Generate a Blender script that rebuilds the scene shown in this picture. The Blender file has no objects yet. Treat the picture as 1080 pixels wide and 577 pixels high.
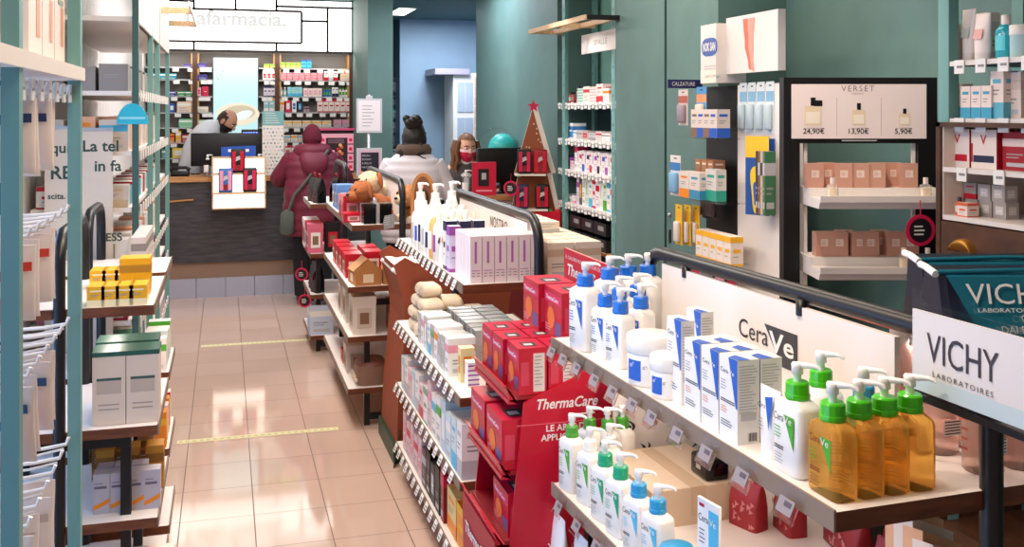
import bpy, math, random
from mathutils import Vector, Matrix
random.seed(7)
R = math.radians
sc = bpy.context.scene
col = sc.collection

# ------------------------------------------------------------------ camera
EYE = 1.65
YAW = 16.1
FPX = 1050.0
cam_d = bpy.data.cameras.new('camera')
cam = bpy.data.objects.new('camera', cam_d)
col.objects.link(cam)
cam.location = (0, 0, EYE)
cam.rotation_euler = (R(90), 0, R(-YAW))
cam_d.sensor_width = 36
cam_d.lens = 36 * FPX / 1080
cam_d.shift_y = -170.5 / 1080
cam_d.clip_start = 0.02
sc.camera = cam
SY, CY = math.sin(R(YAW)), math.cos(R(YAW))


def tanu(u): return math.tan(R(YAW) + math.atan((u - 540) / FPX))
def xa(u, Y): return Y * tanu(u)                    # x on the plane y = Y
def ya(u, X): return X / tanu(u)                    # y on the plane x = X
def dep(X, Y): return X * SY + Y * CY
def za(v, X, Y): return EYE - (v - 118) / FPX * dep(X, Y)


# ------------------------------------------------------------------ materials
MATS = {}
def mat(name, rgb, rough=0.5, metal=0.0, emit=0.0, trans=0.0, alpha=1.0, coat=0.0, ecol=None, ior=1.45, sss=0.0, spec=None, var=0.0):
    m = bpy.data.materials.new(name)
    m.use_nodes = True
    nt = m.node_tree
    b = nt.nodes['Principled BSDF']
    b.inputs['Base Color'].default_value = (*rgb, 1)
    b.inputs['Roughness'].default_value = rough
    b.inputs['Metallic'].default_value = metal
    b.inputs['Transmission Weight'].default_value = trans
    b.inputs['Alpha'].default_value = alpha
    b.inputs['Coat Weight'].default_value = coat
    b.inputs['IOR'].default_value = ior
    if spec is not None: b.inputs['Specular IOR Level'].default_value = spec
    if sss:
        b.inputs['Subsurface Weight'].default_value = sss
        b.inputs['Subsurface Radius'].default_value = (.02, .01, .005)
    if emit:
        b.inputs['Emission Color'].default_value = (*(ecol or rgb), 1)
        b.inputs['Emission Strength'].default_value = emit
    if var:
        n = nt.nodes.new('ShaderNodeTexNoise'); n.inputs['Scale'].default_value = 6
        n.inputs['Detail'].default_value = 5
        tc = nt.nodes.new('ShaderNodeTexCoord')
        nt.links.new(tc.outputs['Object'], n.inputs['Vector'])
        r = nt.nodes.new('ShaderNodeValToRGB')
        r.color_ramp.elements[0].position = .3; r.color_ramp.elements[1].position = .7
        r.color_ramp.elements[0].color = (*[c * (1 - var) for c in rgb], 1)
        r.color_ramp.elements[1].color = (*[min(1, c * (1 + var)) for c in rgb], 1)
        nt.links.new(n.outputs['Fac'], r.inputs['Fac'])
        nt.links.new(r.outputs['Color'], b.inputs['Base Color'])
    MATS[name] = m
    return m


def s2l(h):
    h = h.lstrip('#')
    o = []
    for i in (0, 2, 4):
        c = int(h[i:i + 2], 16) / 255
        o.append(c / 12.92 if c <= .04045 else ((c + .055) / 1.055) ** 2.4)
    return tuple(o)


def hexm(name, h, **k): return mat(name, s2l(h), **k)


def wood_mat(name, a, b, scale=(1, 14, 14), rough=.45):
    m = bpy.data.materials.new(name); m.use_nodes = True
    nt = m.node_tree; p = nt.nodes['Principled BSDF']
    tc = nt.nodes.new('ShaderNodeTexCoord'); mp = nt.nodes.new('ShaderNodeMapping')
    mp.inputs['Scale'].default_value = scale
    n = nt.nodes.new('ShaderNodeTexNoise'); n.inputs['Scale'].default_value = 5; n.inputs['Detail'].default_value = 8
    r = nt.nodes.new('ShaderNodeValToRGB')
    r.color_ramp.elements[0].position = .35; r.color_ramp.elements[1].position = .68
    r.color_ramp.elements[0].color = (*s2l(a), 1); r.color_ramp.elements[1].color = (*s2l(b), 1)
    nt.links.new(tc.outputs['Object'], mp.inputs['Vector']); nt.links.new(mp.outputs['Vector'], n.inputs['Vector'])
    nt.links.new(n.outputs['Fac'], r.inputs['Fac']); nt.links.new(r.outputs['Color'], p.inputs['Base Color'])
    p.inputs['Roughness'].default_value = rough
    MATS[name] = m
    return m


def M(n):
    if n in MATS: return MATS[n]
    if n.startswith('#'): return hexm(n, n, rough=.45)          # a plain printed colour
    raise KeyError(n)


# ------------------------------------------------------------------ mesh builder
_text = {}
def text_mesh(s, bold=0.0, spacing=1.0):
    k = (s, bold, spacing)
    if k not in _text:
        c = bpy.data.curves.new('lettering', 'FONT'); c.body = s; c.size = 1; c.offset = bold; c.space_character = spacing
        c.resolution_u = 3
        o = bpy.data.objects.new('lettering', c); col.objects.link(o)
        bpy.context.view_layer.update()
        me = bpy.data.meshes.new_from_object(o.evaluated_get(bpy.context.evaluated_depsgraph_get()))
        vs = [(v.co.x, v.co.y) for v in me.vertices]; fs = [tuple(p.vertices) for p in me.polygons]
        bpy.data.objects.remove(o); bpy.data.curves.remove(c); bpy.data.meshes.remove(me)
        x0 = min(v[0] for v in vs); x1 = max(v[0] for v in vs); y0 = min(v[1] for v in vs); y1 = max(v[1] for v in vs)
        _text[k] = ([((x - x0), (y - y0)) for x, y in vs], fs, x1 - x0, y1 - y0)
    return _text[k]


class MB:
    def __init__(s): s.v = []; s.f = []; s.m = []; s.sm = []; s.T = Matrix()
    def add(s, vs, fs, m, smooth=False):
        b = len(s.v)
        s.v += [tuple(s.T @ Vector(v)) for v in vs]
        for f in fs:
            s.f.append(tuple(i + b for i in f)); s.m.append(m); s.sm.append(smooth)
        return s
    def box(s, x0, x1, y0, y1, z0, z1, m, faces=None):
        """faces: {'-x': m2, ...} overrides one side's material"""
        vs = [(x, y, z) for z in (z0, z1) for y in (y0, y1) for x in (x0, x1)]
        F = {'-z': (0, 2, 3, 1), '+z': (4, 5, 7, 6), '-y': (0, 1, 5, 4), '+y': (2, 6, 7, 3), '-x': (0, 4, 6, 2), '+x': (1, 3, 7, 5)}
        for k, f in F.items():
            s.add([vs[i] for i in f], [(0, 1, 2, 3)], (faces or {}).get(k, m))
        return s
    def cbox(s, c, w, d, h, m, faces=None):           # centred in x, y; stands on z
        return s.box(c[0] - w / 2, c[0] + w / 2, c[1] - d / 2, c[1] + d / 2, c[2], c[2] + h, m, faces)
    def rbox(s, x0, x1, y0, y1, z0, z1, m, r=.004, n=3):     # box with rounded vertical edges and softened top and bottom
        rx, ry = (x1 - x0) / 2, (y1 - y0) / 2; cx, cy = (x0 + x1) / 2, (y0 + y1) / 2
        r = min(r, rx, ry, (z1 - z0) / 2)
        def ring(off):
            o = []
            for q, (sx, sy) in enumerate(((1, 1), (-1, 1), (-1, -1), (1, -1))):
                for k in range(n + 1):
                    a = q * math.pi / 2 + k / n * math.pi / 2
                    o.append((cx + sx * (rx - r) + (r - off) * math.cos(a), cy + sy * (ry - r) + (r - off) * math.sin(a)))
            return o
        zs = [(z0, r * .9), (z0 + r * .3, r * .3), (z0 + r, 0), (z1 - r, 0), (z1 - r * .3, r * .3), (z1, r * .9)]
        return s.rings([[(x, y, z) for x, y in ring(off)] for z, off in zs], m, True)
    def rings(s, R_, m, smooth=True, caps=True, closed=True):
        n = len(R_[0]); vs = [p for r in R_ for p in r]; fs = []
        for i in range(len(R_) - 1):
            for k in range(n if closed else n - 1):
                a, b = i * n + k, i * n + (k + 1) % n
                fs.append((a, b, b + n, a + n))
        s.add(vs, fs, m, smooth)
        if caps:
            s.add(R_[0], [tuple(reversed(range(n)))], m); s.add(R_[-1], [tuple(range(n))], m)
        return s
    def lathe(s, prof, m, c=(0, 0, 0), n=16, caps=True, sx=1, sy=1):
        return s.rings([[(c[0] + r * sx * math.cos(2 * math.pi * k / n), c[1] + r * sy * math.sin(2 * math.pi * k / n), c[2] + z) for k in range(n)] for r, z in prof], m, True, caps)
    def loft(s, secs, m, n=24, e=3.5, caps=True):
        """secs: (z, rx, ry[, cx, cy]) superellipse sections"""
        R_ = []
        for q in secs:
            z, rx, ry = q[:3]; cx, cy = (q[3], q[4]) if len(q) > 3 else (0, 0)
            r = []
            for k in range(n):
                a = 2 * math.pi * k / n; c_, s_ = math.cos(a), math.sin(a)
                r.append((cx + rx * math.copysign(abs(c_) ** (2 / e), c_), cy + ry * math.copysign(abs(s_) ** (2 / e), s_), z))
            R_.append(r)
        return s.rings(R_, m, True, caps)
    def tube(s, pts, r, m, n=8, caps=True, smooth=True):
        pts = [Vector(p) for p in pts]; R_ = []; up = None
        for i, p in enumerate(pts):
            t = (pts[min(i + 1, len(pts) - 1)] - pts[max(i - 1, 0)]).normalized()
            if up is None: up = Vector((0, 0, 1)) if abs(t.z) < .9 else Vector((1, 0, 0))
            a = (up - t * up.dot(t)).normalized(); up = a; b = t.cross(a)
            rr = r[i] if isinstance(r, (list, tuple)) else r
            R_.append([tuple(p + a * rr * math.cos(2 * math.pi * k / n) + b * rr * math.sin(2 * math.pi * k / n)) for k in range(n)])
        return s.rings(R_, m, smooth, caps)
    def bar(s, p, q, w, h, m):                        # a square bar from p to q
        p, q = Vector(p), Vector(q); t = (q - p).normalized()
        up = Vector((0, 0, 1)) if abs(t.z) < .9 else Vector((0, 1, 0))
        a = t.cross(up).normalized(); b = a.cross(t)
        R_ = [[tuple(o + a * w / 2 * i + b * h / 2 * j) for i, j in ((1, 1), (-1, 1), (-1, -1), (1, -1))] for o in (p, q)]
        return s.rings(R_, m, False)
    def poly(s, pts, m): return s.add(pts, [tuple(range(len(pts)))], m)
    def prism(s, pts, t, m, edge=None):               # polygon (3-D points) pushed along vector t
        n = len(pts); t = Vector(t); q = [tuple(Vector(p) + t) for p in pts]
        s.add(pts, [tuple(reversed(range(n)))], m); s.add(q, [tuple(range(n))], m)
        s.add(list(pts) + q, [(i, (i + 1) % n, (i + 1) % n + n, i + n) for i in range(n)], edge or m)
        return s
    def ball(s, c, rx, m, ry=None, rz=None, n=14, k=9):
        ry = ry or rx; rz = rz or rx
        R_ = [[(c[0] + rx * math.sin(math.pi * i / k) * math.cos(2 * math.pi * j / n), c[1] + ry * math.sin(math.pi * i / k) * math.sin(2 * math.pi * j / n), c[2] - rz * math.cos(math.pi * i / k)) for j in range(n)] for i in range(k + 1)]
        for j in range(n):
            pass
        R_[0] = [(c[0] + (p[0] - c[0]) * .01, c[1] + (p[1] - c[1]) * .01, p[2]) for p in R_[1]]; R_[0] = [(p[0], p[1], c[2] - rz) for p in R_[0]]
        R_[k] = [(c[0] + (p[0] - c[0]) * .01, c[1] + (p[1] - c[1]) * .01, c[2] + rz) for p in R_[k - 1]]
        return s.rings(R_, m, True)
    def text(s, t, o, xd, yd, size, m, bold=0.0, align='l', width=None, off=.0008, shear=0, spacing=1.0):
        """size = height of the whole string's box unless width is given"""
        vs, fs, w, h = text_mesh(t, bold, spacing)
        xd, yd, o = Vector(xd).normalized(), Vector(yd).normalized(), Vector(o)
        k = size / h; kx = width / w if width else k
        sh = {'l': 0, 'c': -w * kx / 2, 'r': -w * kx}[align]
        nrm = xd.cross(yd)
        return s.add([tuple(o + xd * (x * kx + sh + shear * y * k) + yd * (y * k) + nrm * off) for x, y in vs], fs, m)
    def mesh(s, name):
        me = bpy.data.meshes.new(name)
        me.from_pydata(s.v, [], s.f)
        names = list(dict.fromkeys(s.m))
        for n in names: me.materials.append(M(n))
        ix = {n: i for i, n in enumerate(names)}
        me.polygons.foreach_set('material_index', [ix[m] for m in s.m])
        me.polygons.foreach_set('use_smooth', s.sm)
        me.update()
        return me
    def build(s, name, parent=None, loc=(0, 0, 0), rz=0):
        return put(name, s.mesh(name), parent, loc, rz)


def put(name, me, parent=None, loc=(0, 0, 0), rz=0):
    o = bpy.data.objects.new(name, me); col.objects.link(o)
    o.location = loc; o.rotation_euler = (0, 0, rz)
    if parent: o.parent = parent
    return o


LABELS = {}
def tag(o, label, cat, group=None):
    o['label'] = label; o['category'] = cat
    if group: o['group'] = group
    n = len(label.replace(',', ' ').split())
    if n < 4 or n > 16: print('LABEL LEN', n, label)
    if label in LABELS: print('LABEL DUP', label)
    LABELS[label] = 1
    return o
def thing(name, label, cat, loc=(0, 0, 0), rz=0, group=None):
    o = bpy.data.objects.new(name, None); col.objects.link(o)
    o.location = loc; o.rotation_euler = (0, 0, rz); o.empty_display_size = .1
    return tag(o, label, cat, group)
def struct(name, mb, loc=(0, 0, 0)):
    o = mb.build(name, None, loc); o['kind'] = 'structure'
    return o

ORD = 'first second third fourth fifth sixth seventh eighth ninth tenth eleventh twelfth thirteenth fourteenth fifteenth sixteenth seventeenth eighteenth nineteenth twentieth'.split()

class Kind:
    """one product kind: a body mesh with part meshes, placed any number of times as separate objects that share mesh data"""
    def __init__(s, name, cat, body, parts=()):
        s.name, s.cat = name, cat
        s.me = body.mesh(name)
        s.parts = [(p[0], p[1].mesh(p[0]), [(q[0], q[1].mesh(q[0])) for q in (p[2] if len(p) > 2 else ())]) for p in parts]
    def at(s, loc, label, group=None, rz=0, scale=None, tilt=None):
        o = put(s.name, s.me, None, loc, rz)
        if scale: o.scale = scale if isinstance(scale, tuple) else (scale,) * 3
        if tilt: o.rotation_euler = (tilt[0], tilt[1], rz)
        for n, me, subs in s.parts:
            c = put(n, me, o)
            for q, qm in subs: put(q, qm, c)
        return tag(o, label, s.cat, group)
    def row(s, locs, fmt, group=None, rz=0, jit=0.0, start=0, **k):
        """fmt holds {o} for first, second ..."""
        return [s.at(l, fmt.format(o=ORD[i + start]), group, rz + random.uniform(-jit, jit), **k) for i, l in enumerate(locs)]


def along(a, b, n):                                   # n points from a to b
    return [tuple(a[i] + (b[i] - a[i]) * (k / (n - 1) if n > 1 else 0) for i in range(3)) for k in range(n)]

# palette -----------------------------------------------------------
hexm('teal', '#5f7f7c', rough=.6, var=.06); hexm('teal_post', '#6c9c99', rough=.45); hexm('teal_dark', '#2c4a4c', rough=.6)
hexm('white_paint', '#e6dfda', rough=.5); hexm('white', '#efeeec', rough=.4); hexm('offwhite', '#dcd3cb', rough=.5)
hexm('white_plastic', '#f4f3ef', rough=.28, coat=.3); hexm('cream', '#e9d9c4', rough=.5)
hexm('black_metal', '#16161a', rough=.35); hexm('black', '#0d0d10', rough=.45); hexm('black_gloss', '#08080b', rough=.12)
hexm('grey', '#8b8b8c', rough=.5); hexm('dark_grey', '#3c3c40', rough=.5); hexm('light_grey', '#bfbfc2', rough=.5)
hexm('silver', '#c9cbd0', rough=.3, metal=.8)
hexm('blue_cap', '#1c6fd6', rough=.3, coat=.3); hexm('brand_blue', '#2660c4', rough=.4); hexm('green_cap', '#46c417', rough=.3, coat=.3)
hexm('brand_green', '#4ba82c', rough=.4); hexm('pale_green_cap', '#4aa032', rough=.3, coat=.3)
hexm('teal_cap', '#16a377', rough=.3, coat=.3); hexm('sky_cap', '#2397cf', rough=.3, coat=.3); hexm('sky_print', '#4cb6dd', rough=.4)
hexm('red', '#c41230', rough=.35, coat=.15); hexm('dark_red', '#8d1020', rough=.4); hexm('magenta', '#d0204f', rough=.4); hexm('pink', '#e79aae', rough=.45)
hexm('yellow', '#f2b420', rough=.4); hexm('orange', '#ee8a1d', rough=.4); hexm('purple', '#9c4fa8', rough=.45); hexm('navy', '#22284d', rough=.4)
hexm('ink', '#2a2a2e', rough=.5); hexm('text_grey', '#9a9a98', rough=.5)
hexm('kraft', '#b57a45', rough=.7, var=.08); hexm('carton_brown', '#9a5433', rough=.65, var=.06)
hexm('beige', '#cdb79c', rough=.6); hexm('rose_gold', '#c79683', rough=.4)
mat('amber', (1.0, .56, .12), rough=.08, trans=.72, ior=1.12)
mat('clear', (.96, .97, .97), rough=.05, trans=1.0, ior=1.1, alpha=.18)
mat('clear_tint', (.95, .97, .97), rough=.08, trans=1.0, ior=1.12, alpha=.4)
mat('pink_liquid', (1.0, .74, .68), rough=.1, trans=.65, ior=1.12)
mat('milky', (.93, .90, .84), rough=.25, trans=.15)
wood_mat('walnut', '#5b2f1b', '#7c4528', (2, 2, 12)); wood_mat('oak', '#a9764a', '#c8965f', (2, 14, 14)); wood_mat('pale_wood', '#c8a37a', '#dfbd94', (14, 2, 14))
wood_mat('black_oak', '#2f2d33', '#4b474b', (1.2, 8, 9), .5)
# ------------------------------------------------------------------ the room
def floor_mat():
    m = bpy.data.materials.new('floor_tiles'); m.use_nodes = True; nt = m.node_tree; N = nt.nodes; L = nt.links
    p = N['Principled BSDF']; g = N.new('ShaderNodeNewGeometry'); sp = N.new('ShaderNodeSeparateXYZ'); L.new(g.outputs['Position'], sp.inputs[0])
    def mth(op, a, b=None):
        n = N.new('ShaderNodeMath'); n.operation = op
        for i, x in enumerate((a, b)):
            if x is None: continue
            if isinstance(x, (int, float)): n.inputs[i].default_value = x
            else: L.new(x, n.inputs[i])
        return n.outputs[0]
    def cell(out, off, size, gap):
        t = mth('DIVIDE', mth('SUBTRACT', out, off), size)
        fr = mth('FRACT', t); d = mth('MINIMUM', fr, mth('SUBTRACT', 1.0, fr))
        return mth('LESS_THAN', mth('MULTIPLY', d, size), gap), mth('FLOOR', t)
    gx, ix = cell(sp.outputs[0], -.173 - 20 * .289, .289, .0022)
    gy, iy = cell(sp.outputs[1], 4.21 - 20 * .328, .328, .0017)
    line = mth('MAXIMUM', gx, gy)
    cv = N.new('ShaderNodeCombineXYZ'); L.new(ix, cv.inputs[0]); L.new(iy, cv.inputs[1])
    wn = N.new('ShaderNodeTexWhiteNoise'); L.new(cv.outputs[0], wn.inputs['Vector'])
    no = N.new('ShaderNodeTexNoise'); no.inputs['Scale'].default_value = 3; no.inputs['Detail'].default_value = 4; L.new(g.outputs['Position'], no.inputs['Vector'])
    fac = mth('ADD', mth('MULTIPLY', wn.outputs['Value'], .5), mth('MULTIPLY', no.outputs['Fac'], .5))
    r = N.new('ShaderNodeValToRGB'); r.color_ramp.elements[0].color = (*s2l('#c4aa9b'), 1); r.color_ramp.elements[1].color = (*s2l('#d3baab'), 1)
    L.new(fac, r.inputs[0])
    mx = N.new('ShaderNodeMix'); mx.data_type = 'RGBA'; L.new(line, mx.inputs['Factor']); L.new(r.outputs[0], mx.inputs['A']); mx.inputs['B'].default_value = (*s2l('#6d5348'), 1)
    L.new(mx.outputs['Result'], p.inputs['Base Color'])
    rr = mth('ADD', mth('MULTIPLY', line, .5), .07); L.new(rr, p.inputs['Roughness'])
    p.inputs['Specular IOR Level'].default_value = .75
    MATS['floor_tiles'] = m
floor_mat()
hexm('plinth_tile', '#a8aabb', rough=.3)
hexm('ceiling_teal', '#355c5c', rough=.7); hexm('blue_wall', '#8fa6bd', rough=.6, var=.04)
mat('daylight', (.35, .6, 1.0), emit=2.2, ecol=(.35, .6, 1.0))
mat('sign_glow', (1, .97, .93), emit=2.2, ecol=(1, .965, .92))
mat('panel_glow', (1, .97, .92), emit=6.0, ecol=(1, .97, .92))

struct('floor', MB().box(-3.2, 3.4, -1.2, 14.2, -.1, 0, 'floor_tiles'))
struct('ceiling', MB().box(-3.2, 3.4, -1.2, 14.2, 2.8, 2.9, 'ceiling_teal', {'-z': 'ceiling_teal'}))
# left wall: white vertical boards, a shop window near the front
wl = MB()
for k in range(54):
    y = -1.2 + k * .16
    if y < 2.8: continue
    if y > 4.2 or y < 2.9:
        wl.box(-.84, -.76, y + .004, y + .156, 0, 2.8, 'white_paint')
    else:
        wl.box(-.84, -.76, y + .004, y + .156, 1.95, 2.8, 'white_paint')
wl.box(-.9, -.765, 4.2, 14.2, 0, 2.8, 'white_paint'); wl.box(-.9, -.765, -1.2, 1.0, 0, 2.8, 'white_paint'); wl.box(-.9, -.765, 1.0, 4.2, 1.95, 2.8, 'white_paint')
struct('wall_left', wl)
wn = MB()
for y in (1.0, 2.0, 3.1, 4.14): wn.box(-.86, -.77, y, y + .06, 0, 1.95, 'teal_dark')
wn.box(-.86, -.77, 1.0, 4.2, 1.9, 1.95, 'teal_dark'); wn.box(-.86, -.77, 1.0, 4.2, 0, .12, 'teal_dark')
wo = struct('window_1', wn)
MB().box(-.825, -.815, 1.06, 4.14, .12, 1.9, 'clear').build('window_glass', wo)
struct('exterior_daylight', MB().box(-2.4, -2.38, -.5, 7.0, -.05, 2.7, 'daylight'))
# back wall
struct('wall_back', MB().box(-.9, 1.3, 10.78, 10.9, 0, 2.8, '#b9b4ae'))
# pillar between the sign and the passage
struct('pillar', MB().box(1.283, 1.52, 9.3, 10.9, 0, 2.8, 'teal'))
# passage to the dispensary behind
br = MB()
br.box(1.28, 1.3, 10.9, 13.7, 0, 2.8, 'teal_dark'); br.box(2.08, 3.3, 12.2, 12.3, 0, 2.8, 'blue_wall'); br.box(1.3, 2.08, 13.6, 13.7, 0, 2.8, 'teal_dark')
br.box(2.08, 2.16, 12.3, 13.6, 0, 2.8, 'blue_wall')
struct('wall_passage', br)
# right wall with the shelving niche
wr = MB()
wr.box(2.35, 2.75, 6.94, 9.4, 0, 2.8, 'teal'); wr.box(2.66, 2.75, 5.68, 6.94, 0, 2.8, '#7fb3a6')
wr.box(2.3, 2.75, 4.34, 5.68, 0, 2.8, 'teal'); wr.box(2.66, 2.75, -1.2, 4.34, 0, 2.8, 'teal')
wr.box(2.75, 3.35, 9.3, 9.4, 0, 2.8, 'blue_wall'); wr.box(3.3, 3.4, 9.4, 14.2, 0, 2.8, 'blue_wall')
struct('wall_right', wr)
struct('wall_front', MB().box(-.9, 2.75, -1.3, -1.2, 0, 2.8, 'offwhite'))
# the flush service door beside the niche
dr = struct('door_1', MB().box(2.288, 2.3, 4.34, ya(703, 2.29) - .004, 0.02, 2.78, 'teal'))
MB().lathe([(0.0, 0), (.012, 0), (.012, .006), (.008, .01), (0, .011)], 'silver', n=10).build('door_lock', dr, (2.286, ya(703, 2.29) - .05, 1.1)).rotation_euler = (0, R(-90), 0)
MB().box(2.284, 2.288, ya(703, 2.29) - .062, ya(703, 2.29) - .04, .95, 1.02, 'black').build('door_handle', dr)
struct('trim_1', MB().box(2.28, 2.30, ya(703, 2.29), ya(703, 2.29) + .008, 0, 2.8, 'teal_dark'))
# tape strips on the floor
for y, x0, x1, w, lb in ((5.235, -.228, .568, .05, 'pale yellow tape strip across the aisle floor, nearer one'), (7.335, -.16, .64, .06, 'pale yellow tape strip across the aisle floor near the counter')):
    t = MB(); n = 24
    hexm('tape', '#d8d3a0', rough=.5) if 'tape' not in MATS else None
    t.box(x0, x1, y - w / 2, y + w / 2, 0, .0015, 'tape')
    for k in range(n):
        x = x0 + (x1 - x0) * (k + .5) / n
        t.box(x - .008, x + .008, y - w * .2, y + w * .2, .0015, .0018, '#b9b68a')
    tag(t.build('floor_tape'), lb, 'tape', 'distance tapes on the floor')

# ceiling lights (round recessed spots and panels, above the frame)
def area(name, loc, size, power, colr, rot=(0, 0, 0), sy=None):
    d = bpy.data.lights.new(name, 'AREA'); d.energy = power; d.color = colr; d.size = size
    if sy: d.shape = 'RECTANGLE'; d.size_y = sy
    o = bpy.data.objects.new(name, d); col.objects.link(o); o.location = loc; o.rotation_euler = rot
    return o
def spot(name, loc, target, power, colr, ang=50, blend=.6, r=.05):
    d = bpy.data.lights.new(name, 'SPOT'); d.energy = power; d.color = colr; d.spot_size = R(ang); d.spot_blend = blend; d.shadow_soft_size = r
    o = bpy.data.objects.new(name, d); col.objects.link(o); o.location = loc
    o.rotation_euler = (Vector(target) - Vector(loc)).to_track_quat('-Z', 'Y').to_euler()
    return o
WARM, NEUT, COOL = (1, .82, .66), (1, .88, .8), (.86, .9, 1.0)
area('ceiling_lamp', (.3, 2.2, 2.78), .8, 30, WARM, sy=2.5)
area('ceiling_lamp', (.2, 5.0, 2.78), .7, 30, NEUT, sy=2.0)
area('ceiling_lamp', (.3, 7.6, 2.78), .9, 36, (1, .93, .93), sy=1.8)
area('ceiling_lamp', (1.8, 4.2, 2.78), .5, 18, WARM, sy=2.5)
area('ceiling_lamp', (1.9, 8.3, 2.78), .5, 16, COOL, sy=.9)
area('ceiling_lamp', (2.4, 11.0, 2.77), .5, 34, (.8, .9, 1.0), sy=.8)
area('shelf_strip_lamp', (.27, 10.28, 2.22), 2.0, 3.6, (1, .93, .86), rot=(R(30), 0, 0), sy=.06)
spot('track_spot', (-.1, 1.4, 2.7), (1.1, 1.8, 1.1), 46, (1, .80, .66), 55)
spot('track_spot', (.1, 3.4, 2.7), (1.0, 3.8, 1.1), 45, (1, .84, .7), 55)
spot('track_spot', (.1, 5.4, 2.7), (.9, 5.7, 1.1), 40, (1, .84, .72), 55)
spot('track_spot', (1.5, 2.6, 2.7), (2.5, 3.5, 1.3), 40, (1, .82, .68), 45)
spot('track_spot', (.7, 3.3, 2.7), (-.4, 3.4, .9), 45, (1, .82, .66), 60)
spot('track_spot', (1.55, 7.9, 2.75), (2.34, 8.3, 1.75), 14, (1, .93, .8), 38, .8)
spot('track_spot', (1.5, 6.0, 2.75), (2.45, 6.2, 1.2), 40, (1, .95, .9), 50)
area('shelf_strip_lamp', (1.0, 1.87, 1.03), 1.1, 1.6, (1, .84, .72), rot=(R(25), 0, R(92)), sy=.02)
area('shelf_strip_lamp', (1.20, 1.72, 1.24), .9, 1.1, (1, .78, .66), rot=(R(-8), 0, R(92)), sy=.02)
area('shelf_strip_lamp', (.88, 3.86, 1.035), 1.1, 1.6, (1, .86, .76), rot=(0, 0, R(90)), sy=.02)
area('shelf_strip_lamp', (.80, 5.85, 1.02), 1.1, 1.2, (1, .86, .8), rot=(0, 0, R(90)), sy=.02)
area('shelf_strip_lamp', (-.36, 3.5, 1.03), .5, .8, (1, .86, .76), rot=(0, 0, R(90)), sy=.02)
w = bpy.data.worlds.new('world'); sc.world = w; w.use_nodes = True
w.node_tree.nodes['Background'].inputs[0].default_value = (.9, .85, .85, 1); w.node_tree.nodes['Background'].inputs[1].default_value = .12
sc.view_settings.view_transform = 'Standard'
try: sc.view_settings.look = 'None'
except Exception: pass
sc.view_settings.exposure = 0.66; sc.view_settings.gamma = 1; sc.view_settings.use_curve_mapping = False
sc.cycles.max_bounces = 8; sc.cycles.transparent_max_bounces = 12; sc.cycles.sample_clamp_indirect = 6
try: sc.cycles.use_denoising = True
except Exception: pass
# ------------------------------------------------------------------ shelving in the aisle
def tag_mesh(kind):
    b = MB()
    b.T = Matrix.Rotation(R(24), 4, 'Y')
    if kind == 'clear':                                # acrylic holder with a slip in it
        b.box(-.003, 0, -.027, .027, -.050, .004, 'clear_tint'); b.box(-.0045, -.003, -.020, .020, -.040, -.016, '#94898a')
        b.box(-.005, -.0045, -.014, .004, -.028, -.020, '#5a5056')
    else:
        b.box(-.002, 0, -.019, .019, -.032, .004, 'white'); b.box(-.0027, -.002, -.014, .008, -.014, -.009, '#777777'); b.box(-.0027, -.002, -.014, .014, -.026, -.019, '#8a8486')
    return b.mesh('price_tag')
TAG = {k: tag_mesh(k) for k in ('clear', 'paper')}

SHELF_Z = (1.065, .69, .44, .17)
def gondola(label, loc, rz, L, zs=SHELF_Z, D=.535, tags=(), panel=None, near_frame=True, tagkind='clear', low_out=0.0, lip='#7d6a5c', tube_end=0.0, skew=0.0):
    g = thing('display_gondola', label, 'display shelf', loc, rz, None)
    h = L / 2; d = D / 2
    f = MB(); z1 = 1.285; r = .10
    pts = [(0, -h - tube_end, 0.02)] + [(0, -h - tube_end, z) for z in (.4, .8, z1 - r)]
    pts += [(0, -h - tube_end + r - r * math.cos(a), z1 - r + r * math.sin(a)) for a in [R(x) for x in (15, 30, 45, 60, 75, 90)]]
    pts += [(0, h - r + r * math.sin(a), z1 - r + r * math.cos(a)) for a in [R(x) for x in (0, 15, 30, 45, 60, 75, 90)]]
    pts += [(0, h, z) for z in (.8, .4, .02)]
    pts = [(x + skew * (.5 - y / L), y, z) for x, y, z in pts]
    f.tube(pts, .0175, 'black_metal', n=10)
    f.build('tube_frame', g)
    for s in (-1, 1):
        y = s * (h - .06); e = MB()
        for x in (-.18, .18): e.box(x - .015, x + .015, y - .015, y + .015, 0, .66, 'black_metal')
        e.box(-.165, .165, y - .015, y + .015, .63, .66, 'black_metal'); e.box(-.165, .165, y - .015, y + .015, .03, .06, 'black_metal')
        e.build('leg_frame', g)
    for i, z in enumerate(zs):
        o = low_out if i else 0
        s = MB(); t = .03
        s.box(-d - o + .004, d + o - .004, -h, h, z - t, z, 'walnut', {'+z': 'white_paint', '-z': 'oak'})
        s.box(-d - o, -d - o + .004, -h, h, z - t, z + .003, lip)
        s.box(d + o - .004, d + o, -h, h, z - t, z + .003, lip)
        sh = s.build('shelf', g)
        if i < len(tags):
            for y in tags[i]:
                put('price_tag', TAG[tagkind], sh, (-d - o - .001, y, z - .002))
    if panel: panel(g, h, d)
    return g

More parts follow.
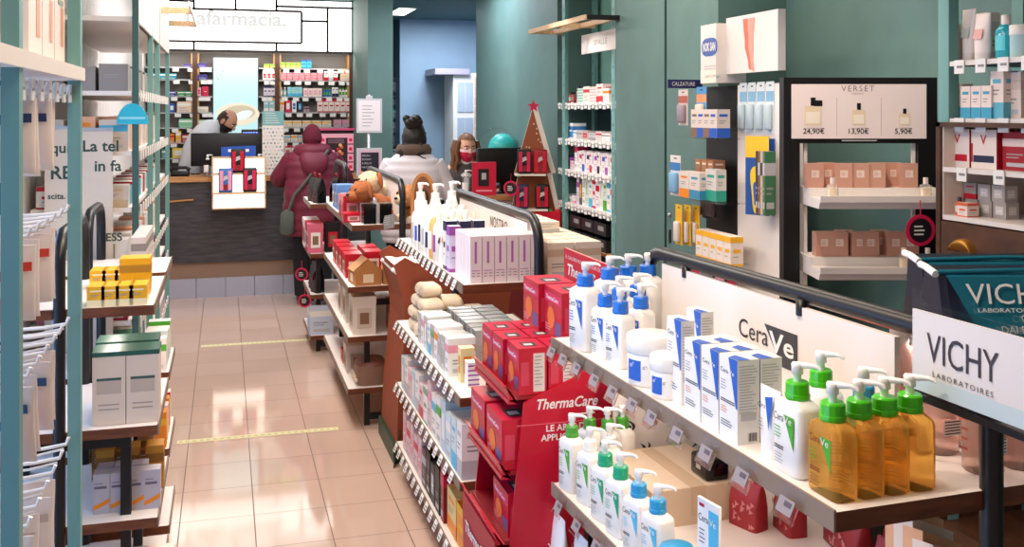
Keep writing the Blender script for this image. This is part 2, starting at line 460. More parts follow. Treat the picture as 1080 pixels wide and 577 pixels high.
# --- the skin-care gondola at the front
def panel_front(g, h, d):
    b = MB(); b.box(-.006, .006, -h + .19, h - .11, 1.07, 1.262, 'white_paint')
    p = b.build('header_panel', g)
    t = MB(); xd, yd = (0, -1, 0), (0, 0, 1)
    X = -.0065
    t.text('Cera', (X, .105, 1.158), xd, yd, .040, 'ink', width=.115)
    t.prism([(X, .004, 1.204), (X, -.115, 1.204), (X, -.115, 1.128), (X, -.060, 1.128)], (-.0006, 0, 0), 'dark_grey')
    t.text('Ve', (X - .0008, -.016, 1.152), xd, yd, .042, 'white', width=.088, bold=.02)
    t.box(X - .0005, X, -.035, .10, 1.142, 1.1445, 'text_grey')
    t.build('header_lettering', p)
    c = MB()
    for y in (.36, -.12): c.lathe([(.012, -.02), (.012, .012), (0, .012)], 'black_metal', (0, y, 1.265), n=8)
    c.build('panel_clip', g)
G1_LOC, G1_RZ = (1.10, 1.865, 0), R(2.1)
gon1 = gondola('walnut edged display shelf under the big white header with the skin-care pump bottles', G1_LOC, G1_RZ, 1.18,
               zs=(1.065, .69, .42, .17), tags=([.55, .47, .38, .27, .17, .07, -.02, -.13, -.24, -.36, -.49], [.5, .38, .26, .12, -.02, -.2, -.4]), panel=panel_front, lip='#8a7768', skew=.02)
def g1(x, y, z): return tuple(gon1_m @ Vector((x, y, z)))
gon1_m = Matrix.Translation(G1_LOC) @ Matrix.Rotation(G1_RZ, 4, 'Z')
def y1(u, x):                                           # local y on the front gondola of a point at local x
    k = math.tan(G1_RZ); X0 = G1_LOC[0] + x; t = tanu(u)   # X = X0 - (Y - Y0)*k
    Y = (X0 + G1_LOC[1] * k) / (t + k)
    return (Y - G1_LOC[1]) / math.cos(G1_RZ)
# divider panel with black brush strokes between the lower shelves
dv = MB(); dv.box(-.10, .262, .572, .58, .70, 1.02, 'white_paint')
dp = dv.build('divider_panel', gon1)
st = MB(); rr = random.Random(5)
for k in range(46):
    y, z = rr.uniform(-.08, .2), rr.uniform(.74, .98); a = rr.uniform(.5, 1.4); L_ = rr.uniform(.03, .08); w = rr.uniform(.003, .007)
    P = []
    for q in range(6):
        t_ = q / 5; a2 = a + (t_ - .5) * 1.2
        P.append((y + L_ * t_ * math.cos(a2), z + L_ * t_ * math.sin(a2) * .5, w * math.sin(math.pi * (t_ * .9 + .05))))
    st.add([(p[0] - p[2], .5714, p[1]) for p in P] + [(p[0] + p[2], .5714, p[1]) for p in P], [(i, i + 1, i + 7, i + 6) for i in range(5)], 'ink')
st.build('brush_pattern', dp)

# --- the body-care gondola in the middle
def panel_mid(g, h, d):
    b = MB(); b.box(-.006, .006, -h + .12, h - .12, 1.08, 1.262, 'white_paint')
    p = b.build('header_panel', g)
    t = MB(); t.text('NOSTRO', (-.0065, -.02, 1.195), (0, -1, 0), (0, 0, 1), .042, 'ink', width=.25, spacing=1.1)
    t.text('SHOP', (-.0065, .02, 1.14), (0, -1, 0), (0, 0, 1), .03, 'text_grey', width=.1)
    t.build('header_lettering', p)
G2 = (1.025, 3.86, 0)
gon2 = gondola('walnut edged display shelf with lotion bottles and purple striped cartons, behind the red stand', G2, 0, 1.28, zs=(1.075, .70, .42, .15),
               tags=[[.6 - .088 * k for k in range(14)]] * 4, panel=panel_mid, tagkind='paper', low_out=0.01)
def g2(x, y, z): return (G2[0] + x, G2[1] + y, z)
def y2(u, x): return ya(u, G2[0] + x) - G2[1]
# --- the gift gondola
def panel_gift(g, h, d):
    b = MB(); b.box(-.006, .006, -h + .05, h - .1, 1.08, 1.262, 'white_paint')
    p = b.build('header_panel', g)
    t = MB(); t.text('NOSTRO', (-.0065, -.1, 1.17), (0, -1, 0), (0, 0, 1), .035, 'text_grey', width=.2)
    t.build('header_lettering', p)
G3 = (.90, 5.85, 0)
gon3 = gondola('walnut edged display shelf with gift boxes and dog toys, beyond the cardboard house stand', G3, 0, 1.30, zs=(1.06, .74, .48, .21), panel=panel_gift, tagkind='paper', low_out=.02)
def g3(x, y, z): return (G3[0] + x, G3[1] + y, z)
G4 = (.80, 7.22, 0)
gon4 = gondola('walnut edged display shelf with black and red gift packs, closest to the counter', G4, 0, .62, D=.48, zs=(1.02, .68, .40, .12), tagkind='paper', low_out=.0)
def g4(x, y, z): return (G4[0] + x, G4[1] + y, z)
# --- the gondola against the shop window, across the aisle
GL = (-.47, 3.48, 0)
gonl = gondola('walnut edged display shelf nearest the hanging racks, with green-lidded cartons', GL, 0, .56, zs=(1.065, .70, .42, .14), tagkind='paper', low_out=.01, tags=[[], [], [], []])
def gl(x, y, z): return (GL[0] + x, GL[1] + y, z)
GM = (-.47, 4.04, 0)
gonm = gondola('walnut edged display shelf between the green-lidded cartons and the teal wall shelving', GM, 0, .40, zs=(1.065, .70, .42, .14), tagkind='paper', low_out=.01, tags=[[], [], [], []])
def gm(x, y, z): return (GM[0] + x, GM[1] + y, z)
# ------------------------------------------------------------------ printing helpers
def quad(b, o, xd, yd, w, h, m, off=.0006):
    xd, yd, o = Vector(xd).normalized(), Vector(yd).normalized(), Vector(o); n = xd.cross(yd) * off
    return b.poly([tuple(o + n), tuple(o + n + xd * w), tuple(o + n + xd * w + yd * h), tuple(o + n + yd * h)], m)
def rules(b, o, xd, yd, w, n, pitch, m, h=.0022, rr=None, off=.0006):
    rr = rr or random.Random(n)
    for k in range(n):
        p = Vector(o) - Vector(yd).normalized() * pitch * k
        quad(b, p, xd, yd, w * rr.uniform(.55, 1), h, m, off)
FX, FZ = (0, -1, 0), (0, 0, 1)                        # reading direction on a face that looks along -x

def pump(m, h=.029, r=.0105, spout=(.55, -.85), big=True):
    b = MB(); s = Vector((*spout, 0)).normalized()
    b.lathe([(r * .62, 0), (r * .62, h * .35), (r * .92, h * .42), (r * .9, h * .8), (r * .95, h * .95), (r * .7, h * 1.02), (0, h * 1.03)], m, n=14)
    b.tube([(-s.x * r * .7, -s.y * r * .7, h * .86), (s.x * r * 1.2, s.y * r * 1.2, h * .92), (s.x * r * 2.7, s.y * r * 2.7, h * .96), (s.x * r * 3.5, s.y * r * 3.5, h * .90), (s.x * r * 3.75, s.y * r * 3.75, h * .76)], [r * .55, r * .5, r * .36, r * .3, r * .24], m, n=8)
    return b
def cap(m, r=.018, h=.03):
    b = MB(); n = 28
    R_ = []
    for z, k in ((0, 1), (h * .12, 1.04), (h * .3, 1.04), (h * .32, .98), (h * .9, .97), (h, .86)):
        R_.append([((r * k) * math.cos(2 * math.pi * i / n) * (1 if i % 2 else .985), (r * k) * math.sin(2 * math.pi * i / n) * (1 if i % 2 else .985), z) for i in range(n)])
    return b.rings(R_, m, False)
def pump_bottle(name, w, d, h, cap_m, body_m, tri, txt='CeraVe', tri_side=1, ink='ink', capr=.0185, e=4.5, pump_m='white_plastic', body_text='text_grey', capn=.028):
    rx, ry = d / 2, w / 2
    b = MB().loft([(0, rx * .9, ry * .9), (.004, rx, ry), (h * .5, rx * 1.0, ry * 1.0), (h * .88, rx * .995, ry * .99), (h * .94, rx * .93, ry * .90), (h * .98, max(rx * .75, capr * .9), ry * .62), (h, capr * .86, capr * .86)], body_m, n=32, e=e)
    lab = MB(); X = -rx - .0004
    y0 = ry * .70
    if tri:
        a, c = (y0 * .05, y0 * -1.0)
        lab.add([(X - .0003, a, h * .80), (X - .0003, c, h * .80), (X - .0003, c * .95, h * .36), ], [(0, 1, 2)], tri)
        lab.text('Cera', (X, y0, h * .695), FX, FZ, h * .10, ink, width=y0 * .98)
        lab.text('Ve', (X - .0006, -y0 * .06, h * .695), FX, FZ, h * .095, 'white', width=y0 * .75)
    rules(lab, (X, y0, h * .60), FX, FZ, y0 * 1.0, 4, h * .045, tri or body_text, h * .012)
    rules(lab, (X, y0, h * .34), FX, FZ, y0 * 1.0, 2, h * .03, ink, h * .015)
    rules(lab, (X, y0, h * .24), FX, FZ, y0 * 1.3, 4, h * .04, body_text, h * .01)
    parts = [('front_label', lab)]
    cp = cap(cap_m, capr, capn); cp_T = MB(); cp_T.v = [(x, y, z + h) for x, y, z in cp.v]; cp_T.f, cp_T.m, cp_T.sm = cp.f, cp.m, cp.sm
    pm = pump(pump_m); pt = MB(); pt.v = [(x, y, z + h + capn) for x, y, z in pm.v]; pt.f, pt.m, pt.sm = pm.f, pm.m, pm.sm
    parts += [('cap_collar', cp_T, [('pump_head', pt)])]
    return Kind(name, 'bottle', b, parts)

K_big = pump_bottle('lotion_bottle', .080, .058, .156, 'blue_cap', 'white_plastic', 'brand_blue', capr=.0215)
K_wide = pump_bottle('lotion_bottle', .088, .058, .158, 'blue_cap', 'white_plastic', 'brand_blue', capr=.0225)
K_small = pump_bottle('lotion_bottle', .066, .048, .122, 'blue_cap', 'white_plastic', 'brand_blue', capr=.0185)
K_green = pump_bottle('lotion_bottle', .078, .05, .120, 'green_cap', 'white_plastic', 'brand_green', capr=.0195)
K_amber = pump_bottle('wash_bottle', .076, .044, .114, 'green_cap', 'amber', 'brand_green', capr=.0195, e=6, ink='#7a2a12', body_text='#8a5a20')
K_pale = pump_bottle('wash_bottle', .068, .048, .135, 'pale_green_cap', 'milky', 'brand_green', capr=.0165)
K_white = pump_bottle('wash_bottle', .068, .048, .128, 'white_plastic', 'milky', 'brand_green', capr=.0165)
K_mint = pump_bottle('wash_bottle', .070, .048, .128, 'teal_cap', 'milky', 'teal_cap', capr=.018)
K_sky = pump_bottle('wash_bottle', .070, .048, .122, 'sky_cap', 'milky', 'sky_print', capr=.018)

ZT = 1.065
GB = 'white lotion bottles with blue caps'
def on1(u, x, z): return g1(x, y1(u, x), z)
rz1 = G1_RZ; rzb = rz1 + R(12)
K_big.at(on1(616, -.228, ZT), 'tall white lotion bottle with blue cap, at the shelf edge nearest the red stand', GB, rzb)
K_wide.at(on1(642, -.135, ZT), 'tall white lotion bottle with blue cap, second from the red stand in the back row', GB, rzb)
K_wide.at(on1(662, -.075, ZT), 'tall white lotion bottle with blue cap, third from the red stand in the back row', GB, rzb)
K_wide.at(on1(683, -.018, ZT), 'tall white lotion bottle with blue cap, against the far upright of the black tube', GB, rzb)
K_small.at(on1(637, -.215, ZT), 'small white lotion bottle with blue cap, beside the tall one at the shelf edge', GB, rzb)
K_small.at(on1(653, -.215, ZT), 'small white lotion bottle with blue cap, at the shelf edge nearest the jars', GB, rzb)
K_small.at(on1(675, -.145, ZT), 'small white lotion bottle with blue cap, rising behind the big white jar', GB, rzb)
K_small.at(on1(671, -.09, ZT), 'small white lotion bottle with blue cap, hidden between tall bottles behind the big jar', GB, rzb)
K_small.at(on1(652, -.15, ZT), 'small white lotion bottle with blue cap, mostly hidden in the middle of the bottles', GB, rzb)
# jars
def jar(r, h):
    b = MB().lathe([(r * .9, 0), (r * .97, .004), (r * .97, h * .62), (r * .9, h * .66)], 'white_plastic', n=36)
    l = MB().lathe([(r * 1.0, h * .64), (r * 1.03, h * .67), (r * 1.03, h * .93), (r * .97, h * .985), (r * .88, h), (0, h)], 'white_plastic', n=36)
    lab = MB(); q = []
    for k in range(9):
        a = math.pi + R(-34 + 8 * k * .72); q.append(a)
    rr = r * .975
    for i in range(8):
        a, c = q[i], q[i + 1]
        z1_ = h * .52; z0_ = h * .12
        lab.add([(rr * math.cos(a), rr * math.sin(a), z0_), (rr * math.cos(c), rr * math.sin(c), z0_ + 0), (rr * math.cos(c), rr * math.sin(c), z1_), (rr * math.cos(a), rr * math.sin(a), z1_)], [(3, 2, 1, 0)], 'brand_blue')
    a = math.pi + R(-2)
    lab.text('Ve', (rr * math.cos(a) * 1.006, rr * math.sin(a) * 1.006, h * .38), (math.sin(a), -math.cos(a), 0), FZ, h * .1, 'white')
    a = math.pi + R(34)
    lab.text('Cera', (rr * math.cos(a) * 1.005, rr * math.sin(a) * 1.005, h * .36), (math.sin(a), -math.cos(a), 0), FZ, h * .1, 'text_grey', align='c')
    return Kind('cream_jar', 'jar', b, [('screw_lid', l), ('front_label', lab)])
jar(.050, .108).at(on1(684, -.212, ZT), 'big round white cream jar with blue label panel, behind the smaller jar', 'cream jars', rz1 + R(28))
jar(.037, .088).at(on1(703, -.222, ZT), 'small round white cream jar with blue label, beside the tall thin carton', 'cream jars', rz1 + R(30))
# white and blue cartons
def carton_cv(w, d, h, name='lotion_carton', bar=True):
    b = MB().box(-d / 2, d / 2, -w / 2, w / 2, 0, h, 'white', {'+z': 'white'})
    X = -d / 2; y0 = w * .42
    b.add([(X - .0006, -w * .02, h), (X - .0006, -w / 2, h), (X - .0006, -w / 2, h * .42), (X - .0006, -w * .42, h * .42)], [(0, 1, 2, 3)], 'brand_blue')
    b.add([(X, -w * .02, h + .0006), (X, -w / 2, h + .0006), (d * .1, -w / 2, h + .0006), (-d * .1, w * .1, h + .0006)], [(0, 1, 2, 3)], 'brand_blue')
    b.text('Cera', (X, y0, h * .80), FX, FZ, h * .055, 'ink', width=w * .42)
    b.text('Ve', (X - .0008, -w * .06, h * .80), FX, FZ, h * .052, 'white', width=w * .3)
    rules(b, (X, y0, h * .70), FX, FZ, w * .45, 4, h * .035, 'text_grey', h * .009)
    rules(b, (X, y0, h * .47), FX, FZ, w * .8, 2, h * .025, 'ink', h * .012)
    rules(b, (X, y0, h * .38), FX, FZ, w * .45, 3, h * .03, '#e08a4a', h * .009)
    rules(b, (X, y0, h * .22), FX, FZ, w * .8, 3, h * .03, 'ink', h * .009)
    xd = (1, 0, 0)
    rules(b, (-d * .42, -w / 2, h * .92), xd, FZ, d * .84, 17, h * .034, 'light_grey', h * .012)
    quad(b, (-d * .35, -w / 2, h * .28), xd, FZ, d * .7, h * .09, 'light_grey')
    for k in range(9): quad(b, (d * (-.02 + .045 * k), -w / 2, h * .03), xd, FZ, d * (.012 + .012 * (k % 3)), h * .10, 'ink')
    return Kind(name, 'box', b)
K_thin = carton_cv(.062, .03, .168); K_cart = carton_cv(.062, .044, .148)
K_thin.at(on1(716, -.215, ZT), 'tall white carton with blue corner, standing alone beside the small jar', 'white and blue lotion cartons', rz1)
K_thin.at(on1(737, -.135, ZT), 'tall white carton with blue corner, behind the row of three cartons', 'white and blue lotion cartons', rz1)
for c, (x, cn) in enumerate(((-.225, 'front row at the shelf edge'), (-.179, 'second row'))):
    for k, y in enumerate((-.258, -.192, -.125)):
        K_cart.at(g1(x, y, ZT), f'white carton with blue corner, {ORD[k]} from the white tube, {cn}', 'white and blue lotion cartons', rz1)
# tube standing on its cap
tb = MB(); n = 20
tb.rings([[(.014 * k * math.cos(2 * math.pi * i / n), (.020 + (.003 * t)) * math.sin(2 * math.pi * i / n), z) for i in range(n)] for z, k, t in ((.0, .9, 0), (.03, 1, 0), (.07, .85, 2), (.10, .45, 3.2), (.118, .08, 4))], 'white_plastic', True)
tl = MB(); 
tl.add([(-.0125, -.002, .104), (-.0095, -.021, .108), (-.0148, -.016, .05)], [(0, 1, 2)], 'brand_blue')
tl.text('Cera', (-.0135, .016, .085), (0, -1, 0), (.3, 0, 1), .008, 'ink', off=.002)
rules(tl, (-.0150, .014, .066), FX, FZ, .02, 4, .006, 'text_grey', .0016)
tc = MB().loft([(0, .0135, .02), (.016, .0138, .0205), (.018, .012, .019)], 'white_plastic', n=20, e=2)
Kind('cream_tube', 'tube', tb, [('flip_cap', tc), ('front_label', tl)]).at(on1(810, -.225, ZT), 'white squeeze tube with blue corner, between cartons and green-capped bottle', None, rz1)
K_green.at(on1(838, -.222, ZT), 'white lotion bottle with green cap, at the shelf edge beside the amber bottle', 'green capped bottles', rz1)
K_green.at(on1(864, -.14, ZT), 'white lotion bottle with green cap, behind the other green-capped white one', 'green capped bottles', rz1)
for k, x in enumerate((-.226, -.178, -.131, -.083)):
    K_amber.at(g1(x, -.53, ZT), f'amber wash bottle with green cap, {ORD[k]} from the shelf edge at the near shelf end', 'green capped bottles', rz1)
K_blueamb = pump_bottle('wash_bottle', .06, .044, .105, 'sky_cap', 'milky', 'sky_print', capr=.018)
K_blueamb.at(g1(-.10, -.44, ZT), 'milky bottle with sky blue cap, peeping out behind the amber bottles', None, rz1)
# rosy micellar bottles on the other side of the shelf
pk = MB().loft([(0, .028, .028), (.004, .031, .031), (.12, .031, .031), (.15, .027, .027), (.165, .014, .014)], 'pink_liquid', n=24, e=2.2)
pc = MB().lathe([(.0165, .164), (.017, .166), (.017, .19), (.015, .193), (0, .193)], 'white_plastic', n=18)
pl = MB()
for a0 in (-90,):
    for k in range(5): rules(pl, (-.0315, .012, .10 - .016 * k), FX, FZ, .022, 1, .01, '#b0504a', .004)
    quad(pl, (-.018, -.0315, .035), (1, 0, 0), FZ, .036, .026, 'white')
    for k in range(5): quad(pl, (-.016, -.0315, .038 + .005 * k), (1, 0, 0), FZ, .032, .002, 'dark_grey', .0010)
K_pink = Kind('micellar_bottle', 'bottle', pk, [('screw_cap', pc), ('front_label', pl)])
n = 0
for j, x in enumerate((.07, .145, .22)):
    for k, y in enumerate((-.52, -.42, -.32)):
        K_pink.at(g1(x, y, ZT), f'pink micellar water bottle, {ORD[k]} from the near shelf end, {ORD[j]} row behind the white header', 'pink bottles behind the header', rz1); n += 1
rb = MB(); rb.box(-.03, .03, -.05, .05, 0, .14, '#d8573f'); quad(rb, (-.03, .04, .03), FX, FZ, .08, .08, '#f0a080')
Kind('skincare_box', 'box', rb).at(g1(.06, -.20, ZT), 'orange red carton standing behind the header panel', None, rz1)

# ---- second shelf of the front gondola
Z2 = .69
def on2(u, x): return g1(x, y1(u, x), Z2)
GS = 'milky wash bottles on the lower shelf'
K_pale.at(on2(602, -.232), 'milky wash bottle with light green cap, at the far end of the lower shelf edge', GS, rzb)
K_white.at(on2(621, -.222), 'milky wash bottle with white pump, second from the far end of the lower shelf', GS, rzb)
K_mint.at(on2(637, -.226), 'milky wash bottle with teal green cap, farther of the two', GS, rzb)
K_mint.at(on2(653, -.226), 'milky wash bottle with teal green cap, nearer of the two', GS, rzb)
K_sky.at(on2(672, -.226), 'milky wash bottle with sky blue cap, farther of the two on the lower shelf', GS, rzb)
K_sky.at(on2(692, -.226), 'milky wash bottle with sky blue cap, nearest on the lower shelf', GS, rzb)
K_pale.at(on2(621, -.165), 'milky wash bottle with dark green cap, behind the white-pump bottle', GS, rzb)
K_pale.at(on2(640, -.125), 'milky wash bottle with dark green cap, second of the back row', GS, rzb)
K_pale.at(on2(656, -.08), 'milky wash bottle with dark green cap, beside the brush-stroke panel', GS, rzb)
K_white.at(on2(642, -.165), 'milky wash bottle with white pump, in the back row of the lower shelf', GS, rzb)
# sky lid jar and shelf sign
jb = MB().lathe([(.030, 0), (.033, .003), (.033, .045)], 'milky', n=28); jl = MB().lathe([(.0345, .043), (.035, .045), (.035, .072), (.032, .076), (0, .076)], 'sky_cap', n=28)
Kind('cream_jar', 'jar', jb, [('screw_lid', jl)]).at(on2(712, -.215), 'cream jar with sky blue lid on the lower shelf by the small sign', None, rz1)
cd = MB().box(-.003, .003, -.033, .033, 0, .105, 'white')
cd.text('Cera', (-.003, .029, .062), FX, FZ, .014, 'ink', width=.03); quad(cd, (-.003, -.002, .012), FX, FZ, .03, .078, 'sky_print')
rules(cd, (-.003, .027, .09), FX, FZ, .026, 1, .01, 'red', .006); rules(cd, (-.003, .027, .045), FX, FZ, .025, 4, .008, 'ink', .002); cd.text('Ve', (-.0042, -.006, .062), FX, FZ, .013, 'white', width=.02)
cd.v = [(x, y, z + .11) for x, y, z in cd.v]; cf = MB().box(-.02, .02, -.033, .033, 0, .003, 'clear_tint'); cf.box(-.002, .002, -.012, .012, .003, .112, 'clear_tint')
Kind('shelf_sign', 'sign', cd, [('sign_foot', cf)]).at(g1(-.215, y1(746, -.215), Z2), 'small white and sky blue sign card on the lower front shelf', None, rz1 + R(8))
# beige box with black clutch, red gift bags
bx = MB().box(-.12, .12, -.14, .14, 0, .085, 'beige'); bx.box(-.119, .119, -.139, .139, .085, .0865, '#d9c6ad'); bx.box(-.02, .02, -.1402, .1402, .02, .0872, '#c3ab8d')
tag(bx.build('cardboard_box', None, g1(-.03, .385, Z2), rz1), 'large flat beige cardboard box on the lower shelf behind the bottles', 'box')
ck = MB().rbox(-.03, .03, -.04, .04, 0, .05, 'black_gloss', .006); ck.box(-.031, -.03, -.01, .01, .02, .03, 'silver')
tag(ck.build('black_case', None, g1(.03, .30, Z2 + .087), rz1), 'small glossy black case lying on the beige cardboard box', 'case')
def gift_bag(name, w, d, h, m, lab, loc, rz, hm='#d88', grp=None):
    b = MB().loft([(0, d / 2, w / 2), (h * .5, d / 2 * .97, w / 2 * .98), (h * .8, d / 2 * .6, w / 2), (h, d / 2 * .16, w / 2 * 1.01)], m, n=24, e=7)
    p = MB(); rr = random.Random(len(lab))
    for k in range(14):
        y, z = rr.uniform(-.4, .4) * w, rr.uniform(.08, .6) * h
        p.add([(-d / 2 - .0008 + .0, y + .008 * math.cos(R(60 * q)) * (1 if q % 2 else .4), z + .008 * math.sin(R(60 * q)) * (1 if q % 2 else .4)) for q in range(6)], [(5, 4, 3, 2, 1, 0)], hm)
    hd = MB()
    for x in (-d * .06, d * .06):
        hd.tube([(x, -w * .2, h * .97), (x, -w * .17, h * 1.13), (x, 0, h * 1.2), (x, w * .17, h * 1.13), (x, w * .2, h * .97)], .0025, hm, n=6)
    o = b.build(name, None, loc, rz); p.build('bag_print', o); hd.build('bag_handle', o)
    return tag(o, lab, 'bag', grp)
hexm('#d88', '#d88888')
gift_bag('gift_bag', .085, .05, .105, '#a02a30', 'red patterned gift bag beside the beige box, farther of the pair', g1(.075, .20, Z2), rz1 + .3, grp='red gift bags')
gift_bag('gift_bag', .085, .05, .11, '#a02a30', 'red patterned gift bag beside the beige box, nearer of the pair', g1(.15, .145, Z2), rz1 - .1, grp='red gift bags')
for k, (x, y) in enumerate(((.215, .05), (.17, -.06), (.225, -.14), (.16, -.20))):
    gift_bag('gift_bag', .08, .05, .115, '#8f232b', f'dark red gift bag under the amber bottles, {ORD[k]} from the beige box', g1(x, y, Z2), rz1 + .15 * k - .2, grp='red gift bags')
# pale wooden-look cartons lying at the near end of the lower shelf
def slant_box(h, m):
    b = MB(); w, d = .035, .16
    b.prism([(-d / 2, -w / 2, 0), (d / 2, -w / 2, 0), (d / 2, -w / 2, h * .72), (-d / 2, -w / 2, h)], (0, w, 0), m)
    b.box(-d * .3, d * .3, -w / 2 - .0008, -w / 2, h * .15, h * .55, '#8e7f78'); rules(b, (-d * .27, -w / 2 - .0009, h * .5), (1, 0, 0), FZ, d * .5, 3, .01, 'white', .003)
    b.ball((-d * .4, -w / 2, h * .8), .004, 'ink', n=6, k=4)
    return b
K_sl = Kind('slim_carton', 'box', slant_box(.25, '#d9d0c8')); K_sk = Kind('slim_carton', 'box', slant_box(.25, '#d7a77f'))
for k in range(6):
    (K_sl if k % 2 == 0 else K_sk).at(g1(.02 + .022 * k, -.54 + .05 * k, Z2), f'slim slanted {"grey white" if k % 2 == 0 else "tan"} carton, {ORD[k]} from the near end of the lower shelf', 'slim cartons under the pink bottles', rz1 + R(24))
# ---- third shelf : pouches and tubes
def pouch(w, h, m, lm):
    b = MB(); b.rings([[(-t * math.cos(a) * 1.0, w / 2 * math.sin(a), z) for a in [2 * math.pi * i / 16 for i in range(16)]] for z, t in ((0, .02), (.01, .024), (h * .5, .018), (h * .9, .005), (h, .0012))], m)
    l = MB(); quad(l, (-.0235, w * .3, h * .18), FX, (.28, 0, 1), w * .6, h * .5, lm); rules(l, (-.0235, w * .25, h * .45), FX, (.28, 0, 1), w * .4, 4, .012, 'white', .003, off=.0014)
    return Kind('refill_pouch', 'pouch', b, [('front_label', l)])
for k, (u, hh, lm, cl) in enumerate(((589, .15, 'light_grey', 'pale grey'), (612, .16, 'text_grey', 'grey'), (628, .15, 'brand_green', 'green'), (648, .15, 'sky_print', 'sky blue'))):
    pouch(.085, hh, 'white', lm).at(g1(-.215, y1(u, -.215), .42), f'white refill pouch with {cl} label on the third shelf of the front display', 'refill pouches', rz1)

# ---- acrylic bin with bags, straddling the near end of the black tube
bn = thing('acrylic_bin', 'clear acrylic bin with grey and white laboratory name sign, on the tube end', 'bin', (1.10, 1.20, 0), R(2))
w = MB()
Lb, zb, zt = .185, 1.197, 1.33
def pane(x0, x1, y0, y1, z0, z1): w.box(x0, x1, y0, y1, z0, z1, 'clear')
pane(-.013, -.010, -Lb, Lb, zb, zt + .012); pane(.008, .011, -Lb, Lb, zb, zt - .02); pane(-.010, .008, Lb - .003, Lb, zb, zt + .012); pane(-.010, .008, -Lb, Lb, zb, zb + .003)
pane(.066, .069, -Lb, Lb + .10, zb + .03, zt + .012); pane(.069, .27, Lb + .097, Lb + .10, zb + .03, zt + .012); pane(.069, .27, -Lb, Lb + .10, zb + .03, zb + .033); pane(.267, .27, -Lb, Lb + .10, zb + .033, zt + .012)
w.build('bin_walls', bn)
sg = MB(); sg.box(-.018, -.013, -Lb, Lb - .008, zb + .004, zt, '#d9d4d4'); quad(sg, (-.018, Lb - .008, zb + .004), FX, FZ, 2 * Lb - .008, .026, '#bccdd3')
p = sg.build('sign_card', bn)
t = MB(); t.text('VICHY', (-.0184, Lb - .042, zb + .056), FX, FZ, .046, '#3a3036', width=.148); t.text('LABORATOIRES', (-.0184, Lb - .055, zb + .034), FX, FZ, .0085, '#5a5056', width=.125, spacing=1.3)
t.build('sign_lettering', p)
bb = MB(); bb.box(-.02, .012, -Lb - .005, Lb + .002, zb - .012, zb - .001, 'black'); bb.build('bracket', bn)
def wash_bag(lab, loc, rz, grp):
    o = thing('wash_bag', lab, 'bag', loc, rz, grp); W = .30
    sec = [(-.070, 0), (-.068, .05), (-.052, .10), (-.040, .138), (-.03, .142), (.018, .150), (.026, .145), (.032, .10), (.044, .05), (.048, 0)]
    b = MB(); b.rings([[(x, y * k, z * (1 - .03 * (1 - k))) for y, z in sec] for x, k in ((0, .9), (.012, 1), (W - .012, 1), (W, .9))], '#0f1226', False); b.build('bag_body', o)
    f = MB(); xs = [(-.0765, .0), (-.0735, .05), (-.0535, .10), (-.0415, .140), (-.031, .1445), (-.015, .146)]
    x0 = [.075, .055, .032, .012, .012, .012]
    f.add([(x, y, z) for (y, z), a in zip(xs, x0) for x in (a, W + .001)], [(2 * i, 2 * i + 1, 2 * i + 3, 2 * i + 2) for i in range(5)], '#166a80')
    q = f.build('bag_flap', o)
    l = MB(); X = (1, 0, 0); u1 = (0, .012, .04); u2 = (0, .02, .05)
    l.text('VICHY', (.04, -.0560, .096), X, u1, .034, 'white', width=.15, off=.003); l.text('LABORATOIRES', (.055, -.062, .083), X, u2, .007, 'white', width=.1, off=.003)
    l.text('CON TE', (.125, -.0655, .068), X, u2, .012, 'white', off=.004); l.text('DAI FORZA', (.09, -.072, .050), X, u2, .012, 'white', off=.004); l.text("ALL'AMORE", (.10, -.0745, .033), X, (0, .003, .05), .012, 'white', off=.003)
    l.build('bag_lettering', q)
    c = MB().tube([(-.004, -.036, .143), (-.006, .0, .15), (-.002, .034, .149)], .0065, 'white', n=8); c.build('bag_seam', o)
    c = MB().tube([(.0, -.034, .146), (.15, -.034, .150), (W, -.034, .146)], .004, '#166a80', n=6); c.build('bag_piping', o)
    return o
wash_bag('dark blue wash bag with teal lettered face, in front in the acrylic bin', (1.172, 1.455, 1.232), R(-17), 'wash bags')
wash_bag('dark blue wash bag with teal lettered face, behind the front one in the bin', (1.225, 1.565, 1.235), R(-15), 'wash bags')
# ------------------------------------------------------------------ the red heat-patch floor stand
TS = thing('promotion_stand', 'red cardboard promotion stand with stepped trays of heat patch boxes', 'display stand', (.98, 2.76, 0))
def tw(mb, name, parent):                             # mb is written in world coordinates
    return mb.build(name, parent, (-.98, -2.76, 0) if parent == TS else (0, 0, 0))
yN, yF = 2.56, 2.94
side = [(.70, 0), (.735, .52), (.772, .868), (1.015, .966), (1.04, .985), (1.22, .985), (1.22, 0)]
for y in (yN, yF): tw(MB().prism([(x, y, z) for x, z in side], (0, .006, 0), 'red'), 'side_panel', TS)
b = MB(); b.box(1.21, 1.22, yN + .006, yF, 0, .98, 'red')
tw(b, 'back_panel', TS)
t = MB(); X1 = (1, 0, 0)
t.text('ThermaCare', (.803, yN, .846), X1, FZ, .029, 'white', width=.178, bold=.02, shear=.25, off=.001)
t.box(.90, .975, yN - .001, yN, .824, .828, 'white')
t.text('LE AREE DI', (.835, yN, .785), X1, FZ, .018, 'white', bold=.02, off=.001); t.text('APPLICAZIONE', (.82, yN, .760), X1, FZ, .018, 'white', bold=.02, off=.001)
t.box(.752, 1.2, yN - .001, yN, .806, .808, '#e2687a')
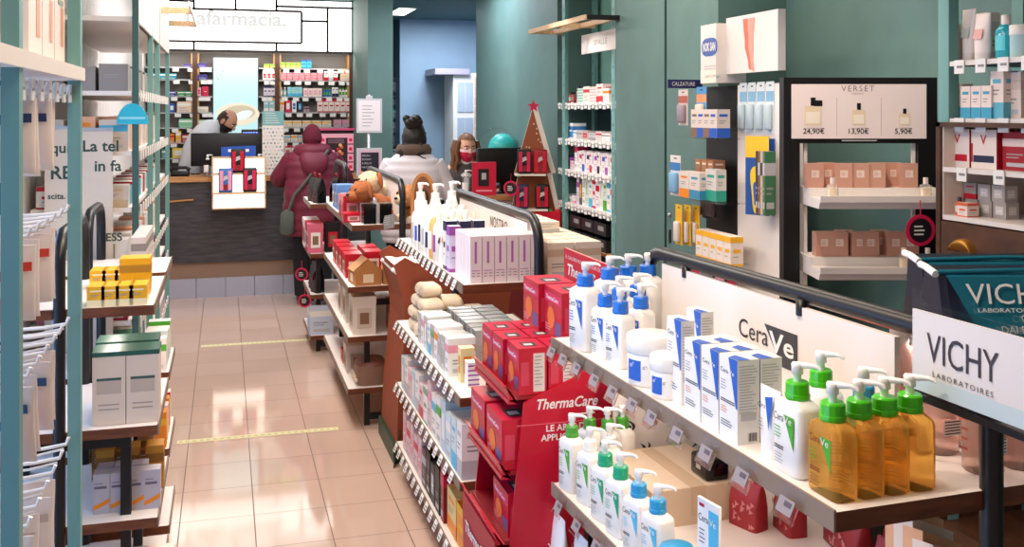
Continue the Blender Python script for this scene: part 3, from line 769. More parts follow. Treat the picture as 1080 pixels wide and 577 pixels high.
for cx, cz in ((.80, .40), (.84, .43), (.93, .46), (.82, .33)):
    for r0, r1, m in ((.022, .025, '#e88a90'), (.006, .012, 'white')):
        n = 24; t.add([(cx + r * math.cos(2 * math.pi * k / n), yN - .001, cz + r * math.sin(2 * math.pi * k / n)) for r in (r0, r1) for k in range(n)], [(k, (k + 1) % n, n + (k + 1) % n, n + k) for k in range(n)], m)
n = 20
t.poly([(.87 + .075 * math.cos(2 * math.pi * k / n) , yN - .0006, .36 + .12 * math.sin(2 * math.pi * k / n)) for k in range(n)], '#d8452f')
tw(t, 'side_print', TS)
for z, xf in ((.885, .735), (.685, .715), (.50, .70)):
    s = MB()
    s.box(xf + .02, 1.21, yN + .006, yF, z - .01, z, 'dark_red')
    s.prism([(xf, yN + .006, z - .012), (xf + .025, yN + .006, z - .02), (xf + .018, yN + .006, z - .02), (xf - .014, yN + .006, z + .028), (xf - .009, yN + .006, z + .028)], (0, yF - yN - .006, 0), 'red')
    s.box(xf - .005, xf + .02, yN + .006, yF, z - .02, z - .008, 'red')
    tw(s, 'tray', TS)
f = MB(); f.prism([(.70, yN + .006, 0), (.692, yN + .006, .50), (.698, yN + .006, .50), (.71, yN + .006, 0)], (0, yF - yN - .006, 0), '#a80f2a')
fr = tw(f, 'front_panel', TS)
l = MB(); l.text('ThermaCare', (.6905, yF - .04, .40), FX, FZ, .036, 'white', width=.28, bold=.02, shear=.25); tw(l, 'front_lettering', fr)
h = MB(); h.box(1.045, 1.053, 2.58, 3.02, .98, 1.215, 'red', {'+z': '#e8a0a0'}); hd = tw(h, 'header_card', TS)
l = MB(); l.text('IL CALORE MUSCOLARE CHE DURA', (1.045, 3.0, 1.185), FX, FZ, .011, 'white', off=.001, width=.34); l.text('ThermaCare', (1.045, 2.99, 1.135), FX, FZ, .036, 'white', width=.33, bold=.02, shear=.25, off=.001); l.text('IL SOLLIEVO', (1.045, 2.99, 1.105), FX, FZ, .013, 'white', off=.001)
tw(l, 'header_lettering', hd)
# heat patch boxes
def patch_box(w, d, h):
    b = MB().box(-d / 2, d / 2, -w / 2, w / 2, 0, h, 'red', {'+z': '#c81440'})
    quad(b, (-d / 2, w / 2, h * .70), FX, FZ, w, h * .2, '#d8305a'); b.text('ThermaCare', (-d / 2, w * .42, h * .75), FX, FZ, h * .09, 'white', width=w * .72, bold=.02, off=.001)
    n = 12; b.poly([(-d / 2 - .0008, w * .12 + w * .22 * math.cos(2 * math.pi * k / n) , h * .4 + h * .22 * math.sin(2 * math.pi * k / n)) for k in range(n)][::-1], '#e8793a')
    quad(b, (-d / 2, -w * .1, h * .08), FX, FZ, w * .36, h * .28, '#6d5a86'); rules(b, (-d / 2, w * .44, h * .22), FX, FZ, w * .4, 3, h * .05, '#f2b0b8', h * .018)
    quad(b, (-d * .3, w * .3, h), (1, 0, 0), (0, 1, 0), d * .01, .001, 'white')
    quad(b, (-d * .25, -w * .32, h), (1, 0, 0), (0, 1, 0), d * .5, w * .42, 'dark_grey', .0008); quad(b, (-d * .18, -w * .26, h), (1, 0, 0), (0, 1, 0), d * .3, w * .2, '#d9d0d4', .0014)
    quad(b, (d * .02, -w / 2, h * .06), (1, 0, 0), FZ, d * .4, h * .82, 'offwhite'); rules(b, (d * .06, -w / 2, h * .8), (1, 0, 0), FZ, d * .32, 9, h * .075, '#9a8f90', h * .02, off=.0012)
    quad(b, (-d * .42, -w / 2, h * .2), (1, 0, 0), FZ, d * .28, h * .5, '#d04058')
    return Kind('heat_patch_box', 'box', b)
K_hp = patch_box(.112, .08, .126); K_hb = patch_box(.15, .11, .138)
GH = 'red heat patch boxes'
z = .886
K_hp.row([(.80, 2.625, z), (.885, 2.625, z), (.97, 2.63, z)], 'red heat patch box with white panel, {o} from the aisle, near row, top tray', GH)
K_hp.row([(.79, 2.747, z), (.875, 2.747, z), (.96, 2.747, z)], 'red heat patch box, {o} from the aisle, middle row, top tray', GH)
K_hp.row([(.79, 2.865, z), (.875, 2.865, z), (.96, 2.865, z)], 'red heat patch box, {o} from the aisle, far row, top tray', GH)
K_hb.row([(.945, 2.665, z + .1265)], 'large red heat patch box stacked on top, {o} from the camera', GH)
K_hb.row([(.93, 2.83, z + .1265)], 'large red heat patch box stacked on top, {o} from the camera', GH, start=1)
K_h2 = patch_box(.16, .10, .135)
K_h2.row([(.765, 2.655, .686), (.765, 2.84, .686)], 'wide red heat patch box on the second tray, {o} from the near side', GH)
K_h3 = patch_box(.15, .09, .115)
K_h3.row([(.78, 2.66, .501), ], 'wide red heat patch box alone on the lowest tray', GH)
K_h2.row([(.90, 2.66, .686), (.90, 2.84, .686)], 'wide red heat patch box at the back of the second tray, {o} from the camera', GH)
# ------------------------------------------------------------------ generic packs
_kc = {}
CARTON_NAME = ['care_carton']
def carton(w, d, h, base, acc, style=0, name=None):
    """a carton facing -x: w along y, d along x"""
    name = name or CARTON_NAME[0]; k = ('c', w, d, h, base, acc, style, name)
    if k in _kc: return _kc[k]
    b = MB().box(-d / 2, d / 2, -w / 2, w / 2, 0, h, base)
    X = -d / 2; Y = -w / 2; rr = random.Random(hash(str(k)) % 1000 if False else len(str(k)) + int(h * 1000))
    for o, xd, ww in (((X, w / 2, 0), FX, w), ((-d / 2, Y, 0), (1, 0, 0), d)):
        o = Vector(o); xv = Vector(xd)
        def q(u0, z0, uw, zh, m, off=.0007): quad(b, o + xv * ww * u0 + Vector((0, 0, h * z0)), xd, FZ, ww * uw, h * zh, m, off)
        if style == 0:   q(.0, .62, 1, .2, acc); q(.15, .40, .6, .035, 'text_grey'); q(.15, .32, .45, .03, 'text_grey'); q(.15, .1, .7, .1, 'light_grey')
        elif style == 1: q(.36, .42, .2, .46, acc); q(.12, .2, .25, .02, 'text_grey'); q(.55, .2, .3, .02, 'text_grey'); q(.12, .14, .25, .02, 'text_grey'); q(.55, .14, .3, .02, 'text_grey'); q(.12, .26, .7, .015, acc)
        elif style == 2: q(0, 0, 1, .34, acc); q(.18, .74, .64, .09, acc); q(.18, .58, .5, .03, 'text_grey'); q(.18, .50, .4, .03, 'text_grey')
        elif style == 3: q(0, .8, 1, .2, acc); q(0, .0, 1, .08, acc); q(.2, .45, .6, .12, acc); q(.2, .3, .4, .03, 'text_grey')
        elif style == 4: q(.2, .25, .6, .5, acc); q(.3, .44, .4, .06, 'white', .0012)
        elif style == 5:
            for i in range(5): q(0, .08 + .19 * i, 1, .06, acc)
    K = Kind(name, 'box', b); _kc[k] = K
    return K
def tubeb(w, h, base, acc, capm, name='product_tube'):
    k = ('t', w, h, base, acc, capm)
    if k in _kc: return _kc[k]
    b = MB(); n = 18; hc = h * .16
    b.rings([[(w * .36 * t * math.cos(2 * math.pi * i / n), w / 2 * s_ * math.sin(2 * math.pi * i / n), z) for i in range(n)] for z, t, s_ in ((hc, .95, .92), (h * .4, .95, .96), (h * .75, .6, 1), (h, .06, 1.04))], base)
    c = MB().lathe([(w * .33, 0), (w * .35, hc * .1), (w * .35, hc)], capm, n=16, sy=1.2)
    l = MB(); quad(l, (-w * .37, w * .28, h * .45), FX, (.25, 0, 1), w * .56, h * .22, acc, .0006)
    K = Kind(name, 'tube', b, [('screw_cap', c), ('front_label', l)]); _kc[k] = K
    return K
def bottle(w, h, base, acc, capm, name='product_bottle', d=None, e=2.4, pumped=False, capr=None):
    k = ('b', w, h, base, acc, capm, d, e, pumped)
    if k in _kc: return _kc[k]
    r = w / 2; rx = (d or w) / 2; hb = h * .78; capr = capr or r * .5
    b = MB().loft([(0, rx * .92, r * .92), (h * .02, rx, r), (hb * .82, rx, r), (hb * .94, rx * .75, r * .72), (hb, capr * .9, capr * .9)], base, n=20, e=e)
    l = MB(); 
    for i in range(6):
        a, c = [math.pi + R(-42 + 84 * j / 6) for j in (i, i + 1)]
        def pt(a_, z): 
            cc, ss = math.cos(a_), math.sin(a_)
            return (rx * 1.012 * math.copysign(abs(cc) ** (2 / e), cc), r * 1.012 * math.copysign(abs(ss) ** (2 / e), ss), z)
        l.add([pt(a, hb * .25), pt(c, hb * .25), pt(c, hb * .68), pt(a, hb * .68)], [(3, 2, 1, 0)], acc)
    if pumped:
        c = MB().lathe([(capr, hb), (capr, hb + h * .07)], capm, n=16); pm = pump(capm, h * .15, capr * .7); pt_ = MB(); pt_.v = [(x, y, z + hb + h * .07) for x, y, z in pm.v]; pt_.f, pt_.m, pt_.sm = pm.f, pm.m, pm.sm
        parts = [('cap_collar', c, [('pump_head', pt_)]), ('front_label', l)]
    else:
        c = MB().lathe([(capr, hb), (capr * 1.03, hb + h * .02), (capr, h * .985), (capr * .8, h), (0, h)], capm, n=16)
        parts = [('screw_cap', c), ('front_label', l)]
    K = Kind(name, 'bottle', b, parts); _kc[k] = K
    return K
CN = {'white': 'white', 'purple': 'purple', 'pink': 'pink', 'brand_blue': 'blue', 'brand_green': 'green', 'orange': 'orange', 'yellow': 'yellow', 'red': 'red', 'teal_cap': 'sea green', 'sky_print': 'sky blue', 'light_grey': 'grey', 'navy': 'navy', 'magenta': 'crimson', 'dark_grey': 'dark grey', 'beige': 'beige', 'cream': 'cream', 'offwhite': 'off-white', 'black': 'black', 'kraft': 'kraft brown', 'text_grey': 'mid grey', 'amber': 'amber', 'milky': 'milky', 'silver': 'silver', 'rose_gold': 'rose gold', 'dark_red': 'dark red', 'sky_cap': 'azure'}
def cn(m): return CN.get(m, m)
_used = {}
def uniq(fmt):
    """fills {o} with the next free ordinal for this wording"""
    n = _used.get(fmt, 0); _used[fmt] = n + 1
    return fmt.format(o=ORD[n])

# ------------------------------------------------------------------ middle gondola
Z = 1.075
K_pur = carton(.04, .042, .158, '#ecdfdf', '#ad72b6', 1)
K_purf = K_pur
n = 0
for j in range(5):
    for k in range(6):
        o = K_pur.at(g2(-.235 + .0425 * k + .02, -.60 + .046 * j, Z), f'purple striped pale carton, {ORD[k]} from the aisle, {ORD[j]} row from the shelf end', 'purple striped cartons', R(90))
        n += 1
seq = [('c', '#d9d0ea', 'purple', 3), ('c', 'white', 'navy', 3), ('t', 'cream', 'orange', 'white_plastic'), ('t', 'white_plastic', 'navy', 'white_plastic'), ('b', 'milky', 'purple', 'white_plastic'), ('b', '#e9b36a', 'white', 'white_plastic'),
       ('b', 'white_plastic', 'navy', 'white_plastic'), ('b', 'white_plastic', 'light_grey', 'white_plastic'), ('b', 'milky', 'navy', 'white_plastic'), ('b', 'white_plastic', 'brand_blue', 'white_plastic'), ('b', 'white_plastic', 'light_grey', 'white_plastic'), ('b', 'milky', 'beige', 'white_plastic')]
for j, x in enumerate((-.232, -.182, -.130)):
    y = -.355
    for k, q in enumerate(seq):
        if j and k < 1: y += .05; continue
        if (j and y > .27) or y > .41: continue
        h = .165 + .012 * ((k * 7 + j * 3) % 3)
        if q[0] == 'c': K = carton(.044, .042, h, q[1], q[2], q[3]); kind = 'carton'
        elif q[0] == 't': K = tubeb(.046, h + .01, q[1], q[2], q[3]); kind = 'tube'
        else: K = bottle(.05, h + .02, q[1], q[2], q[3]); kind = 'bottle'
        K.at(g2(x, y, Z), f'{"white" if "white" in q[1] or q[1] == "milky" else "pale"} body lotion {kind}, {ORD[k]} past the striped cartons, {("front", "second", "third")[j]} row', 'body lotions on the middle shelf')
        y += .076 if q[0] == 'b' else .062
for k, (y_, x, hh) in enumerate(((.47, -.195, .262), (.39, -.145, .262), (.33, -.085, .275))):
    bottle(.075, hh, 'white_plastic', 'navy' if k < 2 else 'white', 'white_plastic', d=.05, e=3, pumped=True).at(g2(x, y_, Z), f'tall white pump bottle standing above the lotions, {ORD[k]} from the far end', 'tall white pump bottles')
K_wb = carton(.095, .09, .125, '#e9dccb', 'beige', 0)
for j in range(6):
    for k in range(2):
        K_wb.at(g2(.085 + .1 * k, -.575 + .1 * j, Z), f'cream white carton behind the header, {ORD[k]} column, {ORD[j]} from the red stand', 'cream white cartons', R(90))
K_wl = carton(.09, .08, .04, '#efe4d6', 'light_grey', 2)
for j in range(3): K_wl.at(g2(.13, -.30 + .10 * j, Z + .1255), f'flat cream carton lying on the cream white cartons, {ORD[j]} from the camera', 'flat cream cartons', R(90))
# wooden arch with a little figure
ar = thing('wooden_arch_ornament', 'brown wooden arch ornament with a long-haired figure, behind the white bottles', 'ornament', g2(-.165, .57, Z), R(-14))
P = [(-.055, 0), (-.055, .2)] + [(-.055 * math.cos(a), .2 + .1 * math.sin(a)) for a in [R(12 * i) for i in range(1, 15)]] + [(.055, .2), (.055, 0)]
b = MB().prism([(x, 0, z) for x, z in P], (0, .03, 0), 'kraft')
q = [(x * .72, .2 * .1 + z * .88) for x, z in P]
b.prism([(x, -.003, z) for x, z in q], (0, .003, 0), '#7a4a2a'); b.build('arch', ar)
f = MB().ball((0, -.012, .185), .026, '#2a1a14', .014, .045); f.ball((0, -.02, .19), .016, '#d9a585', .01, .026); f.loft([(.03, .03, .012, 0, -.012), (.1, .024, .012, 0, -.012), (.15, .014, .01, 0, -.012)], '#6d3a2a', n=14, e=2); f.build('figure', ar)

# pads and packs on the second shelf
Z = .70
def soft_pack(w, d, h, m, acc):
    b = MB().rbox(-d / 2, d / 2, -w / 2, w / 2, 0, h, m, min(w, d, h) * .42, 4); quad(b, (-d / 2, w * .25, h * .3), FX, FZ, w * .5, h * .4, acc)
    return Kind('cotton_pack', 'pack', b)
hexm('gauze', '#cdbda3', rough=.7); hexm('film_pack', '#b9bcb9', rough=.2)
K_pad = soft_pack(.13, .1, .052, 'gauze', 'cream')
for k, (x, y, l) in enumerate(((-.20, .42, 0), (-.20, .28, 0), (-.085, .42, 0), (-.09, .27, 0), (.02, .3, 0), (.02, .44, 0), (-.20, .42, 1), (-.19, .28, 1), (-.085, .42, 1), (-.085, .28, 1), (.02, .36, 1), (-.19, .40, 2), (-.09, .34, 2), (-.185, .29, 2), (-.18, .37, 3))):
    K_pad.at(g2(x, y, Z + .0525 * l), uniq('beige gauze pad pack in the ' + ('bottom', 'second', 'third', 'top')[l] + ' layer of the pile, {o} of that layer'), 'beige pad packs', random.uniform(-.12, .12))
cols = [('film_pack', 'light_grey', 0), ('white', 'pink', 0), ('film_pack', 'white', 4), ('white', 'sky_print', 2), ('film_pack', 'teal_cap', 0), ('white', 'orange', 0), ('film_pack', 'light_grey', 2)]
for k in range(9):
    b_, a_, s_ = cols[k % 7]
    carton(.058, .10, .125 + .006 * (k % 3), b_, a_, s_).at(g2(-.205, .185 - .066 * k, Z), f'clear fronted bandage carton at the shelf edge, {ORD[k]} from the beige pad pile', 'bandage cartons')
for j in range(2):
    for k in range(7):
        carton(.05, .09, .14, 'film_pack', 'light_grey', (k + j) % 3).at(g2(-.09 + .1 * j, .16 - .07 * k, Z), f'grey bandage carton, {ORD[j]} row behind the shelf edge, {ORD[k]} from the pad pile', 'bandage cartons')
for k in range(5):
    carton(.03, .15, .125, '#8f8f88', 'text_grey', 0).at(g2(.02 + .036 * k, -.51, Z), f'thin dark grey carton standing on edge near the red stand, {ORD[k]} from the aisle', 'thin grey cartons', R(90))
carton(.04, .05, .085, 'white', 'purple', 5).at(g2(-.20, -.50, Z), 'small white box with purple stripes at the near shelf corner', None, R(90))
carton(.045, .05, .12, '#e9dca0', 'orange', 4).at(g2(-.205, -.435, Z), 'small pale yellow box beside the purple-striped one', None)
# leaflet holder
lf = MB(); lf.box(-.04, .04, -.002, .002, 0, .14, 'offwhite'); lf.box(-.04, .04, -.04, -.002, 0, .002, 'clear'); lf.box(-.04, .04, -.042, -.04, 0, .10, 'clear')
lf.prism([(-.04, -.004, .05), (0, -.008, .045), (.04, -.004, .05), (.04, -.004, .15), (0, -.008, .12), (-.04, -.004, .15)], (0, .001, 0), 'white')
tag(lf.build('leaflet_holder', None, g2(.155, -.60, Z), R(-10)), 'open white leaflet in a clear holder behind the heat patch boxes', 'leaflet')
# third shelf
Z = .42
cols = [('white', 'light_grey', 2), ('#cfdfe6', 'sky_print', 2), ('#cfdfe6', 'white', 0), ('#bcd3e0', 'white', 4), ('white', 'brand_green', 0), ('white', 'sky_print', 0), ('#e4c8cf', 'pink', 0), ('white', 'teal_cap', 3), ('#e4c8cf', 'magenta', 2)]
for k in range(14):
    b_, a_, s_ = cols[min(k, 8) if k < 9 else (k * 3) % 9]
    carton(.075, .10, .185 - .012 * (k % 3) - (.03 if k > 6 else 0), b_, a_, s_).at(g2(-.215, -.585 + .085 * k, Z), f'pale hygiene carton on the third shelf edge, {ORD[k]} from the red stand', 'hygiene cartons on the third shelf')
for k in range(3):
    carton(.075, .10, .18, 'white', 'light_grey', k % 4).at(g2(-.11, -.585 + .085 * k, Z), f'white hygiene carton in the third shelf second row, {ORD[k]} from the red stand', 'hygiene cartons on the third shelf')
for k in range(3):
    carton(.06, .04, .10, 'orange', 'yellow', 4).at((G2[0] - .262, G2[1] + .60 - .0 + .065 * k - .10, Z), f'small orange box at the far end of the third shelf, {ORD[k]} of three', 'small orange boxes') if False else None
# bottom shelf
Z = .15
carton(.14, .09, .15, 'orange', 'yellow', 3).at(g2(-.205, -.555, Z), 'orange yellow carton at the near end of the bottom shelf', 'orange yellow cartons', 0)
carton(.14, .09, .15, '#e9d08a', 'orange', 2).at(g2(-.205, -.40, Z), 'pale yellow carton second on the bottom shelf', 'orange yellow cartons', 0)
carton(.05, .1, .21, 'dark_red', 'magenta', 0).at(g2(-.21, -.285, Z), 'tall dark red carton on the bottom shelf beside the yellow ones', None)
cols = [('black', 'dark_grey', 0), ('dark_grey', 'light_grey', 4), ('black', 'navy', 0), ('#5a4a50', 'light_grey', 0), ('#e4c8cf', 'pink', 4), ('#e4c8cf', 'magenta', 0)]
for k in range(9):
    b_, a_, s_ = cols[k % 6 if k < 4 else 4 + k % 2]
    carton(.075, .10, .17 - .02 * (k % 2), b_, a_, s_).at(g2(-.21, -.20 + .088 * k, Z), f'{"dark" if k < 4 else "pink"} carton on the bottom shelf, {ORD[k]} past the tall dark red one', 'cartons on the bottom shelf')
for k in range(6):
    carton(.13, .09, .12, ('white', 'light_grey')[k % 2], ('yellow', 'sky_print', 'pink')[k % 3], k % 4).at(g2(-.08, -.55 + .19 * k, Z), f'white carton in the bottom shelf second row, {ORD[k]} from the red stand', 'cartons on the bottom shelf')

# ------------------------------------------------------------------ cardboard house stand
CS = thing('cardboard_stand', 'brown cardboard stand with jagged snowy top and green base, between two display shelves', 'display stand', (1.06, 4.87, 0))
def cw(mb, name): return mb.build(name, CS, (-1.0, -4.87, 0))
hexm('gingerbread', '#8f4326', rough=.65, var=.06)
y0, y1_ = 4.64, 5.10
lft = [(.715, .09), (.725, .3), (.745, .5), (.758, .66), (.75, .76), (.725, .84), (.705, .93)]
rgt = [(2.02 - x, z) for x, z in lft]
top = []; 
for k in range(13):
    x = .705 + (1.315 - .705) * k / 12
    top.append((x, .935 + (.022 if k % 2 else -.012) + .006 * (k % 3)))
prof = lft + top[1:-1] + rgt[::-1]
for y in (y0, y1_): cw(MB().prism([(x, y, z) for x, z in prof], (0, .008, 0), 'gingerbread'), 'side_panel')
b = MB(); R_ = [[(x, y, z), (x + .006, y, z)] for y in (y0 + .008, y1_) for x, z in lft]
m = len(lft)
for side_, sgn in ((lft, 1), (rgt, -1)):
    b = MB(); vs = [(x, y, z) for x, z in side_ for y in (y0 + .008, y1_)]
    b.add(vs, [(2 * i, 2 * i + 1, 2 * i + 3, 2 * i + 2) for i in range(m - 1)], 'gingerbread'); cw(b, 'front_panel')
b = MB(); b.box(.712, 1.308, y0 + .01, y1_ - .002, .885, .90, 'white')
for k in range(9): b.ball((.74 + .07 * k, y0 + .05 + .03 * (k % 2), .90), .045, 'white', .045, .018, 10, 6)
for k in range(9): b.ball((.74 + .07 * k, y1_ - .08 - .03 * (k % 2), .90), .045, 'white', .05, .018, 10, 6)
cw(b, 'snow_top')
b = MB().box(.70, 1.32, y0 - .003, y1_ + .01, 0, .09, '#24402f'); b.prism([(.70, y0 - .003, .0), (.69, y0 - .06, 0), (.73, y0 - .003, .16)], (.004, 0, 0), '#24402f'); cw(b, 'base')

# ------------------------------------------------------------------ gift gondola
def gift_box(w, d, h, m, rib, style=0, name='gift_box'):
    k = ('g', w, d, h, m, rib, style)
    if k in _kc: return _kc[k]
    b = MB().box(-d / 2, d / 2, -w / 2, w / 2, 0, h * .8, m); b.box(-d / 2 - .002, d / 2 + .002, -w / 2 - .002, w / 2 + .002, h * .8, h, m)
    l = MB()
    if style == 0:
        l.box(-d / 2 - .003, d / 2 + .003, -w * .06, w * .06, 0, h + .001, rib); l.box(-d * .06, d * .06, -w / 2 - .003, w / 2 + .003, 0, h + .0012, rib)
        for s in (-1, 1): l.tube([(0, 0, h), (0, s * w * .16, h + w * .16), (0, s * w * .26, h + w * .1), (0, s * w * .12, h + .002), (0, 0, h)], w * .03, rib, n=6)
        K = Kind(name, 'gift box', b, [('ribbon', l)])
    else:
        quad(l, (-d / 2 - .002, w * .32, h * .18), FX, FZ, w * .64, h * .52, rib); quad(l, (-d / 2 - .002, w * .2, h * .28), FX, FZ, w * .4, h * .3, '#8a6a55', .001)
        quad(l, (-d * .32, -w / 2 - .002, h * .18), (1, 0, 0), FZ, d * .64, h * .52, rib)
        quad(l, (-d * .2, -w / 2 - .002, h * .28), (1, 0, 0), FZ, d * .4, h * .3, '#8a6a55', .001)
        K = Kind(name, 'gift box', b, [('window_print', l)])
    _kc[k] = K
    return K
Z = 1.06; GG = 'gifts on the gift display shelf'
gift_box(.14, .15, .105, 'black_gloss', 'silver').at(g3(-.13, -.55, Z), 'glossy black gift box with silver ribbon at the near corner of the top shelf', GG, R(4))
st_ = MB().prism([(-.035, 0, 0), (.03, 0, .012), (.035, 0, .085), (-.02, 0, .075)], (0, .003, 0), 'grey'); rules(st_, (-.022, 0, .06), (1, 0, .18), FZ, .042, 4, .011, 'light_grey', .003, off=.001)
tag(st_.build('gift_tag', None, g3(-.075, -.655, Z - .03), R(-12)), 'grey swing card hanging from the black gift box', 'tag')
for k, (x, y, w, h, lab) in enumerate(((-.225, -.30, .12, .13, 'red gift box standing behind the brown plush dog'), (-.24, -.47, .10, .05, 'low red gift box at the top shelf edge beside the black box'), (-.22, -.12, .1, .12, 'red gift box, second behind the plush dogs'))):
    gift_box(w, .1, h, 'red', 'pink', 1).at(g3(x, y, Z), lab, GG)
gift_box(.13, .1, .15, '#5a86c8', 'light_grey', 1).at(g3(-.2, .24, Z), 'blue and white gift box at the far end of the top shelf', GG)
gift_box(.12, .1, .14, '#5a86c8', 'white', 1).at(g3(-.2, .40, Z), 'blue and white gift box farthest from the camera on the top shelf', GG)
hexm('plush_brown', '#a5623a', rough=.95, var=.15); hexm('plush_cream', '#d9c2a2', rough=.95, var=.08); hexm('plush_dark', '#4a2e20', rough=.95)
def plush_dog(lab, loc, rz, main, ear, muzzle, s=1.0):
    """a lying plush dog: body, head with muzzle, ears, four paws, tail; looks along -x"""
    o = thing('plush_dog', lab, 'plush toy', loc, rz, 'plush dogs')
    b = MB(); rr = random.Random(len(lab))
    def blob(c, r, m, ry=None, rz_=None, fur=.10, bb=b):
        i0 = len(bb.v); bb.ball(c, r, m, ry, rz_, 30, 20)
        for i in range(i0, len(bb.v)):
            v = Vector(bb.v[i]); q = (v - Vector(c)); bb.v[i] = tuple(Vector(c) + q * (1 + rr.uniform(-fur, fur)))
    blob((.03 * s, 0, .06 * s), .085 * s, main, .065 * s, .06 * s)
    for sy in (-1, 1):
        b.tube([(-.02 * s, sy * .045 * s, .03 * s), (-.07 * s, sy * .05 * s, .022 * s), (-.095 * s, sy * .05 * s, .02 * s)], [.022 * s, .02 * s, .017 * s], muzzle, n=10)
        b.tube([(.08 * s, sy * .05 * s, .03 * s), (.04 * s, sy * .07 * s, .02 * s), (.02 * s, sy * .075 * s, .018 * s)], [.024 * s, .02 * s, .016 * s], main, n=10)
    b.tube([(.10 * s, 0, .07 * s), (.14 * s, .02 * s, .10 * s), (.15 * s, .03 * s, .13 * s)], [.018 * s, .014 * s, .008 * s], main, n=8)
    b.build('body', o)
    h = MB()
    def hb(*a, **k): blob(*a, bb=h, **k)
    hb((-.055 * s, 0, .135 * s), .058 * s, main, .06 * s, .055 * s)
    hb((-.105 * s, 0, .118 * s), .032 * s, muzzle, .034 * s, .027 * s)
    h.ball((-.135 * s, 0, .128 * s), .009 * s, 'black', .012 * s, .008 * s)
    for sy in (-1, 1): h.ball((-.104 * s, sy * .024 * s, .152 * s), .007 * s, 'black_gloss')
    hd = h.build('head', o)
    for sy in (-1, 1):
        e = MB(); e.rings([[(-.05 * s + .012 * s * math.cos(a) * k, sy * (.05 * s + t * s) , (.165 - z) * s + .03 * s * math.sin(a) * k) for a in [2 * math.pi * i / 10 for i in range(10)]] for t, z, k in ((-.005, 0, .7), (.012, .005, 1), (.026, .03, .9), (.03, .05, .2))], ear)
        e.build('ear', hd)
    return o
plush_dog('cream plush dog with dark muzzle band, sitting up behind the gift boxes', g3(-.05, -.10, Z + .03), R(38), 'plush_cream', 'plush_brown', 'plush_dark', 1.15)
sb_ = MB().rbox(-.1, .1, -.1, .1, 0, .029, '#3a2a26', .02); tag(sb_.build('dark_gift_tin', None, g3(-.05, -.08, Z)), 'low dark tin under the cream plush dog', 'tin', GG)
plush_dog('curly brown plush dog lying behind the black gift box', g3(-.125, -.36, Z), R(25), 'plush_brown', 'plush_brown', 'plush_brown', 1.1)
plush_dog('orange brown plush dog behind the white header on the gift shelf', g3(.09, -.57, Z), R(30), '#b5723f', 'plush_dark', 'plush_cream', 1.05)
gift_box(.14, .14, .10, 'black_gloss', 'silver').at(g3(.20, -.36, Z), 'glossy black gift box on the far side of the gift shelf header', GG)
# middle shelves
Z = .74
def gift_cup(m, acc):
    k = ('cup', m, acc)
    if k in _kc: return _kc[k]
    b = MB().lathe([(.032, 0), (.034, .003), (.042, .1), (.043, .104), (.040, .104), (.035, .02)], m, n=20); l = MB()
    for i in range(6):
        a, c = [math.pi + R(-40 + 80 * j / 6) for j in (i, i + 1)]
        l.add([(.0405 * math.cos(a), .0405 * math.sin(a), .04), (.0405 * math.cos(c), .0405 * math.sin(c), .04), (.0425 * math.cos(c), .0425 * math.sin(c), .08), (.0425 * math.cos(a), .0425 * math.sin(a), .08)], [(3, 2, 1, 0)], acc)
    h = MB().tube([(0, -.042, .085), (0, -.065, .075), (0, -.062, .04), (0, -.037, .03)], .005, m, n=6)
    K = Kind('gift_mug', 'mug', b, [('print_band', l), ('handle', h)]); _kc[k] = K
    return K
for k, (x, y) in enumerate(((-.22, -.30), (-.22, -.12), (-.22, .06), (-.22, .24), (-.1, -.22), (-.1, -.02))):
    gift_box(.14, .09, .13, 'red', 'cream', 1).at(g3(x, y, Z), f'red carton with cream print below the plush dogs, {ORD[k]} from the camera', GG)
def kraft_house(s=1.0):
    k = ('house', s)
    if k in _kc: return _kc[k]
    w, d, h = .17 * s, .14 * s, .10 * s
    b = MB().box(-d / 2, d / 2, -w / 2, w / 2, 0, h * .75, 'kraft')
    for y in (-w / 2, w / 2 - .004): b.prism([(-d / 2, y, h * .75), (d / 2, y, h * .75), (0, y, h * 1.35)], (0, .004, 0), 'kraft')
    rf = MB(); 
    for sx in (-1, 1): rf.prism([(sx * d * .55, -w * .4, h * .72), (0, -w * .4, h * 1.36), (0, w * .4, h * 1.36), (sx * d * .55, w * .4, h * .72)], (0, 0, .004), '#c9925c')
    l = MB(); quad(l, (-d / 2, w * .18, h * .15), FX, FZ, w * .36, h * .45, '#f0d9b8'); quad(l, (-d * .2, -w / 2, h * .15), (1, 0, 0), FZ, d * .4, h * .45, '#f0d9b8')
    K = Kind('kraft_gift_house', 'gift box', b, [('roof', rf), ('window_print', l)]); _kc[k] = K
    return K
kraft_house(1.0).at(g3(-.185, -.55, Z), 'kraft house-shaped gift carton at the near shelf edge', GG, .1)
kraft_house(1.0).at(g3(-.02, -.55, Z), 'kraft house-shaped gift carton behind the one at the shelf edge', GG, -.1)
gift_box(.12, .1, .18, 'navy', 'silver').at(g3(.12, -.50, Z), 'dark blue gift box deep on the gift shelf beside the cardboard stand', GG)
gift_box(.12, .1, .16, 'dark_red', 'pink').at(g3(.24, -.52, Z), 'dark red gift box deep on the gift shelf beside the cardboard stand', GG)
Z = .48
gift_box(.17, .12, .2, '#e5ddd2', '#cfc4b4', 1).at(g3(-.195, -.53, Z), 'white window-front gift carton at the near end of the third gift shelf', GG)
gift_box(.15, .12, .2, '#e5ddd2', '#b9a48e', 1).at(g3(-.195, -.22, Z), 'white window-front gift carton second on the third gift shelf', GG)
gift_box(.15, .12, .17, '#e5ddd2', '#b9a48e', 1).at(g3(-.195, .02, Z), 'white window-front gift carton third on the third gift shelf', GG)
gift_box(.17, .15, .16, '#a8602f', '#7a4322', 1).at(g3(.02, -.53, Z), 'brown gift carton behind the leg frame of the gift shelf', GG)
Z = .21
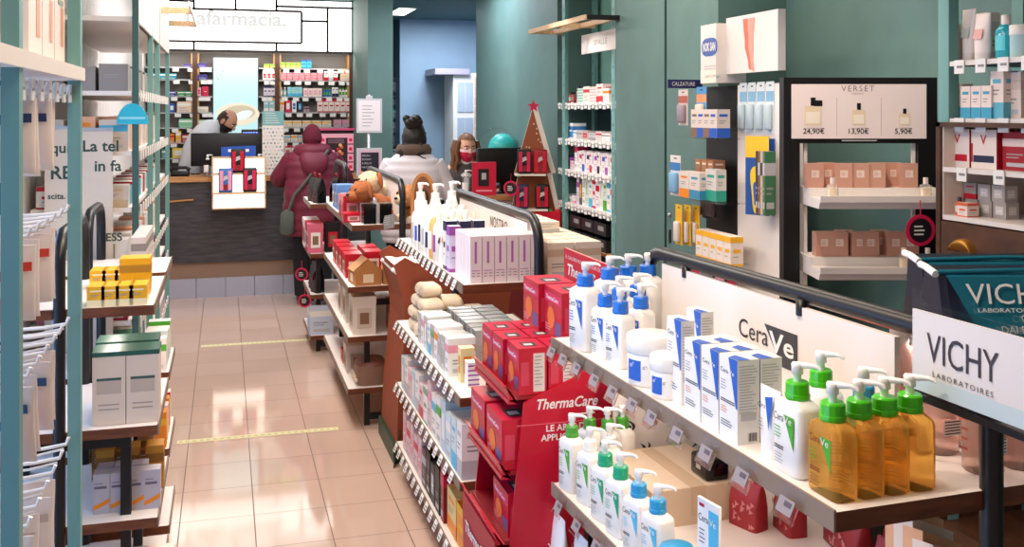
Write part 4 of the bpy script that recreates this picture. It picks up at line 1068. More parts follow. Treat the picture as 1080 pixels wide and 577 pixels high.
bk = MB().loft([(0, .08, .10), (.06, .085, .11), (.10, .08, .10)], '#8a6a5a', n=24, e=4)
bl_ = MB().loft([(.1, .083, .103), (.12, .07, .09), (.132, .03, .04)], '#7a4a3c', n=24, e=3)
bp = MB()
for k in range(7): bp.ball((-.087, -.08 + .027 * k, .03 + .012 * (k % 2)), .01, 'cream', .012, .012, 8, 5)
Kind('gift_basket', 'basket', bk, [('lid', bl_), ('trim', bp)]).at(g3(-.15, -.52, Z), 'brown gift basket with pale trimmed edge on the lowest gift shelf', GG)
gift_box(.15, .12, .15, '#e0d6d0', '#b9a48e', 1).at(g3(-.195, -.26, Z), 'white gift carton on the lowest gift shelf behind the basket', GG)
gift_box(.12, .1, .07, 'red', 'pink', 1).at(g3(-.2, -.06, Z), 'low red gift carton on the lowest gift shelf', GG)
# ------------------------------------------------------------------ gondola by the counter
def black_bag(lab, loc, h=.2):
    gift_bag('gift_bag', .10, .07, h, 'black_gloss', lab, loc, R(20), 'dark_red', 'black gift bags')
Z = 1.02
black_bag('glossy black gift bag at the near corner of the shelf closest to the counter', g4(-.17, -.23, Z), .17)
black_bag('glossy black gift bag second from the camera on the shelf closest to the counter', g4(-.19, -.07, Z), .17)
black_bag('glossy black gift bag third from the camera on the shelf closest to the counter', g4(-.05, -.18, Z), .17)
Z = .68
for k, (x, y, m, a, c) in enumerate(((-.2, -.22, '#d86a86', 'white', 'pink'), (-.2, -.08, 'red', 'white', 'red'), (-.2, .06, '#e8dfe0', 'magenta', 'white and crimson'), (-.2, .19, '#e8dfe0', 'magenta', 'white'), (-.08, -.2, 'black', 'red', 'black'))):
    gift_box(.11, .1, .2, m, a, 1).at(g4(x, y, Z), f'{c} tall gift carton on the second shelf by the counter', 'gift cartons by the counter')
Z = .40
black_bag('glossy black gift bag low on the third shelf by the counter', g4(-.18, -.2, Z), .19); black_bag('glossy black gift bag low on the third shelf, behind the first', g4(-.18, -.04, Z), .19)
Z = .12
for k in range(4):
    carton(.04, .16, .2, ('#c9d6ee', '#8fa9d8')[k % 2], 'white', 0, 'picture_book').at(g4(-.16, -.27 + .05 * k, Z), f'pale blue slim carton on the lowest shelf by the counter, {ORD[k]} from the camera', 'pale blue slim cartons', R(0))
def roundel(lab, loc, rz=0, r=.045):
    o = MB(); n = 22
    o.prism([(r * math.cos(2 * math.pi * k / n), 0, r * math.sin(2 * math.pi * k / n)) for k in range(n)], (0, .003, 0), 'magenta')
    o.poly([(r * .76 * math.cos(2 * math.pi * k / n), -.0006, r * .76 * math.sin(2 * math.pi * k / n)) for k in range(n)], '#20161c')
    rules(o, (-r * .45, 0, r * .2), (1, 0, 0), FZ, r * .9, 3, r * .25, 'white', r * .1, off=.0012)
    q = o.build('hang_tag', None, loc, rz); s = MB().tube([(0, .001, r), (.0, .003, r + .05)], .002, 'magenta', n=6); s.build('tag_cord', q)
    return tag(q, lab, 'tag', 'round black and crimson hang tags')
roundel('round black and crimson tag hanging lowest by the pale blue cartons', g4(-.275, -.30, .36), R(-12))
roundel('round black and crimson tag hanging beside the low black bags', g4(-.285, -.16, .52), R(-12))
# ------------------------------------------------------------------ the illuminated sign over the back wall
YS = 10.42
def SX(u): return xa(u, YS)
def SZ(v, u=250): return za(v, SX(u), YS)
sg = thing('illuminated_sign', 'long white illuminated sign with grey shop name and black grid lines above the counter', 'sign', (SX(250), YS, SZ(30)))
def sw(mb, name, parent=None): return mb.build(name, parent or sg, (-SX(250), -YS, -SZ(30)) if parent is None else (0, 0, 0))
b = MB().box(-.75, 1.27, YS, YS + .2, SZ(54), 2.79, 'white', {'-y': 'sign_glow'}); sw(b, 'light_box')
b = MB(); t_ = .011
hexm('sign_line', '#2a1a1d', rough=.5); mat('sign_grey', (.6, .6, .58), emit=.42, ecol=(.95, .95, .92))
def hl(u0, u1, v, t=t_): b.box(SX(u0), SX(u1), YS - .012, YS, SZ(v) - t, SZ(v) + t, 'sign_line')
def vl(u, v0, v1, t=t_): b.box(SX(u) - t, SX(u) + t, YS - .012, YS, SZ(v1), SZ(v0), 'sign_line')
hl(130, 372, 54, .012); hl(177, 318, 44.5); hl(160, 318, 10.5); vl(318, 10.5, 44.5); vl(177.5, -8, 54); vl(204.5, 44.5, 54); vl(204.5, -8, 10.5); vl(248.5, -8, 10.5); vl(291.5, -8, 10.5); vl(291.5, 44.5, 54); hl(291, 372, 5.5); vl(345.5, 5.5, 54); hl(318, 345.5, 20.5)
hl(172, 204, 2.5); vl(127, -8, 54)
sw(b, 'grid_lines')
b = MB(); b.text('Lafarmacia.', (SX(196), YS, SZ(27.5)), (1, 0, 0), FZ, .158, 'sign_grey', bold=.035, width=SX(302) - SX(196), off=.003)
for k, (u0, u1) in enumerate(((222, 250), (253, 262), (265, 300))): b.box(SX(u0), SX(u1), YS - .003, YS, SZ(37.3), SZ(36.2), 'sign_grey')
for u in (201, 222.5, 244, 262, 292):                    # little serifs
    b.box(SX(u) - .03, SX(u) + .03, YS - .003, YS, SZ(27.5), SZ(27.0), 'sign_grey')
sw(b, 'sign_lettering')
# shelving on the back wall: uprights with glass shelves
bs = thing('wall_shelving', 'grey back wall shelving of the pharmacy behind the counter', 'shelving', (SX(290), 10.6, 0))
def bw(mb, name, parent=None): return mb.build(name, parent or bs, (-SX(290), -10.6, 0) if parent is None else (0, 0, 0))
hexm('shelf_grey', '#9c9792', rough=.5)
bw(MB().box(-.75, 1.27, 10.70, 10.74, .9, SZ(56), 'shelf_grey'), 'back_panel')
for u in (127, 205.5, 292.5, 371):
    c = MB(); x = SX(u); c.box(x - .022, x + .022, 10.44, 10.7, 0, SZ(56), '#4a2d20'); c.box(x - .04, x - .022, 10.46, 10.7, 0, SZ(56), '#c79a63'); c.box(x + .022, x + .04, 10.46, 10.7, 0, SZ(56), '#c79a63'); bw(c, 'upright')
rowsv = (71, 84, 101.5, 118.5, 134.5, 150, 166, 182)
for v in rowsv:
    z = SZ(v)
    c = MB(); c.box(-.75, SX(224), 10.46, 10.70, z - .012, z, 'light_grey'); c.box(SX(273), 1.27, 10.46, 10.70, z - .012, z, 'light_grey')
    s_ = bw(c, 'shelf')
    t = MB(); tg = MB().box(-.03, .03, -.006, 0, -.035, 0, 'white').mesh('price_tag') if 'bt' not in _kc else _kc['bt']; _kc['bt'] = tg
    for u in (183, 199, 212, 218, 279, 284, 300, 312, 322, 336, 347, 358, 366):
        put('price_tag', tg, s_, (SX(u + (v * 7) % 5), 10.46, z - .0125))
# the lit picture panel
lp = thing('backlit_picture', 'tall backlit picture of a cream bowl on pale cyan, on the back wall', 'picture', (SX(249), YS + .02, SZ(100)))
def lw(mb, name): return mb.build(name, lp, (-SX(249), -YS - .02, -SZ(100)))
mat('lit_cyan', (.30, .46, .48), emit=.42, ecol=(.62, .95, 1)); mat('lit_cream', (.5, .45, .36), emit=.4, ecol=(.95, .86, .68)); mat('lit_white', (.4, .46, .48), emit=.5, ecol=(.8, .93, 1)); mat('lit_green', (.5, .75, .45), emit=.2, ecol=(.45, .7, .45)); mat('lit_sand', (.4, .35, .25), emit=.3, ecol=(.82, .7, .5))
lw(MB().box(SX(225), SX(272), YS + .02, YS + .06, SZ(150), SZ(61), 'white', {'-y': 'lit_cyan'}), 'light_panel')
b = MB(); cx, cz = SX(251), SZ(120.5); n = 36; yy = YS + .019
b.poly([(cx + .21 * math.cos(2 * math.pi * k / n), yy, cz + .115 * math.sin(2 * math.pi * k / n)) for k in range(n)], 'lit_cream')
b.poly([(cx + .02 + .15 * math.cos(2 * math.pi * k / n), yy - .001, cz + .02 + .07 * math.sin(2 * math.pi * k / n)) for k in range(n)], 'lit_sand')
b.poly([(cx + .05 + .09 * math.cos(2 * math.pi * k / n), yy - .002, cz - .01 + .05 * math.sin(2 * math.pi * k / n + .5)) for k in range(n)], 'lit_white')
rr = random.Random(3)
for k in range(16):
    x, z, a = SX(228 + rr.random() * 9), SZ(68 + rr.random() * 16), rr.random() * 6
    b.poly([(x + .018 * math.cos(a + q * 1.57) * (1 if q % 2 else .4), yy, z + .018 * math.sin(a + q * 1.57) * (1 if q % 2 else .4)) for q in range(4)][::-1], 'lit_green')
lw(b, 'picture_print')
CARTON_NAME[0] = 'pharmacy_pack'
# products on the back wall (each one its own object)
def small(u0, u1, v, h, n, fmt, cols, kind='c', style=None, grp=None, y=10.5):
    """n packs side by side from pixel u0 to u1 on the shelf whose top is at v, h pixels high"""
    z = SZ(v); hh = h * dep(SX(300), YS) / FPX
    for k in range(n):
        a, c = SX(u0 + (u1 - u0) * k / n), SX(u0 + (u1 - u0) * (k + 1) / n); w_ = round((c - a) * .93, 3); m, acc = cols[k % len(cols)]
        if kind == 'c': K = carton(w_, .09, round(hh, 3), m, acc, (k % 5) if style is None else style)
        elif kind == 't': K = tubeb(w_, round(hh, 3), m, acc, 'white_plastic')
        else: K = bottle(w_, round(hh, 3), m, acc, acc if kind == 'B' else 'white_plastic')
        K.at(((a + c) / 2, y, z), fmt.format(o=ORD[k]), grp or 'packs on the back wall shelving', R(90))
W, PK, CY_, GR, RD, BL, BG = 'white', '#f0b9c2', '#9fd8dc', 'brand_green', 'red', 'brand_blue', '#e8d9c0'
small(296, 318, 71, 6, 4, 'lime green flat pack on the top back shelf, {o} from the wooden upright', [('#c9e35a', 'brand_green'), ('#d9c95a', GR)], style=0)
small(318, 329, 71, 9, 2, 'turquoise pack on the top back shelf beside the lime packs, {o} of two', [('#39b8c8', BL)], style=3)
small(296, 341, 84, 8, 7, 'pink topped pack on the second back shelf, {o} from the wooden upright', [(PK, 'red')], style=5)
small(342, 357, 84, 10, 3, 'white pack on the second back shelf beside the pink packs, {o} of three', [(W, 'red'), (W, 'light_grey')], style=2)
small(359, 371, 84, 12, 1, 'peach coloured carton at the pillar end of the second back shelf', [('#f0cfae', 'orange')], style=0)
small(295, 303, 101.5, 10, 2, 'pale bottle on the third back shelf beside the wooden upright, {o} of two', [('#9dc7c9', W)], 'b')
small(303.5, 319, 101.5, 10, 4, 'pale cyan carton on the third back shelf, {o} of four', [(CY_, 'sky_print')], style=2)
small(320, 340, 101.5, 9, 4, 'blush white carton on the third back shelf, {o} of four', [('#f0dcd8', 'pink')], style=4)
small(341, 350, 101.5, 9.5, 3, 'bright blue and green bottle on the third back shelf, {o} of three', [('brand_blue', GR)], 'B')
small(350.5, 357, 101.5, 10, 2, 'white and blue carton on the third back shelf, {o} of two', [(W, 'navy')], style=2)
small(358, 371, 101.5, 10, 4, 'white bottle with dark green top on the third back shelf, {o} of four', [('white_plastic', 'pale_green_cap')], 'B')
small(295.5, 300, 118.5, 13, 1, 'cream carton on the fourth back shelf beside the wooden upright', [(BG, 'orange')], style=0)
small(301, 307, 118.5, 13, 1, 'crimson carton on the fourth back shelf', [('magenta', W)], style=4)
small(308, 313, 118.5, 13, 1, 'white and blue carton on the fourth back shelf beside the crimson one', [(W, BL)], style=4)
small(314, 319, 118.5, 12, 1, 'navy carton on the fourth back shelf', [('navy', 'sky_print')], style=4)
small(320, 327, 118.5, 6, 2, 'low mauve pack on the fourth back shelf, {o} of two', [('#b08a9a', 'dark_grey')], style=0)
small(335, 371, 118.5, 14, 6, 'white carton with red top on the fourth back shelf, {o} from the lit picture', [('#f0dfd8', 'red')], style=3)
small(298, 350, 134.5, 7, 5, 'low cream carton on the fifth back shelf, {o} from the wooden upright', [('#efe1d0', 'yellow')], style=0)
small(352, 370, 134.5, 8, 2, 'mauve pack on the fifth back shelf near the pillar, {o} of two', [('#c9a0b4', 'pink')], style=0)
small(299, 322, 150, 7, 3, 'cream and blue pack on the sixth back shelf, {o} of three', [(BG, 'sky_print'), ('#efe1d0', 'orange')], style=0)
small(300, 322, 166, 12, 3, 'pack with red band on the seventh back shelf, {o} of three', [('#f0dcd0', 'red')], style=3)
small(297, 322, 182, 8, 3, 'grey pack on the lowest back shelf beside the grey poster, {o} of three', [('light_grey', 'grey')], style=0)
# the narrow bays beside the lit picture and the bay behind the wall shelving
for (u0, u1, v, h, n, nm, cols, s_) in (
    (208, 218, 71, 4, 1, 'purple flat pack high beside the lit picture', [('#5a4aa8', 'navy')], 0), (193, 202, 71, 3, 1, 'purple flat pack high across the upright from the lit picture', [('#6a5ab0', 'navy')], 0),
    (208, 219, 84, 5, 1, 'violet flat pack on the second back shelf beside the lit picture', [('#4a4098', 'navy')], 0), (208, 212, 101.5, 9, 1, 'pink pack on the third back shelf beside the lit picture', [('#f0b0c0', 'magenta')], 4), (213, 220, 101.5, 10, 1, 'crimson pack on the third back shelf beside the lit picture', [('magenta', 'red')], 4),
    (208, 220, 118.5, 6, 1, 'low cream pack on the fourth back shelf beside the lit picture', [(BG, 'white')], 0), (209, 220, 134.5, 8, 1, 'pale green pack on the fifth back shelf beside the lit picture', [('#a8d8b0', 'white')], 0),
    (278, 291, 71, 4, 2, 'lime flat pack high between the lit picture and the upright, {o} of two', [('#c9d85a', GR)], 0), (277, 291, 84, 9, 3, 'white and red pack between the lit picture and the upright, {o} of three', [(W, 'red')], 4),
    (278, 290, 101.5, 11, 3, 'mauve white pack between the lit picture and the upright, {o} of three', [('#d8d0dc', 'navy')], 3), (278, 290, 118.5, 12, 2, 'pale cyan carton between the lit picture and the upright, {o} of two', [('#9cc8cc', 'white')], 2),
    (150, 186, 84, 6, 4, 'turquoise pack on the second back shelf beyond the wall shelving, {o} of four', [('#1fa3b5', W), ('#1f8fae', W)], 0), (178, 185, 101.5, 5, 1, 'deep blue pack on the third back shelf', [('#2a3aa0', W)], 0), (187, 203, 101.5, 5, 2, 'green pack on the third back shelf, {o} of two', [('#1f8f4a', W)], 0),
    (178, 184, 118.5, 9, 1, 'round blue pack on the fourth back shelf', [('#2a5ab8', W)], 4), (186, 202, 118.5, 11, 1, 'wide cream carton on the fourth back shelf', [('#ead0b8', W)], 0), (188, 204, 134.5, 9, 1, 'mint green carton on the fifth back shelf', [('#7ed0a0', W)], 0),
    (177, 184, 150, 9, 1, 'orange pack on the sixth back shelf', [('orange', 'red')], 0), (185, 191, 150, 12, 1, 'yellow pack on the sixth back shelf', [('yellow', W)], 0), (192, 200, 150, 8, 1, 'crimson pack on the sixth back shelf', [('#d84a68', W)], 0),
    (170, 179, 166, 9, 1, 'teal pack on the seventh back shelf', [('#4aa0a0', W)], 0), (181, 194, 166, 10, 1, 'yellow and white carton on the seventh back shelf', [('#f0d060', W)], 4)):
    small(u0, u1, v, h, n, nm, cols, style=s_)

# ------------------------------------------------------------------ the service counter
CT = thing('service_counter', 'long dark wood service counter with pale top under the illuminated sign', 'counter', (.2, 9.25, 0))
def ctw(mb, name, parent=None): return mb.build(name, parent or CT, (-.2, -9.25, 0) if parent is None else (0, 0, 0))
ctw(MB().box(-.74, 1.26, 9.25, 9.75, .31, 1.03, 'black_oak'), 'front_panel')
ctw(MB().box(-.74, 1.26, 9.22, 9.80, 1.03, 1.075, 'oak'), 'counter_top')
ctw(MB().box(-.74, 1.26, 9.27, 9.72, .17, .31, '#8d7260'), 'base_board')
b = MB()
for k in range(8): b.box(-.74 + .25 * k, -.744 + .25 * (k + 1), 9.24, 9.70, 0, .17, 'plinth_tile')
ctw(b, 'plinth')
b = MB().tube([(xa(178, 9.24), 9.235, .86), (xa(190, 9.24), 9.215, .868), (xa(204, 9.24), 9.235, .872)], .008, '#b8823e', n=8); ctw(b, 'handle')
# stepped light box hanging on the counter front
Y0 = 9.06
ld = thing('lighted_display', 'white lighted step display with wood trim hooked over the counter front', 'display', (xa(250, Y0), Y0, 1.0))
mat('box_glow', (1, .95, .86), emit=1.0, ecol=(1, .94, .84))
def lw2(mb, name): return mb.build(name, ld, (-xa(250, Y0), -Y0, -1.0))
xs0, xs1 = xa(225, Y0), xa(279, Y0)
st = [(za(219, .1, Y0), za(204, .1, Y0), Y0), (za(204, .1, Y0), za(184, .1, Y0), Y0 + .05), (za(184, .1, Y0), za(167, .1, Y0), Y0 + .10)]
for z0, z1, y in st:
    lw2(MB().box(xs0, xs1, y, Y0 + .15, z0, z1, 'white', {'-y': 'box_glow'}), 'light_step')
b = MB()
for z0, z1, y in st: b.box(xs0 - .01, xs1 + .01, y - .045, y + .01, z1 - .004, z1 + .012, 'pale_wood')
b.box(xs0 - .01, xs1 + .01, Y0 - .005, Y0 + .01, st[0][0] - .012, st[0][0], 'pale_wood')
for x in (xs0 - .012, xs1): b.box(x, x + .012, Y0 - .005, Y0 + .15, st[0][0], st[2][1] + .01, 'pale_wood')
lw2(b, 'wood_trim')
def gift_pack(m, acc):
    k = ('pack', m, acc)
    if k in _kc: return _kc[k]
    b = MB().rbox(-.035, .035, -.06, .06, 0, .21, m, .012); l = MB()
    quad(l, (-.0352, .05, .02), FX, FZ, .03, .17, acc); quad(l, (-.0352, -.02, .02), FX, FZ, .03, .17, acc); l.poly([(-.036, .02, .1), (-.036, -.02, .12), (-.036, -.015, .15), (-.036, .015, .14)], 'light_grey'); quad(l, (-.0356, .02, .02), FX, FZ, .04, .05, '#8a2030')
    K = Kind('gift_pack', 'gift pack', b, [('front_print', l)]); _kc[k] = K
    return K
for u, z, y, m, acc, lab in ((238, st[0][1], Y0 - .01, '#3a6ab0', 'pink', 'blue and pink gift pack on the lower step of the lighted display'), (263.5, st[0][1], Y0 - .01, 'black', 'magenta', 'black and crimson gift pack on the lower step of the lighted display'), (251, st[1][1], Y0 + .04, 'black', 'red', 'black and red gift pack on the middle step of the lighted display')):
    gift_pack(m, acc).at((xa(u, y), y, z + .013), lab, 'gift packs on the lighted display', R(90))
TOPZ = 1.076
def monitor(lab, loc, rz, w, h):
    o = thing('computer_monitor', lab, 'monitor', loc, rz)
    MB().rbox(-w / 2, w / 2, -.02, .02, .08, .08 + h, 'black', .01).build('screen_housing', o)
    MB().box(-.03, .03, .0, .04, .01, .14, 'black').build('neck', o); MB().rbox(-.11, .11, -.08, .08, 0, .012, 'black', .006).build('stand_foot', o)
    MB().box(-w / 2 + .01, w / 2 - .01, .0202, .021, .09, .07 + h, 'dark_grey').build('screen', o)
monitor('wide black monitor seen from behind, on the dark service counter', (xa(241, 9.5), 9.5, TOPZ), R(0), .66, .30)
def sanitizer(loc, lab):
    K = bottle(.065, .19, 'clear_tint', 'white', 'white_plastic', pumped=True, name='sanitizer_bottle'); K.at(loc, lab, 'hand sanitizer bottles', R(60))
sanitizer((xa(219, 9.3), 9.3, TOPZ), 'clear pump bottle of hand gel on the dark counter beside the monitor')
sanitizer((xa(273, 9.3), 9.3, TOPZ), 'pump bottle of hand gel on the dark counter beside the grey poster')
b = MB().box(-.15, .15, -.06, .06, 0, .20, '#2a56b0'); b.prism([(-.15, -.061, .2), (.15, -.061, .2), (.15, -.061, .27), (-.15, -.061, .26)], (0, .004, 0), '#2a56b0')
for k in range(5): b.ball((-.12 + .05 * k, -.06, .13), .022, ('#7fb8e8', 'white', '#12306a')[k % 3], .01, .03)
for k in range(4): b.box(-.09 + .05 * k, -.06 + .05 * k, -.064, -.0612, .215, .24, 'white')
b.box(-.14, .14, -.0615, -.0605, .02, .05, '#8fc0f0')
tag(b.build('counter_box', None, (xa(251.5, 9.33), 9.33, TOPZ), 0), 'blue counter box of small packs with white print, before the wide monitor', 'box')
cd_ = thing('customer_display', 'small customer display with blue glowing digits on a pole above the blue box', 'display', (xa(264, 9.6), 9.6, TOPZ))
mat('blue_digits', (.1, .2, 1), emit=2.5, ecol=(.12, .2, 1))
MB().lathe([(.012, 0), (.012, .36)], 'black', n=10).build('pole', cd_); MB().rbox(-.05, .05, -.05, .05, 0, .01, 'black', .004).build('base', cd_)
MB().rbox(-.08, .08, -.02, .02, .34, .41, 'black', .006).build('housing', cd_); b = MB()
for k in range(6): b.box(-.066 + .023 * k, -.05 + .023 * k, -.0215, -.0202, .36, .385, 'blue_digits')
b.build('digits', cd_)
ph = thing('desk_phone', 'black desk phone with curled cord on the dark counter near the wall shelving', 'phone', (xa(190, 9.4), 9.4, TOPZ))
MB().rbox(-.08, .08, -.07, .07, 0, .04, 'black', .012).build('phone_base', ph); MB().tube([(-.085, -.02, .05), (-.06, -.02, .075), (.05, -.02, .075), (.085, -.02, .05)], [.02, .014, .014, .02], 'black', n=10).build('handset', ph)
MB().tube([(.08 + .01 * k / 3 + .012 * math.cos(k), -.05 + .012 * math.sin(k), .012 + .001 * k % .01) for k in range(30)], .003, 'black', n=5).build('phone_cord', ph)
# grey patterned poster stand
pw = thing('poster_stand', 'grey counter poster with geometric leaf pattern and teal heading', 'poster', (xa(288, 9.3), 9.3, TOPZ))
b = MB().box(-.095, .095, -.004, .004, .0, .58, 'offwhite'); b.build('poster_board', pw)
b = MB(); b.box(-.095, .095, -.0055, -.0041, .45, .58, '#6fa3a3'); rr = random.Random(11)
for k in range(5): b.box(-.07, .02 + .01 * k, -.0065, -.0056, .56 - .022 * k, .565 - .022 * k, 'offwhite')
for i in range(6):
    for j in range(13):
        x, z = -.08 + .032 * i + .016 * (j % 2), .025 + .033 * j; a = rr.random() * 3
        b.poly([(x + .015 * math.cos(a + q * 1.57) * (1 if q % 2 else .55), -.0046, z + .015 * math.sin(a + q * 1.57) * (1 if q % 2 else .55)) for q in range(4)][::-1], rr.choice(['#7f9a9a', '#9fb0b4', '#b9c4c4', '#5f7a7a', '#c9b9a9']))
b.build('poster_print', pw); MB().box(-.095, .095, -.03, .03, 0, .006, 'light_grey').build('stand_foot', pw)
# advent display with pink cards behind the customer in burgundy
ad = thing('card_display', 'dark panel edged with pink cards on the counter beyond the burgundy coat', 'display', (xa(355, 9.45), 9.45, TOPZ))
x0 = xa(337, 9.45) - xa(355, 9.45); x1 = xa(373, 9.45) - xa(355, 9.45)
b = MB().box(x0, x1, 0, .02, 0, .40, '#2a1a22'); b.box(x0, x1, -.004, 0, .33, .37, '#e0a0b0'); b.box(x0 - .005, x1 + .005, -.03, .03, .40, .42, '#c0406a'); b.build('panel', ad)
cdm = MB().box(-.028, .028, -.006, 0, 0, .075, '#ee9db0'); cdm.box(-.015, .015, -.0068, -.006, .02, .05, 'magenta'); cm = cdm.mesh('pink_card')
for k in range(4):
    put('pink_card', cm, ad, (x1 - .03, -.002, .02 + .085 * k)); put('pink_card', cm, ad, (x0 + .03, -.002, .02 + .085 * k))
put('pink_card', cm, ad, (x0 + .11, -.002, .14))
b = MB(); 
for k in range(8): b.ball((x0 + .19 + .02 * math.cos(k * 2), -.005, .12 + .02 * k), .016, ('#d86a3a', '#e8b060', 'red')[k % 3], .006)
for k in range(3): b.box(x0 + .08, x1 - .09, -.003, 0, .28 + .015 * k, .286 + .015 * k, '#8a6a74')
b.build('panel_print', ad)
# notice frames on a floor pole before the pillar
nf = thing('notice_stand', 'floor pole with two framed notices before the teal pillar', 'sign stand', (xa(389, 9.0), 9.0, 0))
MB().lathe([(.016, 0), (.016, 1.80), (.0, 1.81)], 'silver', n=12).build('pole', nf); MB().lathe([(.16, 0), (.16, .012), (.02, .02)], 'silver', n=28).build('base', nf)
def z9(v): return za(v, xa(389, 9.0), 9.0)
for v0, v1, dark in ((104, 140, False), (156, 186, True)):
    w_ = .115; zb, zt = z9(v1), z9(v0); f = MB(); f.box(-w_, w_, -.03, -.017, zb, zt, 'light_grey'); o = f.build('frame', nf)
    p = MB(); p.box(-w_ + .018, w_ - .018, -.032, -.03, zb + .018, zt - .018, '#cfa9bb' if dark else '#e6dcdf'); 
    if dark:
        p.box(-w_ + .04, w_ - .03, -.033, -.032, zb + .035, zt - .04, '#23202a')
        for k, t_ in enumerate(('REGALI', 'BUONO', '& BELLO', 'NATALE')): p.text(t_, (-w_ + .05, -.033, zt - .075 - .035 * k), (1, 0, 0), FZ, .016, 'light_grey')
    else:
        rules(p, (-w_ + .05, -.032, zt - .07), (1, 0, 0), FZ, .13, 7, .03, 'text_grey', .007)
    p.build('notice', o)
b = MB().box(-.03, .03, -.028, -.01, z9(104), z9(101), 'light_grey'); b.build('clip', nf)

# ------------------------------------------------------------------ dispensary seen through the passage
dc = thing('drawer_cabinet', 'white dispensary cabinet with grey doors and stacked drawers, beyond the passage', 'cabinet', (xa(492, 11.6), 11.6, 0))
xl, xr_ = xa(478, 11.6) - xa(492, 11.6), .35
b = MB().box(xl, xr_, 0, .5, 0, za(77, 2.9, 11.6), 'white_paint'); b.build('cabinet_body', dc)
for i in range(2):
    for j in range(3): MB().box(xl + .05 + .10 * i, xl + .14 + .10 * i, -.008, 0, 1.65 - .42 * j, 2.0 - .42 * j, '#aab4c4').build('door', dc)
dm = MB().box(-.05, .05, -.012, 0, 0, .11, '#c9a898'); dm.box(-.035, .035, -.02, -.012, .07, .075, 'dark_grey'); dm = dm.mesh('drawer')
for k in range(10): put('drawer', dm, dc, (xl + .31, 0, .9 + .118 * k))
b = MB().box(-.32, .1, -.1, .5, 0, .07, '#9a90a4'); tag(b.build('air_unit', None, (xa(478, 12.0), 11.65, za(84, 2.7, 11.6) + .06), 0), 'mauve grey housing on the pale blue wall above the dispensary cabinet', 'housing')
b = MB().box(-.3, .12, 0, .3, 0, 2.2, 'dark_grey')
ss = thing('storage_shelf', 'grey storage shelf of small packs beyond the teal pillar', 'shelf', (xa(415, 12.5), 12.5, 0))
for k in range(12):
    MB().box(-.3, .16, 0, .3, .2 + .17 * k, .215 + .17 * k, 'grey').build('shelf', ss)
MB().box(-.3, .16, .29, .30, 0, 2.3, 'dark_grey').build('back_panel', ss)
for k in range(10):
    carton(.12, .1, .11, ('light_grey', 'white', '#8a93a0')[k % 3], ('grey', 'sky_print', 'dark_grey')[k % 3], k % 4).at((xa(419, 12.5) + .02 * (k % 3) - .04, 12.58, .216 + .17 * (k + 1)), f'pale storage pack beyond the pillar, {ORD[k]} from the bottom', 'packs in the storage shelf', R(90))
cl = thing('ceiling_light', 'square lit ceiling panel beyond the teal pillar', 'lamp', (1.93, 11.2, 2.79))
MB().box(-.11, .11, -.38, .38, -.004, .02, 'white_paint').build('light_frame', cl); MB().box(-.09, .09, -.35, .35, -.008, -.004, 'panel_glow').build('diffuser', cl)
# ------------------------------------------------------------------ people
hexm('skin_tone', '#c9957a', rough=.55, sss=.05); hexm('skin_light', '#d9a68c', rough=.55, sss=.05)
hexm('hair_dark', '#17110f', rough=.5); hexm('hair_brown', '#3a261b', rough=.5); hexm('hair_blond', '#6f4a2e', rough=.5, var=.2)
hexm('burgundy', '#62102a', rough=.6, var=.12); hexm('burgundy_knit', '#570d22', rough=.9, var=.15); hexm('coat_white', '#dfe3ea', rough=.7); hexm('puffer', '#d3ced6', rough=.45, var=.05); hexm('collar_fur', '#5a4a42', rough=.95, var=.2)
hexm('jacket_grey', '#3d3836', rough=.7, var=.25); hexm('trouser_black', '#14141a', rough=.8); hexm('olive_strap', '#4a5049', rough=.7)

def skin_mesh(name, pts, edges, root, m, extra=None):
    me = bpy.data.meshes.new(name); me.from_pydata([p[0] for p in pts], edges, [])
    o = bpy.data.objects.new(name, me); col.objects.link(o)
    o.modifiers.new('skin', 'SKIN'); o.modifiers.new('smooth', 'SUBSURF').levels = 1
    for i, p in enumerate(pts):
        sv = me.skin_vertices[0].data[i]; sv.radius = (p[1], p[1] if len(p) < 3 else p[2]); sv.use_root = i == root
    bpy.context.view_layer.update()
    ev = bpy.data.meshes.new_from_object(o.evaluated_get(bpy.context.evaluated_depsgraph_get()))
    b = MB(); b.add([tuple(v.co) for v in ev.vertices], [tuple(p.vertices) for p in ev.polygons], m, True)
    bpy.data.objects.remove(o); bpy.data.meshes.remove(me); bpy.data.meshes.remove(ev)
    return b

